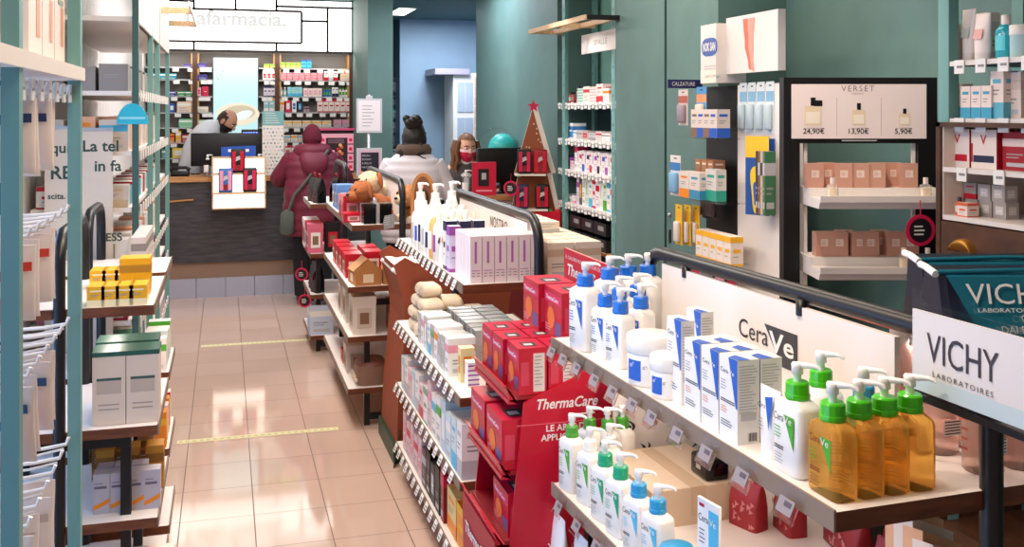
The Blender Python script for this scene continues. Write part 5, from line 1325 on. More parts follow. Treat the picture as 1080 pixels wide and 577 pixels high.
class Head:
    """a head: unit sphere coordinates (x right, y front, z up) bent into a skull with a chin"""
    def __init__(s, c, yaw=0, pitch=0, k=1.0):
        s.M = Matrix.Translation(c) @ Matrix.Rotation(yaw, 4, 'Z') @ Matrix.Rotation(-pitch, 4, 'X'); s.k = k
    def p(s, x, y, z, g=1.0):
        t = max(0, -z); f = 1 - .30 * t * t
        q = Vector((x * .076 * f, y * .094 * (1 - .12 * t) + (.012 * t if y > 0 else -.004 * t), z * .116)) * s.k * g
        return tuple(s.M @ q)
    def shell(s, b, m, keep=lambda x, y, z: True, g=1.0, n=28, k=18, rough=0, seed=1):
        rr = random.Random(seed); P = []
        for i in range(k + 1):
            for j in range(n):
                a, e = 2 * math.pi * j / n, math.pi * i / k - math.pi / 2
                P.append((math.cos(e) * math.cos(a), math.cos(e) * math.sin(a), math.sin(e)))
        F = []
        for i in range(k):
            for j in range(n):
                q = [i * n + j, i * n + (j + 1) % n, (i + 1) * n + (j + 1) % n, (i + 1) * n + j]
                c = [sum(P[t][d] for t in q) / 4 for d in range(3)]
                if keep(*c): F.append(tuple(q))
        b.add([s.p(*v, g=g * (1 + rr.uniform(-rough, rough))) for v in P], F, m, True)
    def face(s, b, skin, eyes=True):
        s.shell(b, skin)
        T0 = b.T
        b.T = s.M
        k = s.k
        b.ball((0, .100 * k, -.012 * k), .011 * k, skin, .016 * k, .02 * k); b.ball((0, .108 * k, -.024 * k), .013 * k, skin, .01 * k, .009 * k)
        for sx in (-1, 1):
            b.ball((sx * .077 * k, -.005 * k, -.005 * k), .012 * k, skin, .02 * k, .03 * k)
            b.ball((sx * .029 * k, .084 * k, .008 * k), .0125 * k, 'white', .009 * k, .008 * k); b.ball((sx * .029 * k, .091 * k, .008 * k), .0062 * k, '#2a1a12', .004 * k, .0065 * k)
            b.tube([(sx * .013 * k, .093 * k, .026 * k), (sx * .03 * k, .092 * k, .031 * k), (sx * .046 * k, .079 * k, .026 * k)], .0035 * k, 'hair_brown', n=6)
        b.ball((0, .093 * k, -.052 * k), .023 * k, '#b0605a', .008 * k, .008 * k)
        b.T = T0
def hand(b, w, d, m, k=1.0, side=1):
    """palm and five separate bent fingers beyond wrist w in direction d"""
    w, d = Vector(w), Vector(d).normalized(); up = Vector((0, 0, 1)); s = d.cross(up).normalized() * side; n = s.cross(d) * side
    b.tube([tuple(w), tuple(w + d * .03 * k), tuple(w + d * .085 * k)], [.024 * k, .033 * k, .030 * k], m, n=10)
    for i, L in enumerate((.062, .072, .068, .052)):
        o = w + d * .08 * k + s * (-.026 + .0175 * i) * k
        b.tube([tuple(o), tuple(o + d * L * .45 * k), tuple(o + d * L * .8 * k - n * .010 * k), tuple(o + d * L * k - n * .022 * k)], [.009 * k, .0085 * k, .0075 * k, .005 * k], m, n=8)
    o = w + d * .03 * k - s * .028 * k
    b.tube([tuple(o), tuple(o - s * .022 * k + d * .02 * k), tuple(o - s * .028 * k + d * .05 * k)], [.012 * k, .010 * k, .007 * k], m, n=8)
def bodyskin(J, m, sit=False):
    """J: joint positions. One continuous body from pelvis to wrists and ankles."""
    names = ['pelvis', 'waist', 'chest', 'collar', 'neck', 'skull', 'ls', 'le', 'lw', 'rs', 're', 'rw', 'lh', 'lk', 'la', 'lt', 'rh', 'rk', 'ra', 'rt']
    rad = dict(pelvis=.12, waist=.11, chest=.125, collar=.09, neck=.05, skull=.055, ls=.042, le=.04, lw=.027, rs=.042, re=.04, rw=.027, lh=.085, lk=.058, la=.038, lt=.03, rh=.085, rk=.058, ra=.038, rt=.03)
    E = [('pelvis', 'waist'), ('waist', 'chest'), ('chest', 'collar'), ('collar', 'neck'), ('neck', 'skull'), ('collar', 'ls'), ('ls', 'le'), ('le', 'lw'), ('collar', 'rs'), ('rs', 're'), ('re', 'rw'), ('pelvis', 'lh'), ('lh', 'lk'), ('lk', 'la'), ('la', 'lt'), ('pelvis', 'rh'), ('rh', 'rk'), ('rk', 'ra'), ('ra', 'rt')]
    ix = {n: i for i, n in enumerate(names)}
    return skin_mesh('body', [(J[n], rad[n]) for n in names], [(ix[a], ix[c]) for a, c in E], 0, m)
def person(lab, loc, rz, J, skin, head_yaw, head_pitch, hc, hk=1.0):
    o = thing('person', lab, 'person', loc, rz)
    b = bodyskin(J, skin); H = Head(hc, head_yaw, head_pitch, hk); H.face(b, skin)
    for s, w_, e in ((-1, 'lw', 'le'), (1, 'rw', 're')): hand(b, J[w_], Vector(J[w_]) - Vector(J[e]), skin, .95, s)
    body = b.build('body', o)
    return o, H
def garment(o, name, secs, sleeves, m, n=32, e=2.4, quilt=0):
    b = MB()
    if quilt:
        S = []
        for i in range(len(secs) - 1):
            a, c = secs[i], secs[i + 1]
            for q in range(6):
                t = q / 6; k = 1 + quilt * math.sin(math.pi * ((i * 6 + q) % 4) / 4)
                v = [a[d] * (1 - t) + c[d] * t for d in range(5)]; S.append((v[0], v[1] * k, v[2] * k, v[3], v[4]))
        S.append(secs[-1]); secs = S
    b.loft(secs, m, n=n, e=e)
    for pts, rad in sleeves:
        if quilt:
            P, Q = [], []
            for i in range(len(pts) - 1):
                for q in range(8):
                    t = q / 8; P.append(tuple(Vector(pts[i]).lerp(Vector(pts[i + 1]), t))); Q.append((rad[i] * (1 - t) + rad[i + 1] * t) * (1 + quilt * math.sin(math.pi * (q % 4) / 4)))
            P.append(pts[-1]); Q.append(rad[-1]); b.tube(P, Q, m, n=14)
        else: b.tube(pts, rad, m, n=14)
    return b.build(name, o)
def trousers(o, J, m='trouser_black', shoes='black'):
    b = MB()
    for s in 'lr':
        b.tube([J['pelvis'] if False else tuple(Vector(J[s + 'h']) + Vector((0, 0, .06))), J[s + 'h'], J[s + 'k'], J[s + 'a']], [.11, .115, .082, .062], m, n=14)
    b.ball(J['pelvis'], .165, m, .13, .13)
    b.build('trousers', o)
    for s in 'lr':
        a, t = Vector(J[s + 'a']), Vector(J[s + 't']); f = (t - a); f.z = 0; f.normalize()
        q = MB(); z0 = a.z - .075
        q.tube([tuple(a + f * -.04 + Vector((0, 0, -.03))), tuple(a + f * .05 + Vector((0, 0, -.035))), tuple(a + f * .15 + Vector((0, 0, -.045)))], [.042, .042, .028], shoes, n=12); q.build('shoe', o)
def J_stand(k=1.0, la=None, ra=None, lean=0.0):
    def P(x, y, z): return (x * k, y * k + lean * max(0, z - .9), z * k)
    J = dict(pelvis=P(0, 0, .92), waist=P(0, .0, 1.05), chest=P(0, 0, 1.22), collar=P(0, 0, 1.36), neck=P(0, .01, 1.46), skull=P(0, .02, 1.53), ls=P(-.15, 0, 1.33), rs=P(.15, 0, 1.33), le=P(-.23, -.01, 1.08), re=P(.23, -.01, 1.08), lw=P(-.24, .06, .86), rw=P(.24, .06, .86),
             lh=P(-.09, 0, .86), lk=P(-.095, .01, .48), la=P(-.10, -.01, .085), lt=P(-.11, .12, .04), rh=P(.09, 0, .86), rk=P(.095, .01, .48), ra=P(.10, -.01, .085), rt=P(.11, .12, .04))
    if la: J['le'], J['lw'] = la
    if ra: J['re'], J['rw'] = ra
    return J

# customer in the burgundy coat, seen from behind at the counter
k = .93
J = J_stand(k, la=((-.275, .16, 1.06), (-.16, .34, 1.115)), ra=((.28, .12, 1.05), (.20, .36, 1.115)), lean=.10)
o, H = person('person in burgundy quilted coat and knit hat, standing with back turned at the dark counter', (xa(330, 8.72), 8.72, 0), R(0), J, 'skin_tone', R(-8), R(18), (0, .085, 1.425), .93)
trousers(o, J)
S = [(.60, .235, .17, 0, -.03), (.66, .245, .175, 0, -.03), (.80, .25, .175, 0, -.025), (.95, .24, .165, 0, -.02), (1.08, .225, .155, 0, 0), (1.20, .225, .15, 0, .02), (1.28, .20, .125, 0, .035), (1.345, .12, .09, 0, .055)]
garment(o, 'coat', S, [([(-.155, .035, 1.25), (-.275, .12, 1.07), (-.19, .31, 1.115)], [.088, .082, .058]), ([(.155, .035, 1.25), (.28, .10, 1.06), (.215, .32, 1.115)], [.088, .082, .058])], 'burgundy', quilt=.035)
b = MB(); b.rings([[(( .135 + t) * math.cos(a), .035 + (.11 + t) * math.sin(a) - (.03 if math.sin(a) < 0 else 0), z) for a in [2 * math.pi * i / 24 for i in range(24)]] for z, t in ((1.24, -.02), (1.27, .02), (1.315, .032), (1.36, .01), (1.375, -.04))], 'burgundy'); 
b.loft([(1.11, .05, .03, 0, -.15), (1.16, .10, .05, 0, -.155), (1.26, .125, .06, 0, -.12), (1.33, .10, .05, 0, -.06)], 'burgundy', n=20, e=2.2); b.build('hood', o)
b = MB(); H.shell(b, 'burgundy_knit', lambda x, y, z: z > -.25 or y < -.2, 1.14, rough=.015); H.shell(b, 'burgundy_knit', lambda x, y, z: -.35 < z < .1 and y < .75, 1.2, rough=.02)
for q in range(10): pass
b.build('knit_hat', o)
b = MB(); b.tube([(.12, -.09, 1.32), (.05, -.165, 1.24), (-.06, -.185, 1.08), (-.17, -.195, .95), (-.22, -.185, .80)], .013, 'olive_strap', n=8); b.build('bag_strap', o)
b = MB().loft([(.62, .04, .03, -.23, -.17), (.64, .06, .035, -.23, -.17), (.80, .055, .03, -.225, -.175), (.83, .02, .015, -.22, -.175)], 'olive_strap', n=18, e=3); b.build('shoulder_bag', o)

# customer with the dark bun in a pale puffer jacket
J = J_stand(.97, la=((-.25, .08, 1.05), (-.17, .30, 1.04)), ra=((.25, .08, 1.05), (.17, .30, 1.04)), lean=.03)
o, H = person('person in pale puffer jacket, dark hair in a bun, back turned before the white desk', (1.275, 6.93, 0), R(-22), J, 'skin_light', R(10), R(4), (0, .04, 1.455), .95)
trousers(o, J)
S = [(.74, .20, .15, 0, 0), (.80, .215, .16, 0, 0), (.95, .21, .155, 0, 0), (1.1, .21, .15, 0, 0), (1.22, .205, .145, 0, .005), (1.31, .175, .12, 0, .01), (1.365, .10, .085, 0, .02)]
garment(o, 'puffer_jacket', S, [([(-.14, .005, 1.285), (-.245, .06, 1.06), (-.18, .27, 1.045)], [.082, .075, .055]), ([(.14, .005, 1.285), (.245, .06, 1.06), (.18, .27, 1.045)], [.082, .075, .055])], 'puffer', quilt=.06)
b = MB(); b.rings([[((.10 + t) * math.cos(a), .02 + (.088 + t) * math.sin(a), z) for a in [2 * math.pi * i / 20 for i in range(20)]] for z, t in ((1.33, -.01), (1.35, .025), (1.385, .03), (1.42, .012), (1.425, -.02))], 'collar_fur'); b.build('fur_collar', o)
b = MB(); H.shell(b, 'hair_dark', lambda x, y, z: y < .35 or z > .55, 1.2, rough=.05, seed=4)
c = H.M.translation
b.ball((c.x, c.y - .05, c.z + .115), .06, 'hair_dark', .055, .05)
for q in range(9): b.ball((c.x + .045 * math.cos(q * .7), c.y - .05 + .04 * math.sin(q * .7), c.z + .12 + .014 * (q % 3)), .028, 'hair_dark')
rr = random.Random(8)
for q in range(12): b.tube([(c.x + rr.uniform(-.07, .07), c.y - .085, c.z - .03), (c.x + rr.uniform(-.09, .10), c.y - .115, c.z - .09), (c.x + rr.uniform(-.09, .11), c.y - .12, c.z - .13)], [.016, .012, .004], 'hair_dark', n=6)
b.build('hair', o)

# pharmacist in the white coat leaning behind the counter; local y is where he faces (to the middle of the counter)
J = dict(pelvis=(0, -.30, 1.0), waist=(0, -.28, 1.14), chest=(0, -.22, 1.34), collar=(0, -.14, 1.49), neck=(0, -.065, 1.535), skull=(0, -.01, 1.55), ls=(-.15, -.14, 1.45), rs=(.15, -.14, 1.45), le=(-.23, -.06, 1.20), re=(.22, -.08, 1.19), lw=(-.15, .16, 1.13), rw=(.13, .16, 1.13),
         lh=(-.09, -.38, .93), lk=(-.10, -.34, .50), la=(-.11, -.38, .085), lt=(-.12, -.25, .04), rh=(.09, -.38, .93), rk=(.10, -.36, .50), ra=(.11, -.40, .085), rt=(.12, -.27, .04))
o, H = person('balding bearded person in a white coat, bending over behind the dark counter', (xa(236, 10.05), 10.05, 0), R(-108), J, 'skin_tone', R(-6), R(38), (0, .03, 1.56), 1.0)
trousers(o, J, 'dark_grey')
S = [(.72, .20, .145, 0, -.29), (1.0, .19, .145, 0, -.29), (1.15, .19, .145, 0, -.275), (1.32, .20, .15, 0, -.225), (1.44, .20, .14, 0, -.175), (1.52, .165, .115, 0, -.13), (1.565, .10, .08, 0, -.105), (1.575, .07, .06, 0, -.09)]
garment(o, 'white_coat', S, [([(-.15, -.15, 1.45), (-.24, -.06, 1.21), (-.16, .13, 1.135)], [.08, .066, .045]), ([(.15, -.15, 1.45), (.23, -.08, 1.20), (.145, .13, 1.135)], [.08, .066, .045])], 'coat_white')
b = MB(); H.shell(b, 'hair_brown', lambda x, y, z: -.45 < z < .62 and y < .15 + .0 * z and not (z > .45 and y > -.2), 1.05, rough=.012); b.build('hair', o)
b = MB(); H.shell(b, 'hair_dark', lambda x, y, z: z < -.22 and y > -.05, 1.07, rough=.02); H.shell(b, 'hair_dark', lambda x, y, z: -.3 < z < -.1 and abs(x) > .75 and y > -.1, 1.06); b.build('beard', o)

# assistant sitting behind the white desk, wearing a crimson mask
J = dict(pelvis=(0, -.02, .78), waist=(0, 0, .90), chest=(0, .02, 1.06), collar=(0, .02, 1.19), neck=(0, .03, 1.265), skull=(0, .04, 1.33), ls=(-.16, .02, 1.17), rs=(.16, .02, 1.17), le=(-.21, .06, .95), re=(.21, .06, .95), lw=(-.14, .28, 1.02 + .03), rw=(.14, .28, 1.05),
         lh=(-.09, .0, .76), lk=(-.11, .36, .74), la=(-.11, .34, .36), lt=(-.11, .46, .32), rh=(.09, .0, .76), rk=(.11, .36, .74), ra=(.11, .34, .36), rt=(.11, .46, .32))
o, H = person('person with wavy hair, crimson mask and grey blazer, seated behind the white desk', (xa(492, 7.95), 7.95, 0), R(166), J, 'skin_light', R(20), R(6), (0, .055, 1.355), .98)
trousers(o, J)
S = [(.72, .18, .14, 0, 0), (.85, .175, .135, 0, 0), (1.0, .18, .13, 0, .015), (1.12, .185, .12, 0, .02), (1.19, .14, .095, 0, .02), (1.235, .07, .065, 0, .025)]
garment(o, 'blazer', S, [([(-.14, .02, 1.15), (-.215, .06, .96), (-.15, .25, 1.045)], [.065, .056, .042]), ([(.14, .02, 1.15), (.215, .06, .96), (.15, .25, 1.045)], [.065, .056, .042])], 'jacket_grey')
b = MB(); b.loft([(1.02, .03, .012, 0, .135), (1.14, .05, .014, 0, .125), (1.20, .055, .05, 0, .05), (1.26, .052, .05, 0, .04)], 'light_grey', n=18, e=2.2); b.build('roll_neck', o)
b = MB(); H.shell(b, 'hair_blond', lambda x, y, z: (y < .25 and z > -.5) or z > .62 or (abs(x) > .8 and y < .5), 1.10, rough=.03, seed=2)
rr = random.Random(4); c = H.M
for s in (-1, 1):
    for q in range(11):
        x0 = s * (.06 + .025 * rr.random()); y_ = rr.uniform(-.06, .035)
        b.tube([tuple(c @ Vector((x0, y_, .06))), tuple(c @ Vector((x0 + s * .022, y_ + .006, -.02))), tuple(c @ Vector((x0 + s * .012 + rr.uniform(-.012, .012), y_, -.09))), tuple(c @ Vector((x0 + s * .03, y_ + .02, -.15))), tuple(c @ Vector((x0 + s * .012, y_ + .03, -.20)))], [.016, .019, .017, .014, .005], 'hair_blond', n=7)
b.build('hair', o)
b = MB(); H.shell(b, 'magenta', lambda x, y, z: -.88 < z < -.10 and y > .25, 1.09); H.shell(b, '#f0d8dc', lambda x, y, z: -.12 < z < .0 and y > .45, 1.10); 
for s in (-1, 1): b.tube([tuple(H.p(s * .93, .35, -.12, 1.09)), tuple(H.p(s * 1.0, .05, .02, 1.08)), ], .003, 'white', n=5)
b.build('face_mask', o)
stl = thing('desk_stool', 'dark high stool under the seated assistant behind the white desk', 'stool', (xa(492, 7.95), 7.98, 0))
MB().lathe([(.17, .60), (.185, .61), (.185, .64), (.16, .655), (0, .657)], 'dark_grey', n=24).build('seat', stl); MB().lathe([(.025, .03), (.025, .6)], 'silver', n=12).build('column', stl); MB().lathe([(.22, 0), (.22, .015), (.04, .04)], 'silver', n=24).build('base', stl)
b = MB().tube([(.16 * math.cos(R(20 * q)), .16 * math.sin(R(20 * q)), .28) for q in range(19)], .009, 'silver', n=8); b.build('foot_ring', stl)

# ------------------------------------------------------------------ the white desk
DK = thing('consultation_desk', 'white consultation desk with brown top, before the seated assistant', 'desk', (1.85, 7.4, 0))
def dw(mb, name): return mb.build(name, DK, (-1.85, -7.4, 0))
dw(MB().box(1.40, 2.30, 7.22, 7.24, .05, .99, 'white_paint'), 'front_panel'); dw(MB().box(1.36, 2.33, 7.18, 7.62, .99, 1.02, 'oak'), 'desk_top'); dw(MB().box(1.40, 1.42, 7.24, 7.58, 0, .99, 'white_paint'), 'side_panel')
dw(MB().box(2.0, 2.33, 7.62, 8.3, .99, 1.02, 'oak'), 'desk_return'); dw(MB().box(2.02, 2.04, 7.62, 8.28, 0, .99, 'white_paint'), 'side_panel')
monitor('black monitor seen from behind on the white desk, beside the red sign', (xa(532, 7.46), 7.46, 1.021), R(6), .46, .27)
b = MB().box(-.09, .09, -.02, .02, 0, .25, '#d01840'); b.box(-.045, .035, -.0212, -.02, .07, .2, '#17141c'); b.box(-.02, .015, -.0222, -.0212, .12, .17, 'light_grey'); b.box(-.06, .06, -.0212, -.02, .03, .042, '#f0a0b0')
tag(b.build('counter_sign', None, (xa(510.5, 7.27), 7.27, 1.021), R(-10)), 'crimson standing sign with dark picture on the white desk', 'sign')
sanitizer((xa(491.5, 7.28), 7.28, 1.021), 'clear pump bottle of hand gel on the white desk beside the crimson sign')
for k, (u, m, lab) in enumerate(((548, 'black', 'small black card reader on the white desk beside the tree stand'),)):
    b = MB().rbox(-.03, .03, -.05, .05, 0, .03, m, .008); b.box(-.022, .022, -.04, 0, .03, .0312, 'dark_grey'); tag(b.build('card_reader', None, (xa(u, 7.3), 7.32, 1.021), .3), lab, 'card reader')
for k, (u, c_, lab) in enumerate(((462, '#2f7a5a', 'low green box on the white desk before the seated assistant'), (470, 'white', 'low white tray on the white desk near the puffer jacket'))):
    b = MB().rbox(-.07, .07, -.05, .05, 0, .06 - .03 * k, c_, .008); b.box(-.03, .03, -.051, -.05, .01, .02, 'light_grey'); tag(b.build('desk_box', None, (xa(u, 7.45), 7.4, 1.021), .1), lab, 'box')
b = MB().box(-.05, .05, -.05, .05, 0, .13, '#b07a58'); b.box(-.055, .055, -.055, .055, .12, .135, '#c08a64'); tag(b.build('wooden_box', None, (xa(458, 7.55), 7.52, 1.021)), 'plain brown wooden box on the white desk beside the puffer jacket', 'box')
gl_ = thing('globe_display', 'turquoise globe inside a clear dome on a black stand behind the black monitor', 'globe', (xa(530, 8.0), 8.0, 1.021))
zc = za(156, xa(530, 8.0), 8.0) - 1.021
hexm('globe_turquoise', '#36b3ae', rough=.35, var=.05)
MB().lathe([(.09, 0), (.09, .012), (.015, .03), (.012, zc - .115)], 'black', n=20).build('stand', gl_); MB().ball((0, 0, zc), .118, 'globe_turquoise', n=32, k=20).build('globe', gl_)
MB().ball((-.045, .02, zc + .005), .168, 'clear', n=32, k=20).build('clear_dome', gl_)
# wooden tree stand
tr = thing('tree_display', 'wooden fir tree shaped stand with white edges, crimson star and gift packs', 'display stand', (xa(563, 6.92), 6.92, 0), R(-14))
zt = za(112, 2.1, 6.92)
b = MB(); 
prof = [(-.16, .93), (.17, .93), (.11, 1.20), (.14, 1.20), (.0, zt), (-.14, 1.20), (-.11, 1.20)]
b.prism([(x, .06, z) for x, z in prof], (0, .03, 0), 'carton_brown', 'cream'); b.build('tree_panel', tr)
hexm('tree_edge', '#f0e6da', rough=.5)
b = MB()
for (xa_, za_), (xb, zb_) in (((.14, 1.20), (0.0, zt)), ((.17, .93), (.11, 1.20))): b.bar((xa_ + .008, .055, za_), (xb + .008, .055, zb_), .035, .014, 'tree_edge')
b.build('edge_trim', tr)
b = MB(); rr = random.Random(2)
for q in range(22):
    z = rr.uniform(.98, zt - .1); w_ = (.16 * (zt - z) / (zt - 1.2) if z > 1.2 else .17) * .8; b.ball((rr.uniform(-w_, w_), .058, z), .006, 'cream', .003, n=8, k=5)
b.text('AUGURI', (.02, .0595, 1.28), (1, 0, 0), FZ, .02, 'cream', width=.08); b.build('dot_print', tr)
b = MB(); P = []
for q in range(10):
    a = math.pi / 2 + q * math.pi / 5; r = .048 if q % 2 == 0 else .021; P.append((r * math.cos(a), .045, zt + .0 + r * math.sin(a)))
b.prism(P[::-1], (0, .012, 0), 'magenta'); b.build('star', tr)
for z, w_ in ((1.20, .14), (.945, .16)):
    MB().box(-w_, w_ * .6, -.07, .06, z - .012, z, 'tree_edge').build('shelf', tr)
b = MB().box(-.2, .19, -.06, .1, .78, .93, 'red'); b.text('REGALI', (-.12, -.06, .865), (1, 0, 0), FZ, .025, '#f0b0b0', width=.13); b.text('DI NATALE', (-.14, -.06, .83), (1, 0, 0), FZ, .02, '#f0b0b0', width=.2)
for q in range(9): b.ball((-.18 + .05 * q, -.02, .93), .026, ('#2f6a2f', 'red', '#b8862f')[q % 3], .03, .014, 8, 5)
b.build('crate', tr); MB().box(-.19, .18, -.05, .09, 0, .78, '#6a1a22').build('pedestal', tr)
TM = Matrix.Translation(tr.location) @ Matrix.Rotation(R(-14), 4, 'Z')
for (x, z, m, acc, lab) in ((-.07, 1.201, 'black', 'magenta', 'black and crimson gift pack on the upper ledge of the tree stand'), (.045, 1.201, 'dark_red', 'red', 'red gift pack on the upper ledge of the tree stand'), (-.09, .946, 'navy', 'magenta', 'navy and crimson gift pack on the lower ledge of the tree stand'), (.06, .946, 'black', 'red', 'dark red gift pack on the lower ledge of the tree stand')):
    gift_pack(m, acc).at(tuple(TM @ Vector((x, -.01, z))), lab, 'gift packs on the tree stand', R(90 - 14), scale=.84)
roundel('round black and crimson tag hanging from the tree stand upper ledge', tuple(TM @ Vector((-.17, -.085, 1.10))), R(-30), .055)
CARTON_NAME[0] = 'medicine_carton'
# ------------------------------------------------------------------ shelving niche in the right wall
NX = 2.33
NI = thing('niche_shelving', 'teal upright shelving in the recess of the green wall, with white tag rails', 'shelving', (2.48, 6.3, 0))
def nw(mb, name, parent=None): return mb.build(name, parent or NI, (-2.48, -6.3, 0) if parent is None else (0, 0, 0))
for x, y in ((2.345, 6.75), (2.62, 6.88), (2.62, 6.5), (2.62, 6.05), (2.345, 5.8)):
    c = MB().box(x - .013, x + .013, y - .03, y + .03, 0, 2.8, 'teal_post')
    for k in range(26): c.box(x - .0136, x - .013, y - .004, y + .004, .3 + .09 * k, .32 + .09 * k, 'teal_dark')
    nw(c, 'upright')
NZ = [za(109, 2.33, 6.9), za(145.5, 2.33, 6.9), za(177, 2.33, 6.9), za(211, 2.33, 6.9)]
ptag = MB().box(-.004, 0, -.022, .022, -.038, .006, 'white'); ptag.box(-.0048, -.004, -.016, .01, -.02, -.012, 'grey'); ptm = ptag.mesh('price_tag')
for i, z in enumerate(NZ):
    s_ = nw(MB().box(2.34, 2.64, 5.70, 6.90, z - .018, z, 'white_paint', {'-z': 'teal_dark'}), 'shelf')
    for k in range(17): put('price_tag', ptm, s_, (2.338, 5.76 + .068 * k, z - .002 - .006 * ((k * 5 + i) % 2)))
nw(MB().box(2.34, 2.64, 5.70, 6.90, .72, .74, 'walnut', {'+z': 'oak'}), 'lower_shelf')
nw(MB().box(2.34, 2.64, 5.70, 6.90, .20, .22, 'walnut', {'+z': 'oak'}), 'lower_shelf')
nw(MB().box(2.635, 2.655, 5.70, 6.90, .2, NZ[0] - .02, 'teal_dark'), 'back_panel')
b = MB().box(2.325, 2.335, ya(657, 2.33), ya(614, 2.33), za(57, 2.33, 6.3), za(37, 2.33, 6.3), 'white_paint')
b.text('SPALLÈ', (2.325, ya(627, 2.33), za(49, 2.33, 6.2)), FX, FZ, .045, 'text_grey', width=.24); nw(b, 'header_sign')
# pale wood canopy laths
def canopy(lab, loc, rz, L, D):
    o = thing('lath_canopy', lab, 'canopy', loc, rz, 'wooden lath canopies')
    for x in (0, -D): MB().box(x - .012, x + .012, -L / 2, L / 2, 0, .03, 'pale_wood').build('lath', o)
    for y in (-L / 2, 0, L / 2): MB().box(-D, D * .5, y - .012, y + .012, .0, .03, 'black_metal' if y < 0 else 'pale_wood').build('cross_bar', o)
    return o
canopy('pale wooden lath canopy jutting out over the teal niche shelving', (2.27, 6.2, 2.205), 0, 1.15, .18)
def nrow(i, fmt, specs, grp, x=2.42, y0=6.84):
    y = y0
    for k, (K, w) in enumerate(specs):
        K.at((x, y - w / 2, NZ[i] + .0005), fmt.format(o=ORD[k]), grp); y -= w + .004
C = carton
nrow(0, 'small colourful pack on the top niche shelf, {o} from the tree stand side', [(bottle(.045, .085, '#d8506a', 'white', 'black'), .05), (bottle(.045, .08, '#e8862f', 'white', 'black'), .05), (bottle(.045, .085, '#3a3a44', 'red', 'black'), .05), (bottle(.045, .12, 'pink', 'purple', 'navy'), .05), (bottle(.045, .075, '#f0d8e0', 'magenta', 'black'), .05)], 'packs on the top niche shelf')
nrow(0, 'flat pale box on the top niche shelf, {o} past the small bottles', [(C(.12, .12, .10, '#cfe0d8', 'teal_cap', 5), .12), (C(.12, .12, .11, '#ecdcd2', 'red', 0), .12), (C(.12, .12, .10, '#ecdcd2', 'pink', 5), .12), (C(.12, .12, .12, '#f0d8d0', 'red', 2), .12), (C(.1, .12, .09, 'white', 'orange', 0), .1)], 'packs on the top niche shelf', y0=6.54)
nrow(1, 'teal and blue box on the second niche shelf, {o} from the tree stand side', [(C(.09, .1, .10, '#2f8f9f', 'white', 3), .09), (C(.09, .1, .11, '#3a7fc0', 'white', 3), .09), (C(.07, .1, .06, 'white', 'sky_print', 0), .07)], 'packs on the second niche shelf')
nrow(1, 'low grey pack on the second niche shelf, {o} past the teal boxes', [(C(.11, .12, .055, 'light_grey', 'grey', 0), .11), (C(.13, .12, .06, '#b8a8a4', 'red', 4), .13), (C(.13, .12, .05, 'light_grey', 'grey', 2), .13), (C(.11, .12, .06, '#d8ccc8', 'red', 0), .11), (C(.13, .12, .05, 'white', 'grey', 0), .13), (C(.1, .12, .05, 'light_grey', 'pink', 0), .1)], 'packs on the second niche shelf', y0=6.56)
nrow(2, 'dark navy box on the third niche shelf, {o} from the tree stand side', [(C(.12, .1, .10, '#2a2848', 'purple', 0), .12), (C(.08, .1, .06, '#e0c8d0', 'pink', 0), .08)], 'packs on the third niche shelf')
nrow(2, 'slim white carton with dark foot on the third niche shelf, {o} past the navy box', [(C(.05, .1, .20, 'white', 'magenta', 0), .05)] + [(C(.042, .1, .135 + .004 * (k % 3), '#f0e8e8', ('navy', 'magenta', 'brand_blue', 'purple')[k % 4], (1, 0, 2)[k % 3]), .044) for k in range(14)], 'packs on the third niche shelf', y0=6.62)
nrow(3, 'low white pack on the fourth niche shelf, {o} from the tree stand side', [(C(.08, .1, .05, 'white', 'teal_cap', 0), .08), (C(.08, .1, .045, 'light_grey', 'white', 0), .08), (C(.06, .1, .05, 'white', 'pink', 2), .06)], 'packs on the fourth niche shelf')
nrow(3, 'tall white and coloured carton on the fourth niche shelf, {o} past the low packs', [(C(.055, .1, .19, '#d8d0e4', 'purple', 0), .055), (C(.05, .1, .19, '#4a4a40', 'yellow', 4), .05)] + [(C(.06, .1, .20 - .01 * (k % 3), ('white', '#d8e8d8', 'white', '#f0e0e4', 'white')[k % 5], ('light_grey', 'brand_green', 'sky_print', 'magenta', 'red')[k % 5], k % 4), .062) for k in range(11)], 'packs on the fourth niche shelf', y0=6.58)
bin_b = MB()
for q in ((-.12, .12, -.11, -.10), (-.12, .12, .10, .11)): bin_b.box(*q, 0, .08, '#222428')
bin_b.box(-.13, -.12, -.11, .11, 0, .08, '#222428'); bin_b.box(.12, .13, -.11, .11, 0, .08, '#222428'); bin_b.box(-.12, .12, -.10, .10, 0, .006, '#222428'); bin_b.box(-.131, -.13, -.07, .03, .03, .06, 'grey')
KB = Kind('storage_bin', 'bin', bin_b)
for j in range(2):
    for k in range(3): KB.at((2.48, 6.55 - .235 * k, .741 + .105 * j), f'black storage bin at the foot of the niche, {("lower", "upper")[j]} layer, {ORD[k]} from the tree stand', 'black storage bins')
for k in range(3):
    pass
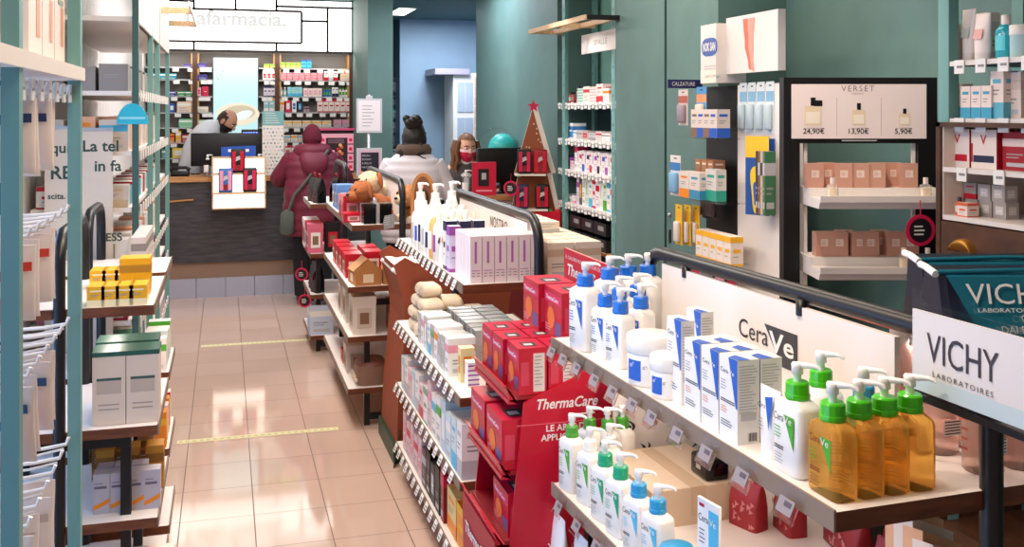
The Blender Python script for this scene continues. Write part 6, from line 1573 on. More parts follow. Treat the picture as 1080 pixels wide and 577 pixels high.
# ------------------------------------------------------------------ foot care display
FX_ = 2.20
FD = thing('footcare_display', 'white and black foot care display with bare leg picture, against the green wall', 'display', (2.22, 4.0, 0))
def fw(mb, name, parent=None): return mb.build(name, parent or FD, (-2.22, -4.0, 0) if parent is None else (0, 0, 0))
yA, yB, yC = ya(737, 2.12), ya(778, FX_), ya(828, FX_)
def zf(v, y, x=FX_): return za(v, x, y)
zt0 = zf(93, 4.15)
fw(MB().box(FX_, 2.29, yC, yB, .05, zt0 + .01, 'white_paint'), 'white_panel'); fw(MB().box(FX_ + .02, 2.29, yB, 4.33, .05, zt0 + .01, 'black'), 'black_panel')
fw(MB().box(2.16, 2.29, yC, 4.33, 0, .05, 'dark_grey'), 'base')
zh0, zh1 = zf(89, 4.3), zf(26, 4.1)
b = MB().box(2.12, 2.27, yB + .05, yA - .02, zh0, zh1, 'white_paint'); h1 = fw(b, 'header_box')
t = MB(); ym, zm = (yB + .05 + yA - .02) / 2 - .012, (zh0 + zh1) / 2 + .03
n = 28; P = []
for q in range(n):
    a = 2 * math.pi * q / n; P.append((2.1192, ym + .076 * math.copysign(abs(math.cos(a)) ** .6, math.cos(a)), zm + .042 * math.copysign(abs(math.sin(a)) ** .8, math.sin(a))))
t.poly(P, '#2f6fb8'); t.poly([(2.1188, ym + (p[1] - ym) * .94, zm + (p[2] - zm) * .88) for p in P], '#4a5fa8')
t.text('NOK SAN', (2.1184, ym, zm - .019), FX, FZ,   .040, 'white', align='c', width=.12, bold=.03, off=.001)
for k in range(2): t.box(2.1195, 2.12, ym - .06, ym + .05, zm - .09 - .012 * k, zm - .085 - .012 * k, '#c9b4b8')
t.box(2.1195, 2.12, ym - .09, ym + .02, zh0 + .022, zh0 + .03, 'text_grey'); t.box(2.119, 2.12, yB + .05, yA - .02, zh0, zh0 + .06, '#f0e6d6')
t.text('piedi e comodita', (2.119, ym - .03, zh0 + .022), FX, FZ, .018, 'text_grey', align='c', width=.14, off=.0006)
fw(t, 'header_lettering', h1)
zl0, zl1 = zf(78, 4.0), zf(18, 3.85)
b = MB().box(2.17, 2.19, yC, yB + .05, zl0, zl1 + .01, 'white_paint'); b.box(2.165, 2.2, yC - .004, yC, zl0, zl1 + .01, 'light_grey'); h2 = fw(b, 'picture_panel')
hexm('leg_pink', '#e0705a', rough=.5); hexm('leg_pale', '#f0a090', rough=.5)
t = MB(); yl = yB - .15; H_ = zl1 - zl0
def leg(y0, pts, m, off):
    L_ = [(2.1695 - off, y0 + c + w, zl0 + H_ * z) for z, c, w in pts]; Rr = [(2.1695 - off, y0 + c - w, zl0 + H_ * z) for z, c, w in pts]
    t.add(L_ + Rr, [(i, i + 1, len(pts) + i + 1, len(pts) + i) for i in range(len(pts) - 1)], m)
leg(yl + .02, [(.97, 0, .030), (.75, -.004, .026), (.62, -.006, .02), (.45, -.01, .022), (.22, -.025, .010), (.10, -.03, .011), (.05, -.04, .014)], 'leg_pink', 0)
leg(yl - .025, [(.97, 0, .030), (.75, .004, .025), (.62, .004, .019), (.45, .004, .021), (.22, -.002, .010), (.08, -.01, .012), (.02, -.02, .007)], 'leg_pale', .001)
fw(t, 'leg_picture', h2)
b = MB().box(2.02, 2.2, 4.33, 4.335, zf(93, 4.33, 2.1), zf(84, 4.33, 2.1), '#201c58'); b.text('CALZATURE', (2.04, 4.33, zf(90.5, 4.33, 2.1)), (1, 0, 0), FZ, .018, 'white', width=.12, off=.001); fw(b, 'label_flag')
for v in (144, 208, 268):
    fw(MB().box(2.04, FX_ + .02, yB - .12, 4.32, zf(v, 4.2, 2.1) - .006, zf(v, 4.2, 2.1), 'clear_tint'), 'clear_shelf')
za1, za2, za3 = [zf(v, 4.2, 2.1) + .0005 for v in (144, 208, 268)]
GF = 'foot care packs'
for k in range(4): C(.055, .07, .125, '#e4d6cc', ('#8a6a5a', 'brand_blue')[k % 2], 2).at((2.09, 4.13 - .06 * k, za1), f'cream and blue foot care carton on the upper clear shelf, {ORD[k]} from the green door', GF, R(8))
def blister(w, h, card, acc, prod):
    k = ('bl', w, h, card, acc, prod)
    if k in _kc: return _kc[k]
    b = MB().box(-.002, 0, -w / 2, w / 2, 0, h, card); quad(b, (-.002, w / 2, h * .62), FX, FZ, w, h * .2, acc); b.box(-.0021, .0005, -w * .14, w * .14, h * .91, h * .94, 'dark_grey')
    p = MB().rbox(-.022, -.002, -w * .34, w * .34, h * .07, h * .58, prod, .008)
    K = Kind('blister_pack', 'pack', b, [('product_bubble', p)]); _kc[k] = K
    return K
blister(.10, .17, '#d8ccc4', '#b0584a', '#9a8a94').at((2.09, 4.31, za1 + .05), 'mixed hanging blister pack highest beside the green door', GF)
blister(.10, .19, '#5a9fd8', '#f0a070', '#e8d0c0').at((2.13, 4.20, za1 + .04), 'sky blue blister pack hanging behind the cream cartons', GF)
for k in range(4): blister(.062, .22, '#d4dee2', '#7fb0d0', '#b4c6ce').at((FX_ - .001 - .0, yB - .055 - .075 * k, zf(140, 3.95)), f'pale blue pedicure blister pack on the white panel, {ORD[k]} from the black panel', GF)
blister(.11, .19, '#e8e0dc', '#3a7fc0', '#7fb0d8').at((2.05, 4.31, za2 + .0), 'white and blue boxed pack beside the green door on the middle clear shelf', GF)
for k in range(3): C(.055, .06, .085, '#b07a55', '#e8dcd0', 2).at((2.15, 4.22 - .062 * k, za2 + .09), f'wood brown small box in the back row of the middle shelf, {ORD[k]} from the door', GF)
for k in range(3): C(.06, .06, .09, '#c8b8a8', '#e8dcd0', 0).at((2.15, 4.22 - .062 * k, za2), f'tan small box under the wood brown ones, {ORD[k]} from the door', GF)
for k in range(2): C(.10, .06, .12, '#e4d8d0', ('orange', '#3a8fb8')[k], 2).at((2.075, 4.21 - .105 * k, za2), ('orange footed cream box in the front row of the middle shelf', 'blue footed cream box in the front row of the middle shelf')[k], GF)
C(.10, .05, .14, '#d8d4d0', '#2f9f8a', 2).at((2.10, 4.005, za2), 'grey white box with sea green foot at the end of the middle shelf', GF)
# insole pack
ip = MB().box(-.004, 0, -.055, .055, 0, .33, '#1f4f9a'); ip.box(-.0045, -.004, -.055, .055, .24, .33, '#f0c020')
q = MB(); n = 26
for sx, m in ((0, '#f0c81e'), (.004, '#2a62b8')):
    P = []
    for i in range(n):
        a = 2 * math.pi * i / n; z = .105 + .1 * math.sin(a); w_ = (.030 + .012 * math.sin(a) - .008 * math.cos(2 * a)) * (1 if m != '#2a62b8' else .45); P.append((-.012 - sx, w_ * math.cos(a) - .0, z if sx == 0 else .09 + .05 * math.sin(a)))
    q.prism(P, (.008, 0, 0), m)
Kind('insole_pack', 'pack', ip, [('insole', q)]).at((FX_ - .06, ya(799, FX_ - .06), zf(222, 3.9)), 'blue and yellow insole pack hanging on the white panel', GF, R(30))
Kind('insole_pack', 'pack', MB().box(-.004, 0, -.05, .05, 0, .32, '#1f4f9a'), [('insole', MB().box(-.012, -.004, -.03, .03, .04, .2, '#f0c81e'))]).at((FX_ - .03, ya(806, FX_ - .03), zf(222, 3.9)), 'blue insole pack hanging behind the yellow-edged one', GF, R(30))
for k in range(4): C(.016, .05, .26, ('#3a3a3c', '#8a5a48', '#c8b8a8', '#4a7a5a')[k], ('dark_grey', 'light_grey')[k % 2], 0).at((FX_ - .062, yC + .075 - .019 * k, zf(222, 3.8)), f'thin hanging pack edge-on at the white panel rim, {ORD[k]} from the insoles', GF)
for k in range(5): C(.062, .06, .125, '#e8dcd4', 'yellow', 3).at((2.10 + .0 * k, 4.11 - .066 * k, za3), f'white carton with yellow band on the lower shelf, {ORD[k]} from the green door', GF)
for k in range(3): blister(.07, .19, '#f0c020', 'yellow', '#e0d4cc').at((2.07 + .03 * k, 4.315 - .03 * k, za3 + .03), f'yellow hanging pack beside the lower shelf cartons, {ORD[k]} from the door', GF)
for k in range(4): blister(.06, .2, '#3a3438', 'dark_grey', '#5a4a4c').at((2.17, 4.24 - .03 * k, za3 + .16), f'dark hanging pack on the black panel, {ORD[k]} from the door', GF)
for k in range(5): blister(.085, .15, ('#e0b8c4', 'white', '#d8ccd0')[k % 3], ('pink', 'magenta', 'grey')[k % 3], '#c8b4bc').at((2.08 + .015 * k, 4.27 - .085 * k, za3 - .19), f'pink and white pack under the yellow-banded cartons, {ORD[k]} from the door', GF)
fw(MB().box(2.04, FX_ + .02, yB - .2, 4.32, za3 - .2, za3 - .194, 'clear_tint'), 'clear_shelf')
# ------------------------------------------------------------------ perfume stand
d0 = 3.7
def pp(u, v): 
    xc = (u - 540) / FPX
    return Vector((d0 * (SY + xc * CY), d0 * (CY - xc * SY), EYE - (v - 118) / FPX * d0))
ctr = pp(905, 0); PS = thing('perfume_stand', 'black framed perfume stand with white priced header and two white shelves', 'display stand', (ctr.x, ctr.y, 0), R(-YAW))
def pu(u): return (u - 905) / FPX * d0
def pv(v): return EYE - (v - 118) / FPX * d0
b = MB()
b.box(pu(825), pu(842), -.02, .04, 0, pv(82), 'black'); b.box(pu(966), pu(986), -.02, .04, 0, pv(82), 'black'); b.box(pu(842), pu(966), -.02, .04, pv(151), pv(82), 'black'); b.box(pu(842), pu(966), -.02, .04, 0, .3, 'black')
b.build('frame', PS)
b = MB().box(pu(833), pu(974), -.026, -.02, pv(146), pv(89), '#ecdedb'); hp_ = b.build('header_board', PS)
t = MB(); X1 = (1, 0, 0)
def ptxt(s_, u, v, h, m='dark_grey', **k): t.text(s_, (pu(u), -.026, pv(v)), X1, FZ, h / FPX * d0, m, align='c', off=.001, **k)
ptxt('VERSET', 902, 96.5, 6, '#8a7a80', spacing=1.3); ptxt('PARFUMS', 902, 100, 2, '#a89a9e'); ptxt('24,90€', 856, 142, 7, bold=.01); ptxt('13,90€', 903, 142, 7, bold=.01); ptxt('5,90€', 950, 142, 7, bold=.01)
for u in (880, 926.5): t.box(pu(u) - .001, pu(u) + .001, -.0268, -.026, pv(143), pv(103), '#c9b9b9')
t.box(pu(886), pu(922), -.0265, -.02, pv(148.6), pv(147.6), 'light_grey')
for u, w_, h_ in ((855, 9, 20), (903, 7, 16), (951, 6, 12)):
    z0 = pv(132); W_ = w_ / FPX * d0; H2 = h_ / FPX * d0
    t.box(pu(u) - W_, pu(u) + W_, -.027, -.026, z0, z0 + H2, '#e6d2b4'); t.box(pu(u) - W_ * .8, pu(u) + W_ * .8, -.0275, -.027, z0 + H2 * .1, z0 + H2 * .7, '#f2e8d8'); t.box(pu(u) - W_ * .25, pu(u) + W_ * .3, -.0278, -.026, z0 + H2 * 1.02, z0 + H2 * 1.45, 'black'); t.box(pu(u) - W_, pu(u) + W_, -.027, -.026, z0 - .012, z0 - .009, '#c8b8b4')
t.box(pu(855) + .005, pu(855) + .035, -.0279, -.026, pv(112), pv(106), 'black')
t.build('header_print', hp_)
zs1, zs2 = pv(205), pv(276)
for zz in (zs1, zs2):
    b = MB(); x0, x1 = pu(846), pu(979)
    b.prism([(x0, -.22, zz), (x0, .04, zz), (x0, .04, zz - .035), (x0, -.20, zz - .035)], (x1 - x0, 0, 0), 'white_paint'); b.box(x0, x1, -.222, -.215, zz - .01, zz + .012, 'white_paint'); b.box(x0, x1, -.1, .04, zz, zz + .03, 'white_paint'); b.build('shelf', PS)
for x in (pu(848), pu(962)): MB().box(x, x + .012, .0, .012, .3, pv(151), 'white_paint').build('rail', PS)
PM = Matrix.Translation(PS.location) @ Matrix.Rotation(R(-YAW), 4, 'Z')
def pbox(w, d, h):
    b = MB().box(-d / 2, d / 2, -w / 2, w / 2, 0, h, 'rose_gold'); quad(b, (-d / 2, w * .22, h * .42), FX, FZ, w * .44, h * .3, '#e8cfc2'); rules(b, (-d / 2, w * .16, h * .62), FX, FZ, w * .3, 3, h * .06, '#a87868', h * .015, off=.001)
    return Kind('perfume_box', 'box', b)
KP = pbox(.062, .045, .088)
for i, (zz, us) in enumerate(((zs1, (852, 869, 882, 899, 916, 925, 938, 949)), (zs2, (861, 877, 888, 898, 909, 926, 935, 950)))):
    for k, u in enumerate(us):
        bk_ = k in (1, 5, 6) if i == 0 else k in (2, 5)
        p = PM @ Vector((pu(u) + .005, (-.01 if bk_ else -.055), zz + .0305)); KP.at(tuple(p), f'rose gold perfume box on the {("upper", "lower")[i]} white shelf, {ORD[k]} from the foot care side', 'rose gold perfume boxes', R(90 - YAW + random.uniform(-6, 6)))
fl = MB().loft([(0, .010, .016), (.003, .012, .019), (.045, .012, .019), (.05, .006, .007)], 'clear_tint', n=20, e=6); fc = MB().loft([(.05, .007, .008), (.072, .007, .008)], '#e8d8d0', n=14, e=4); fi = MB().loft([(.004, .009, .015), (.034, .009, .015)], '#f0dcc0', n=16, e=6)
KF = Kind('perfume_tester', 'bottle', fl, [('cap', fc), ('perfume', fi)])
for (u, zz, lab) in ((864, zs1, 'glass perfume tester on the upper white shelf, foot care side'), (958, zs1, 'glass perfume tester on the upper white shelf, opposite end'), (936, zs2, 'glass perfume tester on the lower white shelf, nearer the middle'), (960, zs2, 'glass perfume tester on the lower white shelf, at the end')):
    KF.at(tuple(PM @ Vector((pu(u), -.155, zz + .0005))), lab, 'glass perfume testers', R(90 - YAW))
roundel('round black and crimson tag hanging from the upper white perfume shelf', tuple(PM @ Vector((.136, -.235, 1.2375))), R(-YAW + 8), .055)
# ------------------------------------------------------------------ cosmetics wall unit at the right edge
UX = 2.30
WU = thing('cosmetics_shelving', 'teal post wall shelving with wooden cabinet, beside the perfume stand', 'shelving', (2.46, 2.3, 0))
def uw(mb, name, parent=None): return mb.build(name, parent or WU, (-2.46, -2.3, 0) if parent is None else (0, 0, 0))
yE = ya(995, UX)
for x, y in ((UX + .02, yE), (2.62, yE), (UX + .02, 1.85)): uw(MB().box(x - .02, x + .02, y - .025, y + .025, 0, 2.8, 'teal_post'), 'upright')
Zu = [za(64, UX, 2.7), za(125, UX, 2.7)]
for z in Zu:
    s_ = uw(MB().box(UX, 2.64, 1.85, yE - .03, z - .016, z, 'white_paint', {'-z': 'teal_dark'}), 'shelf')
    for k in range(9): put('price_tag', ptm, s_, (UX - .002, yE - .08 - .095 * k, z - .004))
zc0, zc1, zc2, zc3 = za(266, UX, 2.7), za(228, UX, 2.7), za(177, UX, 2.7), za(129, UX, 2.7)
wood_mat('dark_walnut', '#43291c', '#5c3a27', (12, 2, 2))
b = MB(); b.box(UX - .03, 2.64, yE - .02, yE, .3, zc3, 'dark_walnut'); b.box(UX - .03, 2.64, 1.85, yE, zc3 - .015, zc3, 'dark_walnut'); b.box(UX - .03, 2.64, 1.85, 1.87, .3, zc3, 'dark_walnut'); uw(b, 'cabinet_case')
uw(MB().box(2.60, 2.64, 1.87, yE - .02, zc1, zc3 - .015, '#e0cfc2'), 'cabinet_back'); uw(MB().box(UX - .02, 2.60, yE - .026, yE - .02, zc1, zc3 - .015, '#e8dace'), 'lining')
for z in (zc2, zc1):
    s_ = uw(MB().box(UX - .025, 2.6, 1.87, yE - .026, z - .015, z, 'white_paint'), 'shelf')
    if z == zc2:
        for k in range(3): put('price_tag', ptm, s_, (UX - .027, yE - .12 - .16 * k, z - .003))
for k in range(3):
    zz = zc1 - .02 - .24 * k; d_ = uw(MB().box(UX - .03, UX - .01, 1.88, yE - .025, zz - .15 - .06 * (k > 0), zz, 'dark_walnut'), 'drawer')
    hm = MB(); P = []
    for q in range(9):
        a = math.pi * q / 8; P.append([(UX - .03 - .03 * math.sin(math.pi * i / 8) * .9, ya(1026, UX) + .05 * math.cos(a) * (1 if True else 1), zz - .09 + .045 * math.sin(a) * math.cos(math.pi * i / 16)) for i in range(9)])
    hm.rings(P, '#b8843a', True, caps=False, closed=False); uw(hm, 'cup_handle', d_)
uw(MB().box(UX - .03, 2.64, 1.85, yE, .05, .3, 'dark_walnut'), 'cabinet_base')
MATS['#b8843a'].node_tree.nodes['Principled BSDF'].inputs['Metallic'].default_value = .8
GU = 'cosmetics on the wall unit'
def yU(u, x=2.37): return ya(u, x)
bottle(.042, .13, '#e8d0cc', 'red', '#f0dcd8').at((2.37, yU(1010), Zu[0]), 'pale pink spray bottle at the teal post end of the top shelf', GU)
tubeb(.062, .175, '#f0e2dc', '#c8d0c8', '#e8dcd8').at((2.38, yU(1020), Zu[0]), 'tall white tube standing on its cap, second from the teal post', GU)
tubeb(.066, .15, '#f0e2dc', '#e0a8a0', '#e8dcd8').at((2.345, yU(1037, 2.345), Zu[0]), 'white tube with red mark, nearest the turquoise bottle', GU)
C(.06, .05, .165, '#e0d4cc', 'light_grey', 0).at((2.46, yU(1041, 2.46), Zu[0]), 'tall pale carton behind the white tubes on the top shelf', GU)
mat('aqua', (.05, .62, .75), rough=.12, trans=.4)
bottle(.055, .14, 'aqua', '#5fd0d8', '#f0e6e2', e=3).at((2.37, yU(1061), Zu[0]), 'turquoise bottle with white cap on the top shelf', GU)
jar_ = MB().lathe([(.03, 0), (.032, .003), (.032, .07), (.033, .072), (.033, .10), (0, .102)], '#b8d8d8', n=22); Kind('cosmetic_jar', 'jar', jar_, [('lid', MB().lathe([(.034, .072), (.034, .103), (0, .104)], '#e8e4e0', n=22))]).at((2.37, yU(1077), Zu[0]), 'pale aqua jar beside the turquoise bottle', GU)
C(.05, .05, .115, '#f0ddd4', '#5fb0c8', 2).at((2.37, yU(1014), Zu[1]), 'slim pale carton at the post end of the second shelf', GU)
for k in range(3): C(.043, .05, .105, '#f0ddd4', '#3f9fc0', 2).at((2.35, yU(1025 + 11 * k, 2.35), Zu[1]), f'pale carton with blue foot on the second shelf, {ORD[k]} of three', GU)
C(.055, .055, .15, '#f0ddd4', '#5fb0c8', 2).at((2.36, yU(1059, 2.36), Zu[1]), 'tall pale carton with blue foot beside the three small ones', GU)
C(.07, .06, .145, '#e8d4c8', '#d8c0b4', 0).at((2.39, yU(1076, 2.39), Zu[1]), 'tall plain pale carton at the end of the second shelf', GU)
for k, (u, acc, lab) in enumerate(((1019, 'red', 'white carton with red band in the wooden cabinet'), (1047, 'navy', 'white carton with blue band in the wooden cabinet'))):
    b = MB().box(-.035, .035, -.055, .055, 0, .125, '#f0e2da', {'-y': '#b81828'}); quad(b, (-.035, .045, .02), FX, FZ, .09, .022, acc); b.text('V', (-.035, 0, .078), FX, FZ, .03, '#b82030', align='c', bold=.02, off=.001); quad(b, (-.035, .055, .02), FX, FZ, .008, .06, '#b81828')
    Kind('cosmetic_carton', 'box', b).at((2.36, yU(u, 2.36), zc2), lab, GU)
C(.11, .06, .12, '#a81828', '#e8d0c8', 0).at((2.37, yU(1080, 2.37), zc2), 'dark red carton at the end of the wooden cabinet shelf', GU)
hexm('silver_box', '#b4aeaa', rough=.35, metal=.3)
for j in range(2):
    for k in range(4 if j == 0 else 3): C(.055, .05, .052, 'silver_box', ('#d8d4d0', 'red')[k == 0], 4 if k else 2).at((2.38, yU(1016 + 15 * (k + (j * .9)), 2.38), zc1 + .0525 * j), f'small silver box in the cabinet, {("bottom", "top")[j]} layer, {ORD[k]} from the post', GU)
C(.045, .045, .045, '#e8d8d0', '#e0603a', 3).at((2.31, yU(1021, 2.31), zc1), 'small orange and white box in front of the silver boxes', GU)
bottle(.025, .06, '#e0603a', '#e8d0c0', 'dark_grey').at((2.31, yU(1012, 2.31), zc1), 'tiny orange bottle before the silver boxes', GU)
# ------------------------------------------------------------------ hanging racks between teal posts, nearest on the left
RX = -.34
HR = thing('hook_rack', 'teal post rack with white wire hooks and a white top shelf, closest to the camera', 'rack', (-.5, 2.1, 0))
def hw(mb, name, parent=None): return mb.build(name, parent or HR, (.5, -2.1, 0) if parent is None else (0, 0, 0))
yP0, yP1 = ya(12.5, RX), ya(79, RX)
for x, y in ((RX, yP0), (RX, yP1), (-.70, yP0), (-.70, yP1)):
    c = MB().box(x - .014, x + .014, y - .016, y + .016, 0, 2.8, 'teal_post'); hw(c, 'upright')
Zt = za(62, RX, yP0 + .3)
hw(MB().box(-.72, RX + .02, yP0 - .35, yP1 + .02, Zt - .03, Zt, 'white_paint'), 'top_shelf')
HZ = [(za(104, RX, yP1), .11), (za(228, RX, yP1), .16), (za(345, RX, yP1), .2), (za(470, RX, yP1), .2)]
hk = MB().tube([(-.33, 0, 0), (-.05, 0, .008), (0, 0, .014), (.006, 0, .03)], .0042, 'white_plastic', n=7)
hk.tube([(-.33, 0, -.02), (-.06, 0, -.006), (-.005, 0, .004)], .003, 'white_plastic', n=6)
hkm = hk.mesh('wire_hook'); ptk = MB().box(.002, .006, -.018, .018, -.03, .012, 'white'); ptk.box(.006, .0068, -.012, .01, -.012, -.006, 'text_grey'); ptk = ptk.mesh('price_tag')
GH2 = 'packs hanging on the wire hooks'
for i, (z, ln) in enumerate(HZ):
    bar_ = hw(MB().bar((-.70, yP0, z - .01), (-.70, yP1, z - .01), .012, .03, 'white_plastic'), 'back_bar')
    for k in range(7):
        y = yP1 - .03 - .095 * k
        put('wire_hook', hkm, bar_, (RX - .015, y, z))
        if i == 0: put('price_tag', ptk, bar_, (RX - .01, y, z + .02))
def peg_pack(w, h, base, acc, st):
    k = ('peg', w, h, base, acc, st)
    if k in _kc: return _kc[k]
    b = MB().rings([[(t * math.cos(a), w / 2 * s_ * math.copysign(abs(math.sin(a)) ** .5, math.sin(a)), z) for a in [2 * math.pi * q / 16 for q in range(16)]] for z, t, s_ in ((-h, .002, 1), (-h * .9, .011, .98), (-h * .5, .012, .97), (-h * .15, .004, 1), (0, .0015, 1))], base)
    l = MB()
    for sx in (-1, 1):
        X = sx * .0128; xd = FX if sx < 0 else (0, 1, 0); o = lambda y, z: (X, y if sx < 0 else -y, z)
        quad(l, o(w * .42, -h * .32), xd, FZ, w * .84, h * .12, acc); quad(l, o(w * .3, -h * .82), xd, FZ, w * .5, h * .3, st)
    # the side seen along the aisle
    K = Kind('hanging_pack', 'pack', b, [('front_print', l)]); _kc[k] = K
    return K
for i, (z, ln) in enumerate(HZ):
    for k in range(2, 7):
        y = yP1 - .03 - .095 * k
        for j in range(3):
            if i == 0 and j > 1: continue
            base, acc, st = (('#efe2da', '#2a3a6a', '#d8c8c0'), ('#f0e6e0', '#d8463a', '#e88a5a'), ('#e8dcd6', '#2a5a8a', '#c83a5a'), ('#eee4e0', '#c8b8b0', '#d8ccc6'))[i]
            peg_pack(.10, .155 - .01 * (k % 2), base, acc, st).at((RX - .06 - .075 * j + .01 * (k % 2), y, z - .004), f'white pack in the {("top", "second", "third", "lowest")[i]} hook row, {ORD[j]} on the {ORD[k]} hook from the far post', GH2, R(90) + random.uniform(-.3, .3), tilt=(0, R(-6)))
# boxes on the top shelf
def care_box(w, d, h):
    b = MB().box(-d / 2, d / 2, -w / 2, w / 2, 0, h, '#ece0da')
    for o, xd, ww in (((-d / 2, w / 2, 0), FX, w), ((-d / 2, -w / 2, 0), (1, 0, 0), d), ((d / 2, -w / 2, 0), (0, 1, 0), w)):
        quad(b, Vector(o) + Vector((0, 0, h * .72)), xd, FZ, ww, h * .1, '#2a3a8a'); quad(b, Vector(o) + Vector((0, 0, h * .2)) + Vector(xd) * ww * .55, xd, FZ, ww * .3, h * .4, '#d8a088'); quad(b, Vector(o) + Vector((0, 0, h * .62)) + Vector(xd) * ww * .3, xd, FZ, ww * .5, h * .05, '#9aa8a0', .0012)
    return Kind('care_box', 'box', b)
KC = care_box(.14, .12, .22)
for k in range(3):
    for j in range(2): KC.at((RX - .075 - .14 * j, yP1 - .12 - .15 * k, Zt), f'white and navy care box on the top shelf, {ORD[k]} from far post, {("front", "back")[j]} row', 'care boxes on the top shelf')
CARTON_NAME[0] = 'supplement_box'
# ------------------------------------------------------------------ window-side display shelves: goods
Zg = 1.0655
GY = 'yellow boxes on the window-side shelf'
KY = carton(.05, .10, .06, 'yellow', '#f6e6b8', 2); KY2 = carton(.048, .09, .118, 'yellow', '#b8862a', 0)
for k, u in enumerate((103, 118, 133, 147)):
    KY.at((xa(u, 3.26), 3.26, Zg), f'low yellow box at the near end of the window-side shelf, {ORD[k]} from the hook rack', GY, R(90))
for k, u in enumerate((136, 151)):
    KY2.at((xa(u, 3.42), 3.42, Zg), f'tall yellow box behind the low ones on the window-side shelf, {ORD[k]} of two', GY, R(90))
for k in range(4): KY.at((xa(105 + 13 * k, 3.58), 3.58, Zg), f'low yellow box in the back row of the window-side shelf, {ORD[k]} from the hook rack', GY, R(90))
hexm('green_lid', '#2a5a50', rough=.35)
b = MB().box(-.047, .047, -.055, .055, 0, .215, '#dccbbb', {'+z': 'green_lid'}); b.box(-.048, .048, -.056, .056, .208, .222, 'green_lid')
quad(b, (-.035, -.055, .095), (1, 0, 0), FZ, .07, .04, '#c0b0a2'); quad(b, (-.035, -.055, .135), (1, 0, 0), FZ, .07, .008, '#3a5a54'); rules(b, (-.03, -.055, .06), (1, 0, 0), FZ, .06, 2, .014, '#a89a90', .004)
K_gl = Kind('supplement_carton', 'box', b)
for k, u in enumerate((117, 152)): K_gl.at((xa(u, 3.29), 3.29, .7005), f'large pale carton with dark green lid, {("beside the hook rack", "at the aisle side")[k]}', 'green-lidded cartons')
for k, u in enumerate((120, 152)): K_gl.at((xa(u, 3.43), 3.43, .7005), f'large pale carton with dark green lid behind the front pair, {("hook rack side", "aisle side")[k]}', 'green-lidded cartons')
hexm('swirl_grey', '#b9b4c0', rough=.4)
def swirl():
    b = MB().box(-.024, .024, -.026, .026, 0, .12, 'swirl_grey'); 
    for q in range(8):
        x0 = -.0235 + .047 * q / 8; x1 = -.0235 + .047 * (q + 1) / 8; f = lambda x: .012 + 1.1 * (x + .024) ** 1.3
        b.add([(x0, -.0267, f(x0)), (x1, -.0267, f(x1)), (x1, -.0267, f(x1) + .014), (x0, -.0267, f(x0) + .014)], [(0, 1, 2, 3)], 'orange'); 
    quad(b, (-.02, -.026, .076), (1, 0, 0), FZ, .035, .008, '#6a6478'); quad(b, (-.02, -.026, .09), (1, 0, 0), FZ, .024, .004, '#8a8498')
    return Kind('vitamin_carton', 'box', b)
K_sw = swirl()
for k, u in enumerate((108, 126, 144, 161)): K_sw.at((xa(u, 3.30), 3.30, .4205), f'grey carton with orange swirl on the third window-side shelf, {ORD[k]} from the hook rack', 'orange swirl cartons')
for k, u in enumerate((112, 130, 148)): K_sw.at((xa(u, 3.36), 3.36, .4205), f'grey carton with orange swirl in the second row, {ORD[k]} from the hook rack', 'orange swirl cartons')
K_gold = carton(.055, .07, .14, '#b8822a', '#8a5a1a', 0); K_gd = carton(.05, .06, .12, '#7a4a1e', '#9a6a2a', 2)
for k in range(3): K_gold.at((-.37 + .075 * k, 3.48, .4205), f'golden brown carton behind the orange swirl ones, {ORD[k]} from the hook rack', 'golden brown cartons', R(90))
for k in range(3): K_gd.at((-.40 + .07 * k, 3.60, .4205), f'dark amber carton at the back of the third window-side shelf, {ORD[k]} from the hook rack', 'golden brown cartons', R(90))
K_or = carton(.12, .08, .14, '#e8dcd2', '#e07a1e', 3)
for k, u in enumerate((132, 163)): K_or.at((xa(u, 3.30), 3.30, .1405), f'white carton with orange band on the lowest window-side shelf, {ORD[k]} from the hook rack', 'orange banded cartons', R(90))
K_slim = carton(.05, .09, .13, '#cfc6c2', '#8a8480', 0)
for k in range(4): K_slim.at((-.62 + .06 * k, 3.32, .1405), f'slim grey carton on the lowest window-side shelf, {ORD[k]} from the shop window', 'slim grey cartons', R(90))
# side sign boards on the farther shelf
b = MB().box(-.004, .0, -.12, .12, 0, .3, '#efe4dc')
for k in range(5): K_slim.at((-.30 + .0 * k, 3.88 + .08 * k, 1.0655), f'grey carton on the second window-side shelf, {ORD[k]} from the camera', 'grey cartons on the second window-side shelf', R(90))
for k in range(4): carton(.055, .08, .12 + .01 * (k % 2), ('#e8dcd2', '#d8e0d8')[k % 2], ('brand_green', 'orange', 'sky_print')[k % 3], k % 4).at((-.245, 3.88 + .09 * k, .7005), f'pale carton at the aisle edge of the second window-side shelf, {ORD[k]} from the camera', 'pale cartons on the second window-side shelf')
for k in range(4): carton(.055, .08, .13, ('orange', '#e8dcd2')[k % 2], ('yellow', 'red')[k % 2], k % 4).at((-.245, 3.88 + .09 * k, .4205), f'orange and white carton low on the second window-side shelf, {ORD[k]} from the camera', 'orange and white cartons low down')
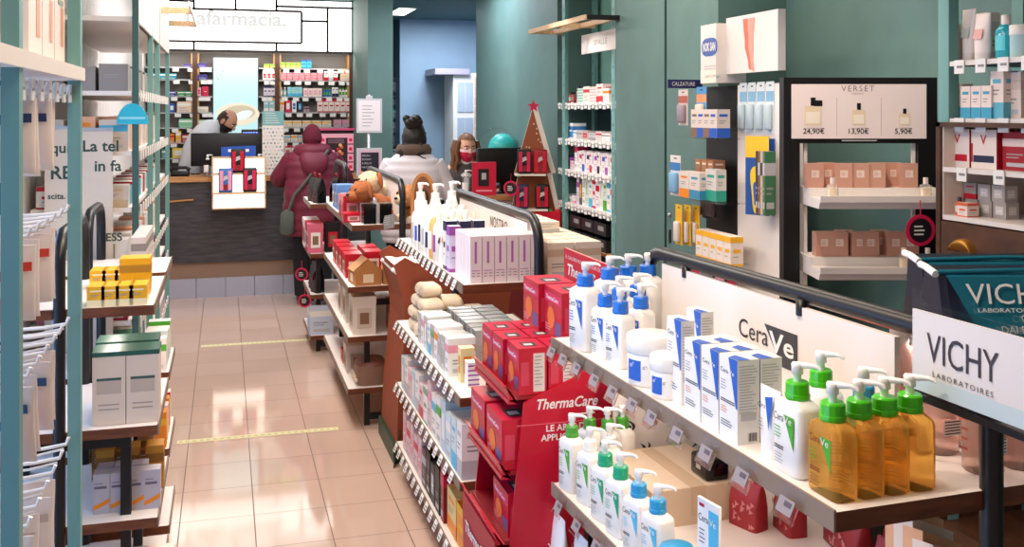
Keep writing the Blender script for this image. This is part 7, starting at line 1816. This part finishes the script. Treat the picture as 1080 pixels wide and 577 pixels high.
# banners
def banner(lab, u0, u1, Y, v0, rows, rz=0):
    x0, x1 = xa(u0, Y), xa(u1, Y); zt_ = za(v0, x0, Y); xm = (x0 + x1) / 2; w = x1 - x0
    o = thing('floor_banner', lab, 'banner', (xm, Y, 0), rz, 'shop banners')
    p = MB().box(-w / 2, w / 2, 0, .01, .06, zt_, '#d9c8b6').build('banner_sheet', o); MB().box(-w / 2, w / 2, -.02, .02, 0, .06, 'silver').build('banner_foot', o); MB().box(-w / 2, w / 2, -.005, .015, zt_, zt_ + .012, 'silver').build('top_rail', o)
    t = MB()
    for s_, x, v, h, m in rows: t.text(s_, (-w / 2 + w * x, 0, za(v, xm, Y)), (1, 0, 0), FZ, h / FPX * dep(xm, Y), m, bold=.02, off=.001)
    t.build('banner_lettering', p); return o
hexm('banner_green', '#2f4a40', rough=.5)
banner('cream floor banner with dark green words, behind the far teal post', 84, 119, 4.285, 138, [('La tel', .10, 160, 12, 'banner_green'), ('in fa', .45, 181, 12, 'banner_green'), ("L'ESS", .55, 255, 9, 'banner_green'), ('SEMP', .45, 284, 8, '#8a9a90')])
banner('grey cream floor banner with dark green words, beside the shop window', 47, 80, 4.27, 136, [('qui', .2, 165, 14, 'banner_green'), ('RE', .2, 189, 14, 'banner_green'), ('scita.', .1, 210, 6, 'banner_green'), ('E', .1, 232, 7, '#3a4a44'), ('GIA', .1, 250, 7, 'banner_green'), ('CIUT', .1, 264, 7, 'banner_green')])
# ------------------------------------------------------------------ teal wall shelving along the left wall
LX = -.35
LW = thing('wall_unit', 'long teal post wall shelving full of packs along the white boarded wall', 'shelving', (-.55, 5.6, 0))
def lwu(mb, name, parent=None): return mb.build(name, parent or LW, (.55, -5.6, 0) if parent is None else (0, 0, 0))
LY0, LY1 = ya(143, LX), ya(176.5, LX)
for u in (143, 158.5, 166, 176.5):
    y = ya(u, LX); lwu(MB().box(LX - .012, LX + .012, y - .016, y + .016, 0, 2.8, 'teal_post' if u > 150 else '#3f5f5c'), 'upright')
LZ = [1.735, 1.49, 1.26, 1.0, .80, .52, .22]
for i, z in enumerate(LZ):
    s_ = lwu(MB().box(-.74, LX - .014, LY0 - .02, LY1, z - .018, z, 'white_paint'), 'shelf')
    for k in range(16): put('price_tag', ptm, s_, (LX - .012 + .03, LY0 + .06 + .135 * k, z - .002), 0)
lwu(MB().box(LX - .01, LX + .01, LY0, LY1, 2.02, 2.55, 'white_paint'), 'fascia'); lwu(MB().box(-.74, LX, LY0, LY1, 2.02, 2.04, 'white_paint'), 'canopy_shelf')
for u in (150, 158.5, 166): lwu(MB().box(LX + .0101, LX + .0112, ya(u, LX), ya(u, LX) + .01, 2.02, 2.55, 'light_grey'), 'fascia_joint')
for k, u in enumerate((168, 177)):
    y = ya(u, LX); lwu(MB().box(LX, LX + .17, y - .015, y + .015, 2.20, 2.235, 'pale_wood'), 'canopy_lath')
lwu(MB().box(LX + .165, LX + .175, ya(168, LX) - .4, ya(177, LX) + .1, 2.205, 2.23, 'white_paint'), 'canopy_rail')
pal = [[('#8f8a88', 'grey', 2), ('#8f8a88', 'grey', 2), ('#7d7876', 'grey', 0), ('#e0d4ca', 'beige', 0)], [('#e6dcd4', 'pink', 0), ('#d8ccc4', 'sky_print', 0), ('#e0b090', 'orange', 2), ('#e6dcd4', 'light_grey', 3)], [('white', 'red', 3), ('#c82038', 'white', 0), ('#d8ccc4', 'beige', 2), ('#3fb0c0', 'white', 3)], [('white', 'light_grey', 4), ('#f0d8d0', 'pink', 0), ('#e8b090', 'orange', 4), ('white', 'text_grey', 1)], [('#a01838', 'magenta', 0), ('#b02040', 'white', 3), ('#e0c8c8', 'pink', 2), ('#c83050', 'pink', 0)], [('#3a7f9f', 'white', 3), ('#e8e0d8', 'brand_green', 2), ('#4a8f70', 'white', 0), ('#d8d0c8', 'sky_print', 4)], [('#c8b090', 'kraft', 0), ('#e0d4c8', 'orange', 2)]]
hts = [.11, .14, .09, .14, .11, .2, .2]
KPT = [[carton(.10, .11, hts[i] - .012 * (q % 2), *p) for q, p in enumerate(pal[i])] for i in range(7)]
pcol = [('grey', 'grey', 'dark grey', 'cream'), ('pale pink', 'beige', 'peach', 'cream'), ('white', 'crimson', 'beige', 'turquoise'), ('white', 'pink', 'peach', 'off-white'), ('dark crimson', 'crimson', 'pink', 'raspberry'), ('blue', 'cream', 'green', 'grey'), ('tan', 'cream')]
sn = ('top', 'second', 'third', 'fourth', 'fifth', 'sixth', 'lowest')
for i, z in enumerate(LZ):
    for j in range(3):
        for k in range(18 if j == 0 else 3):
            if j == 0 and i > 4 and k > 9: continue
            q = KPT[i][(k * (1 if j == 0 else 2) + j + i) % len(KPT[i])]
            cname = pcol[i][(k * (1 if j == 0 else 2) + j + i) % len(KPT[i])]
            q.at((LX - .085 - .118 * j, LY0 + .05 + .112 * k, z + .0005), f'{cname} pack, {sn[i]} wall unit shelf, {("aisle edge", "second row", "third row")[j]}, {ORD[k]} from the banners', f'packs on the {sn[i]} wall unit shelf', R(90) if j else 0)
b = MB().box(-.2, 0, -.002, .002, 0, .06, '#c8907a')
# turquoise half-round sign on the wall unit end
n = 20; P = [(-.06 * math.cos(math.pi * k / n), 0, .085 * math.sin(math.pi * k / n)) for k in range(n + 1)]
hexm('sign_cyan', '#2fb4cc', rough=.4)
b = MB().prism(P, (0, .006, 0), 'sign_cyan'); b.box(-.05, .05, -.0005, 0, .02, .03, '#8fd8e0')
tag(b.build('shelf_sign', None, (xa(140, 4.33), LY0 - .025, 1.60), 0), 'turquoise half round sign at the near end of the teal wall unit', 'sign')
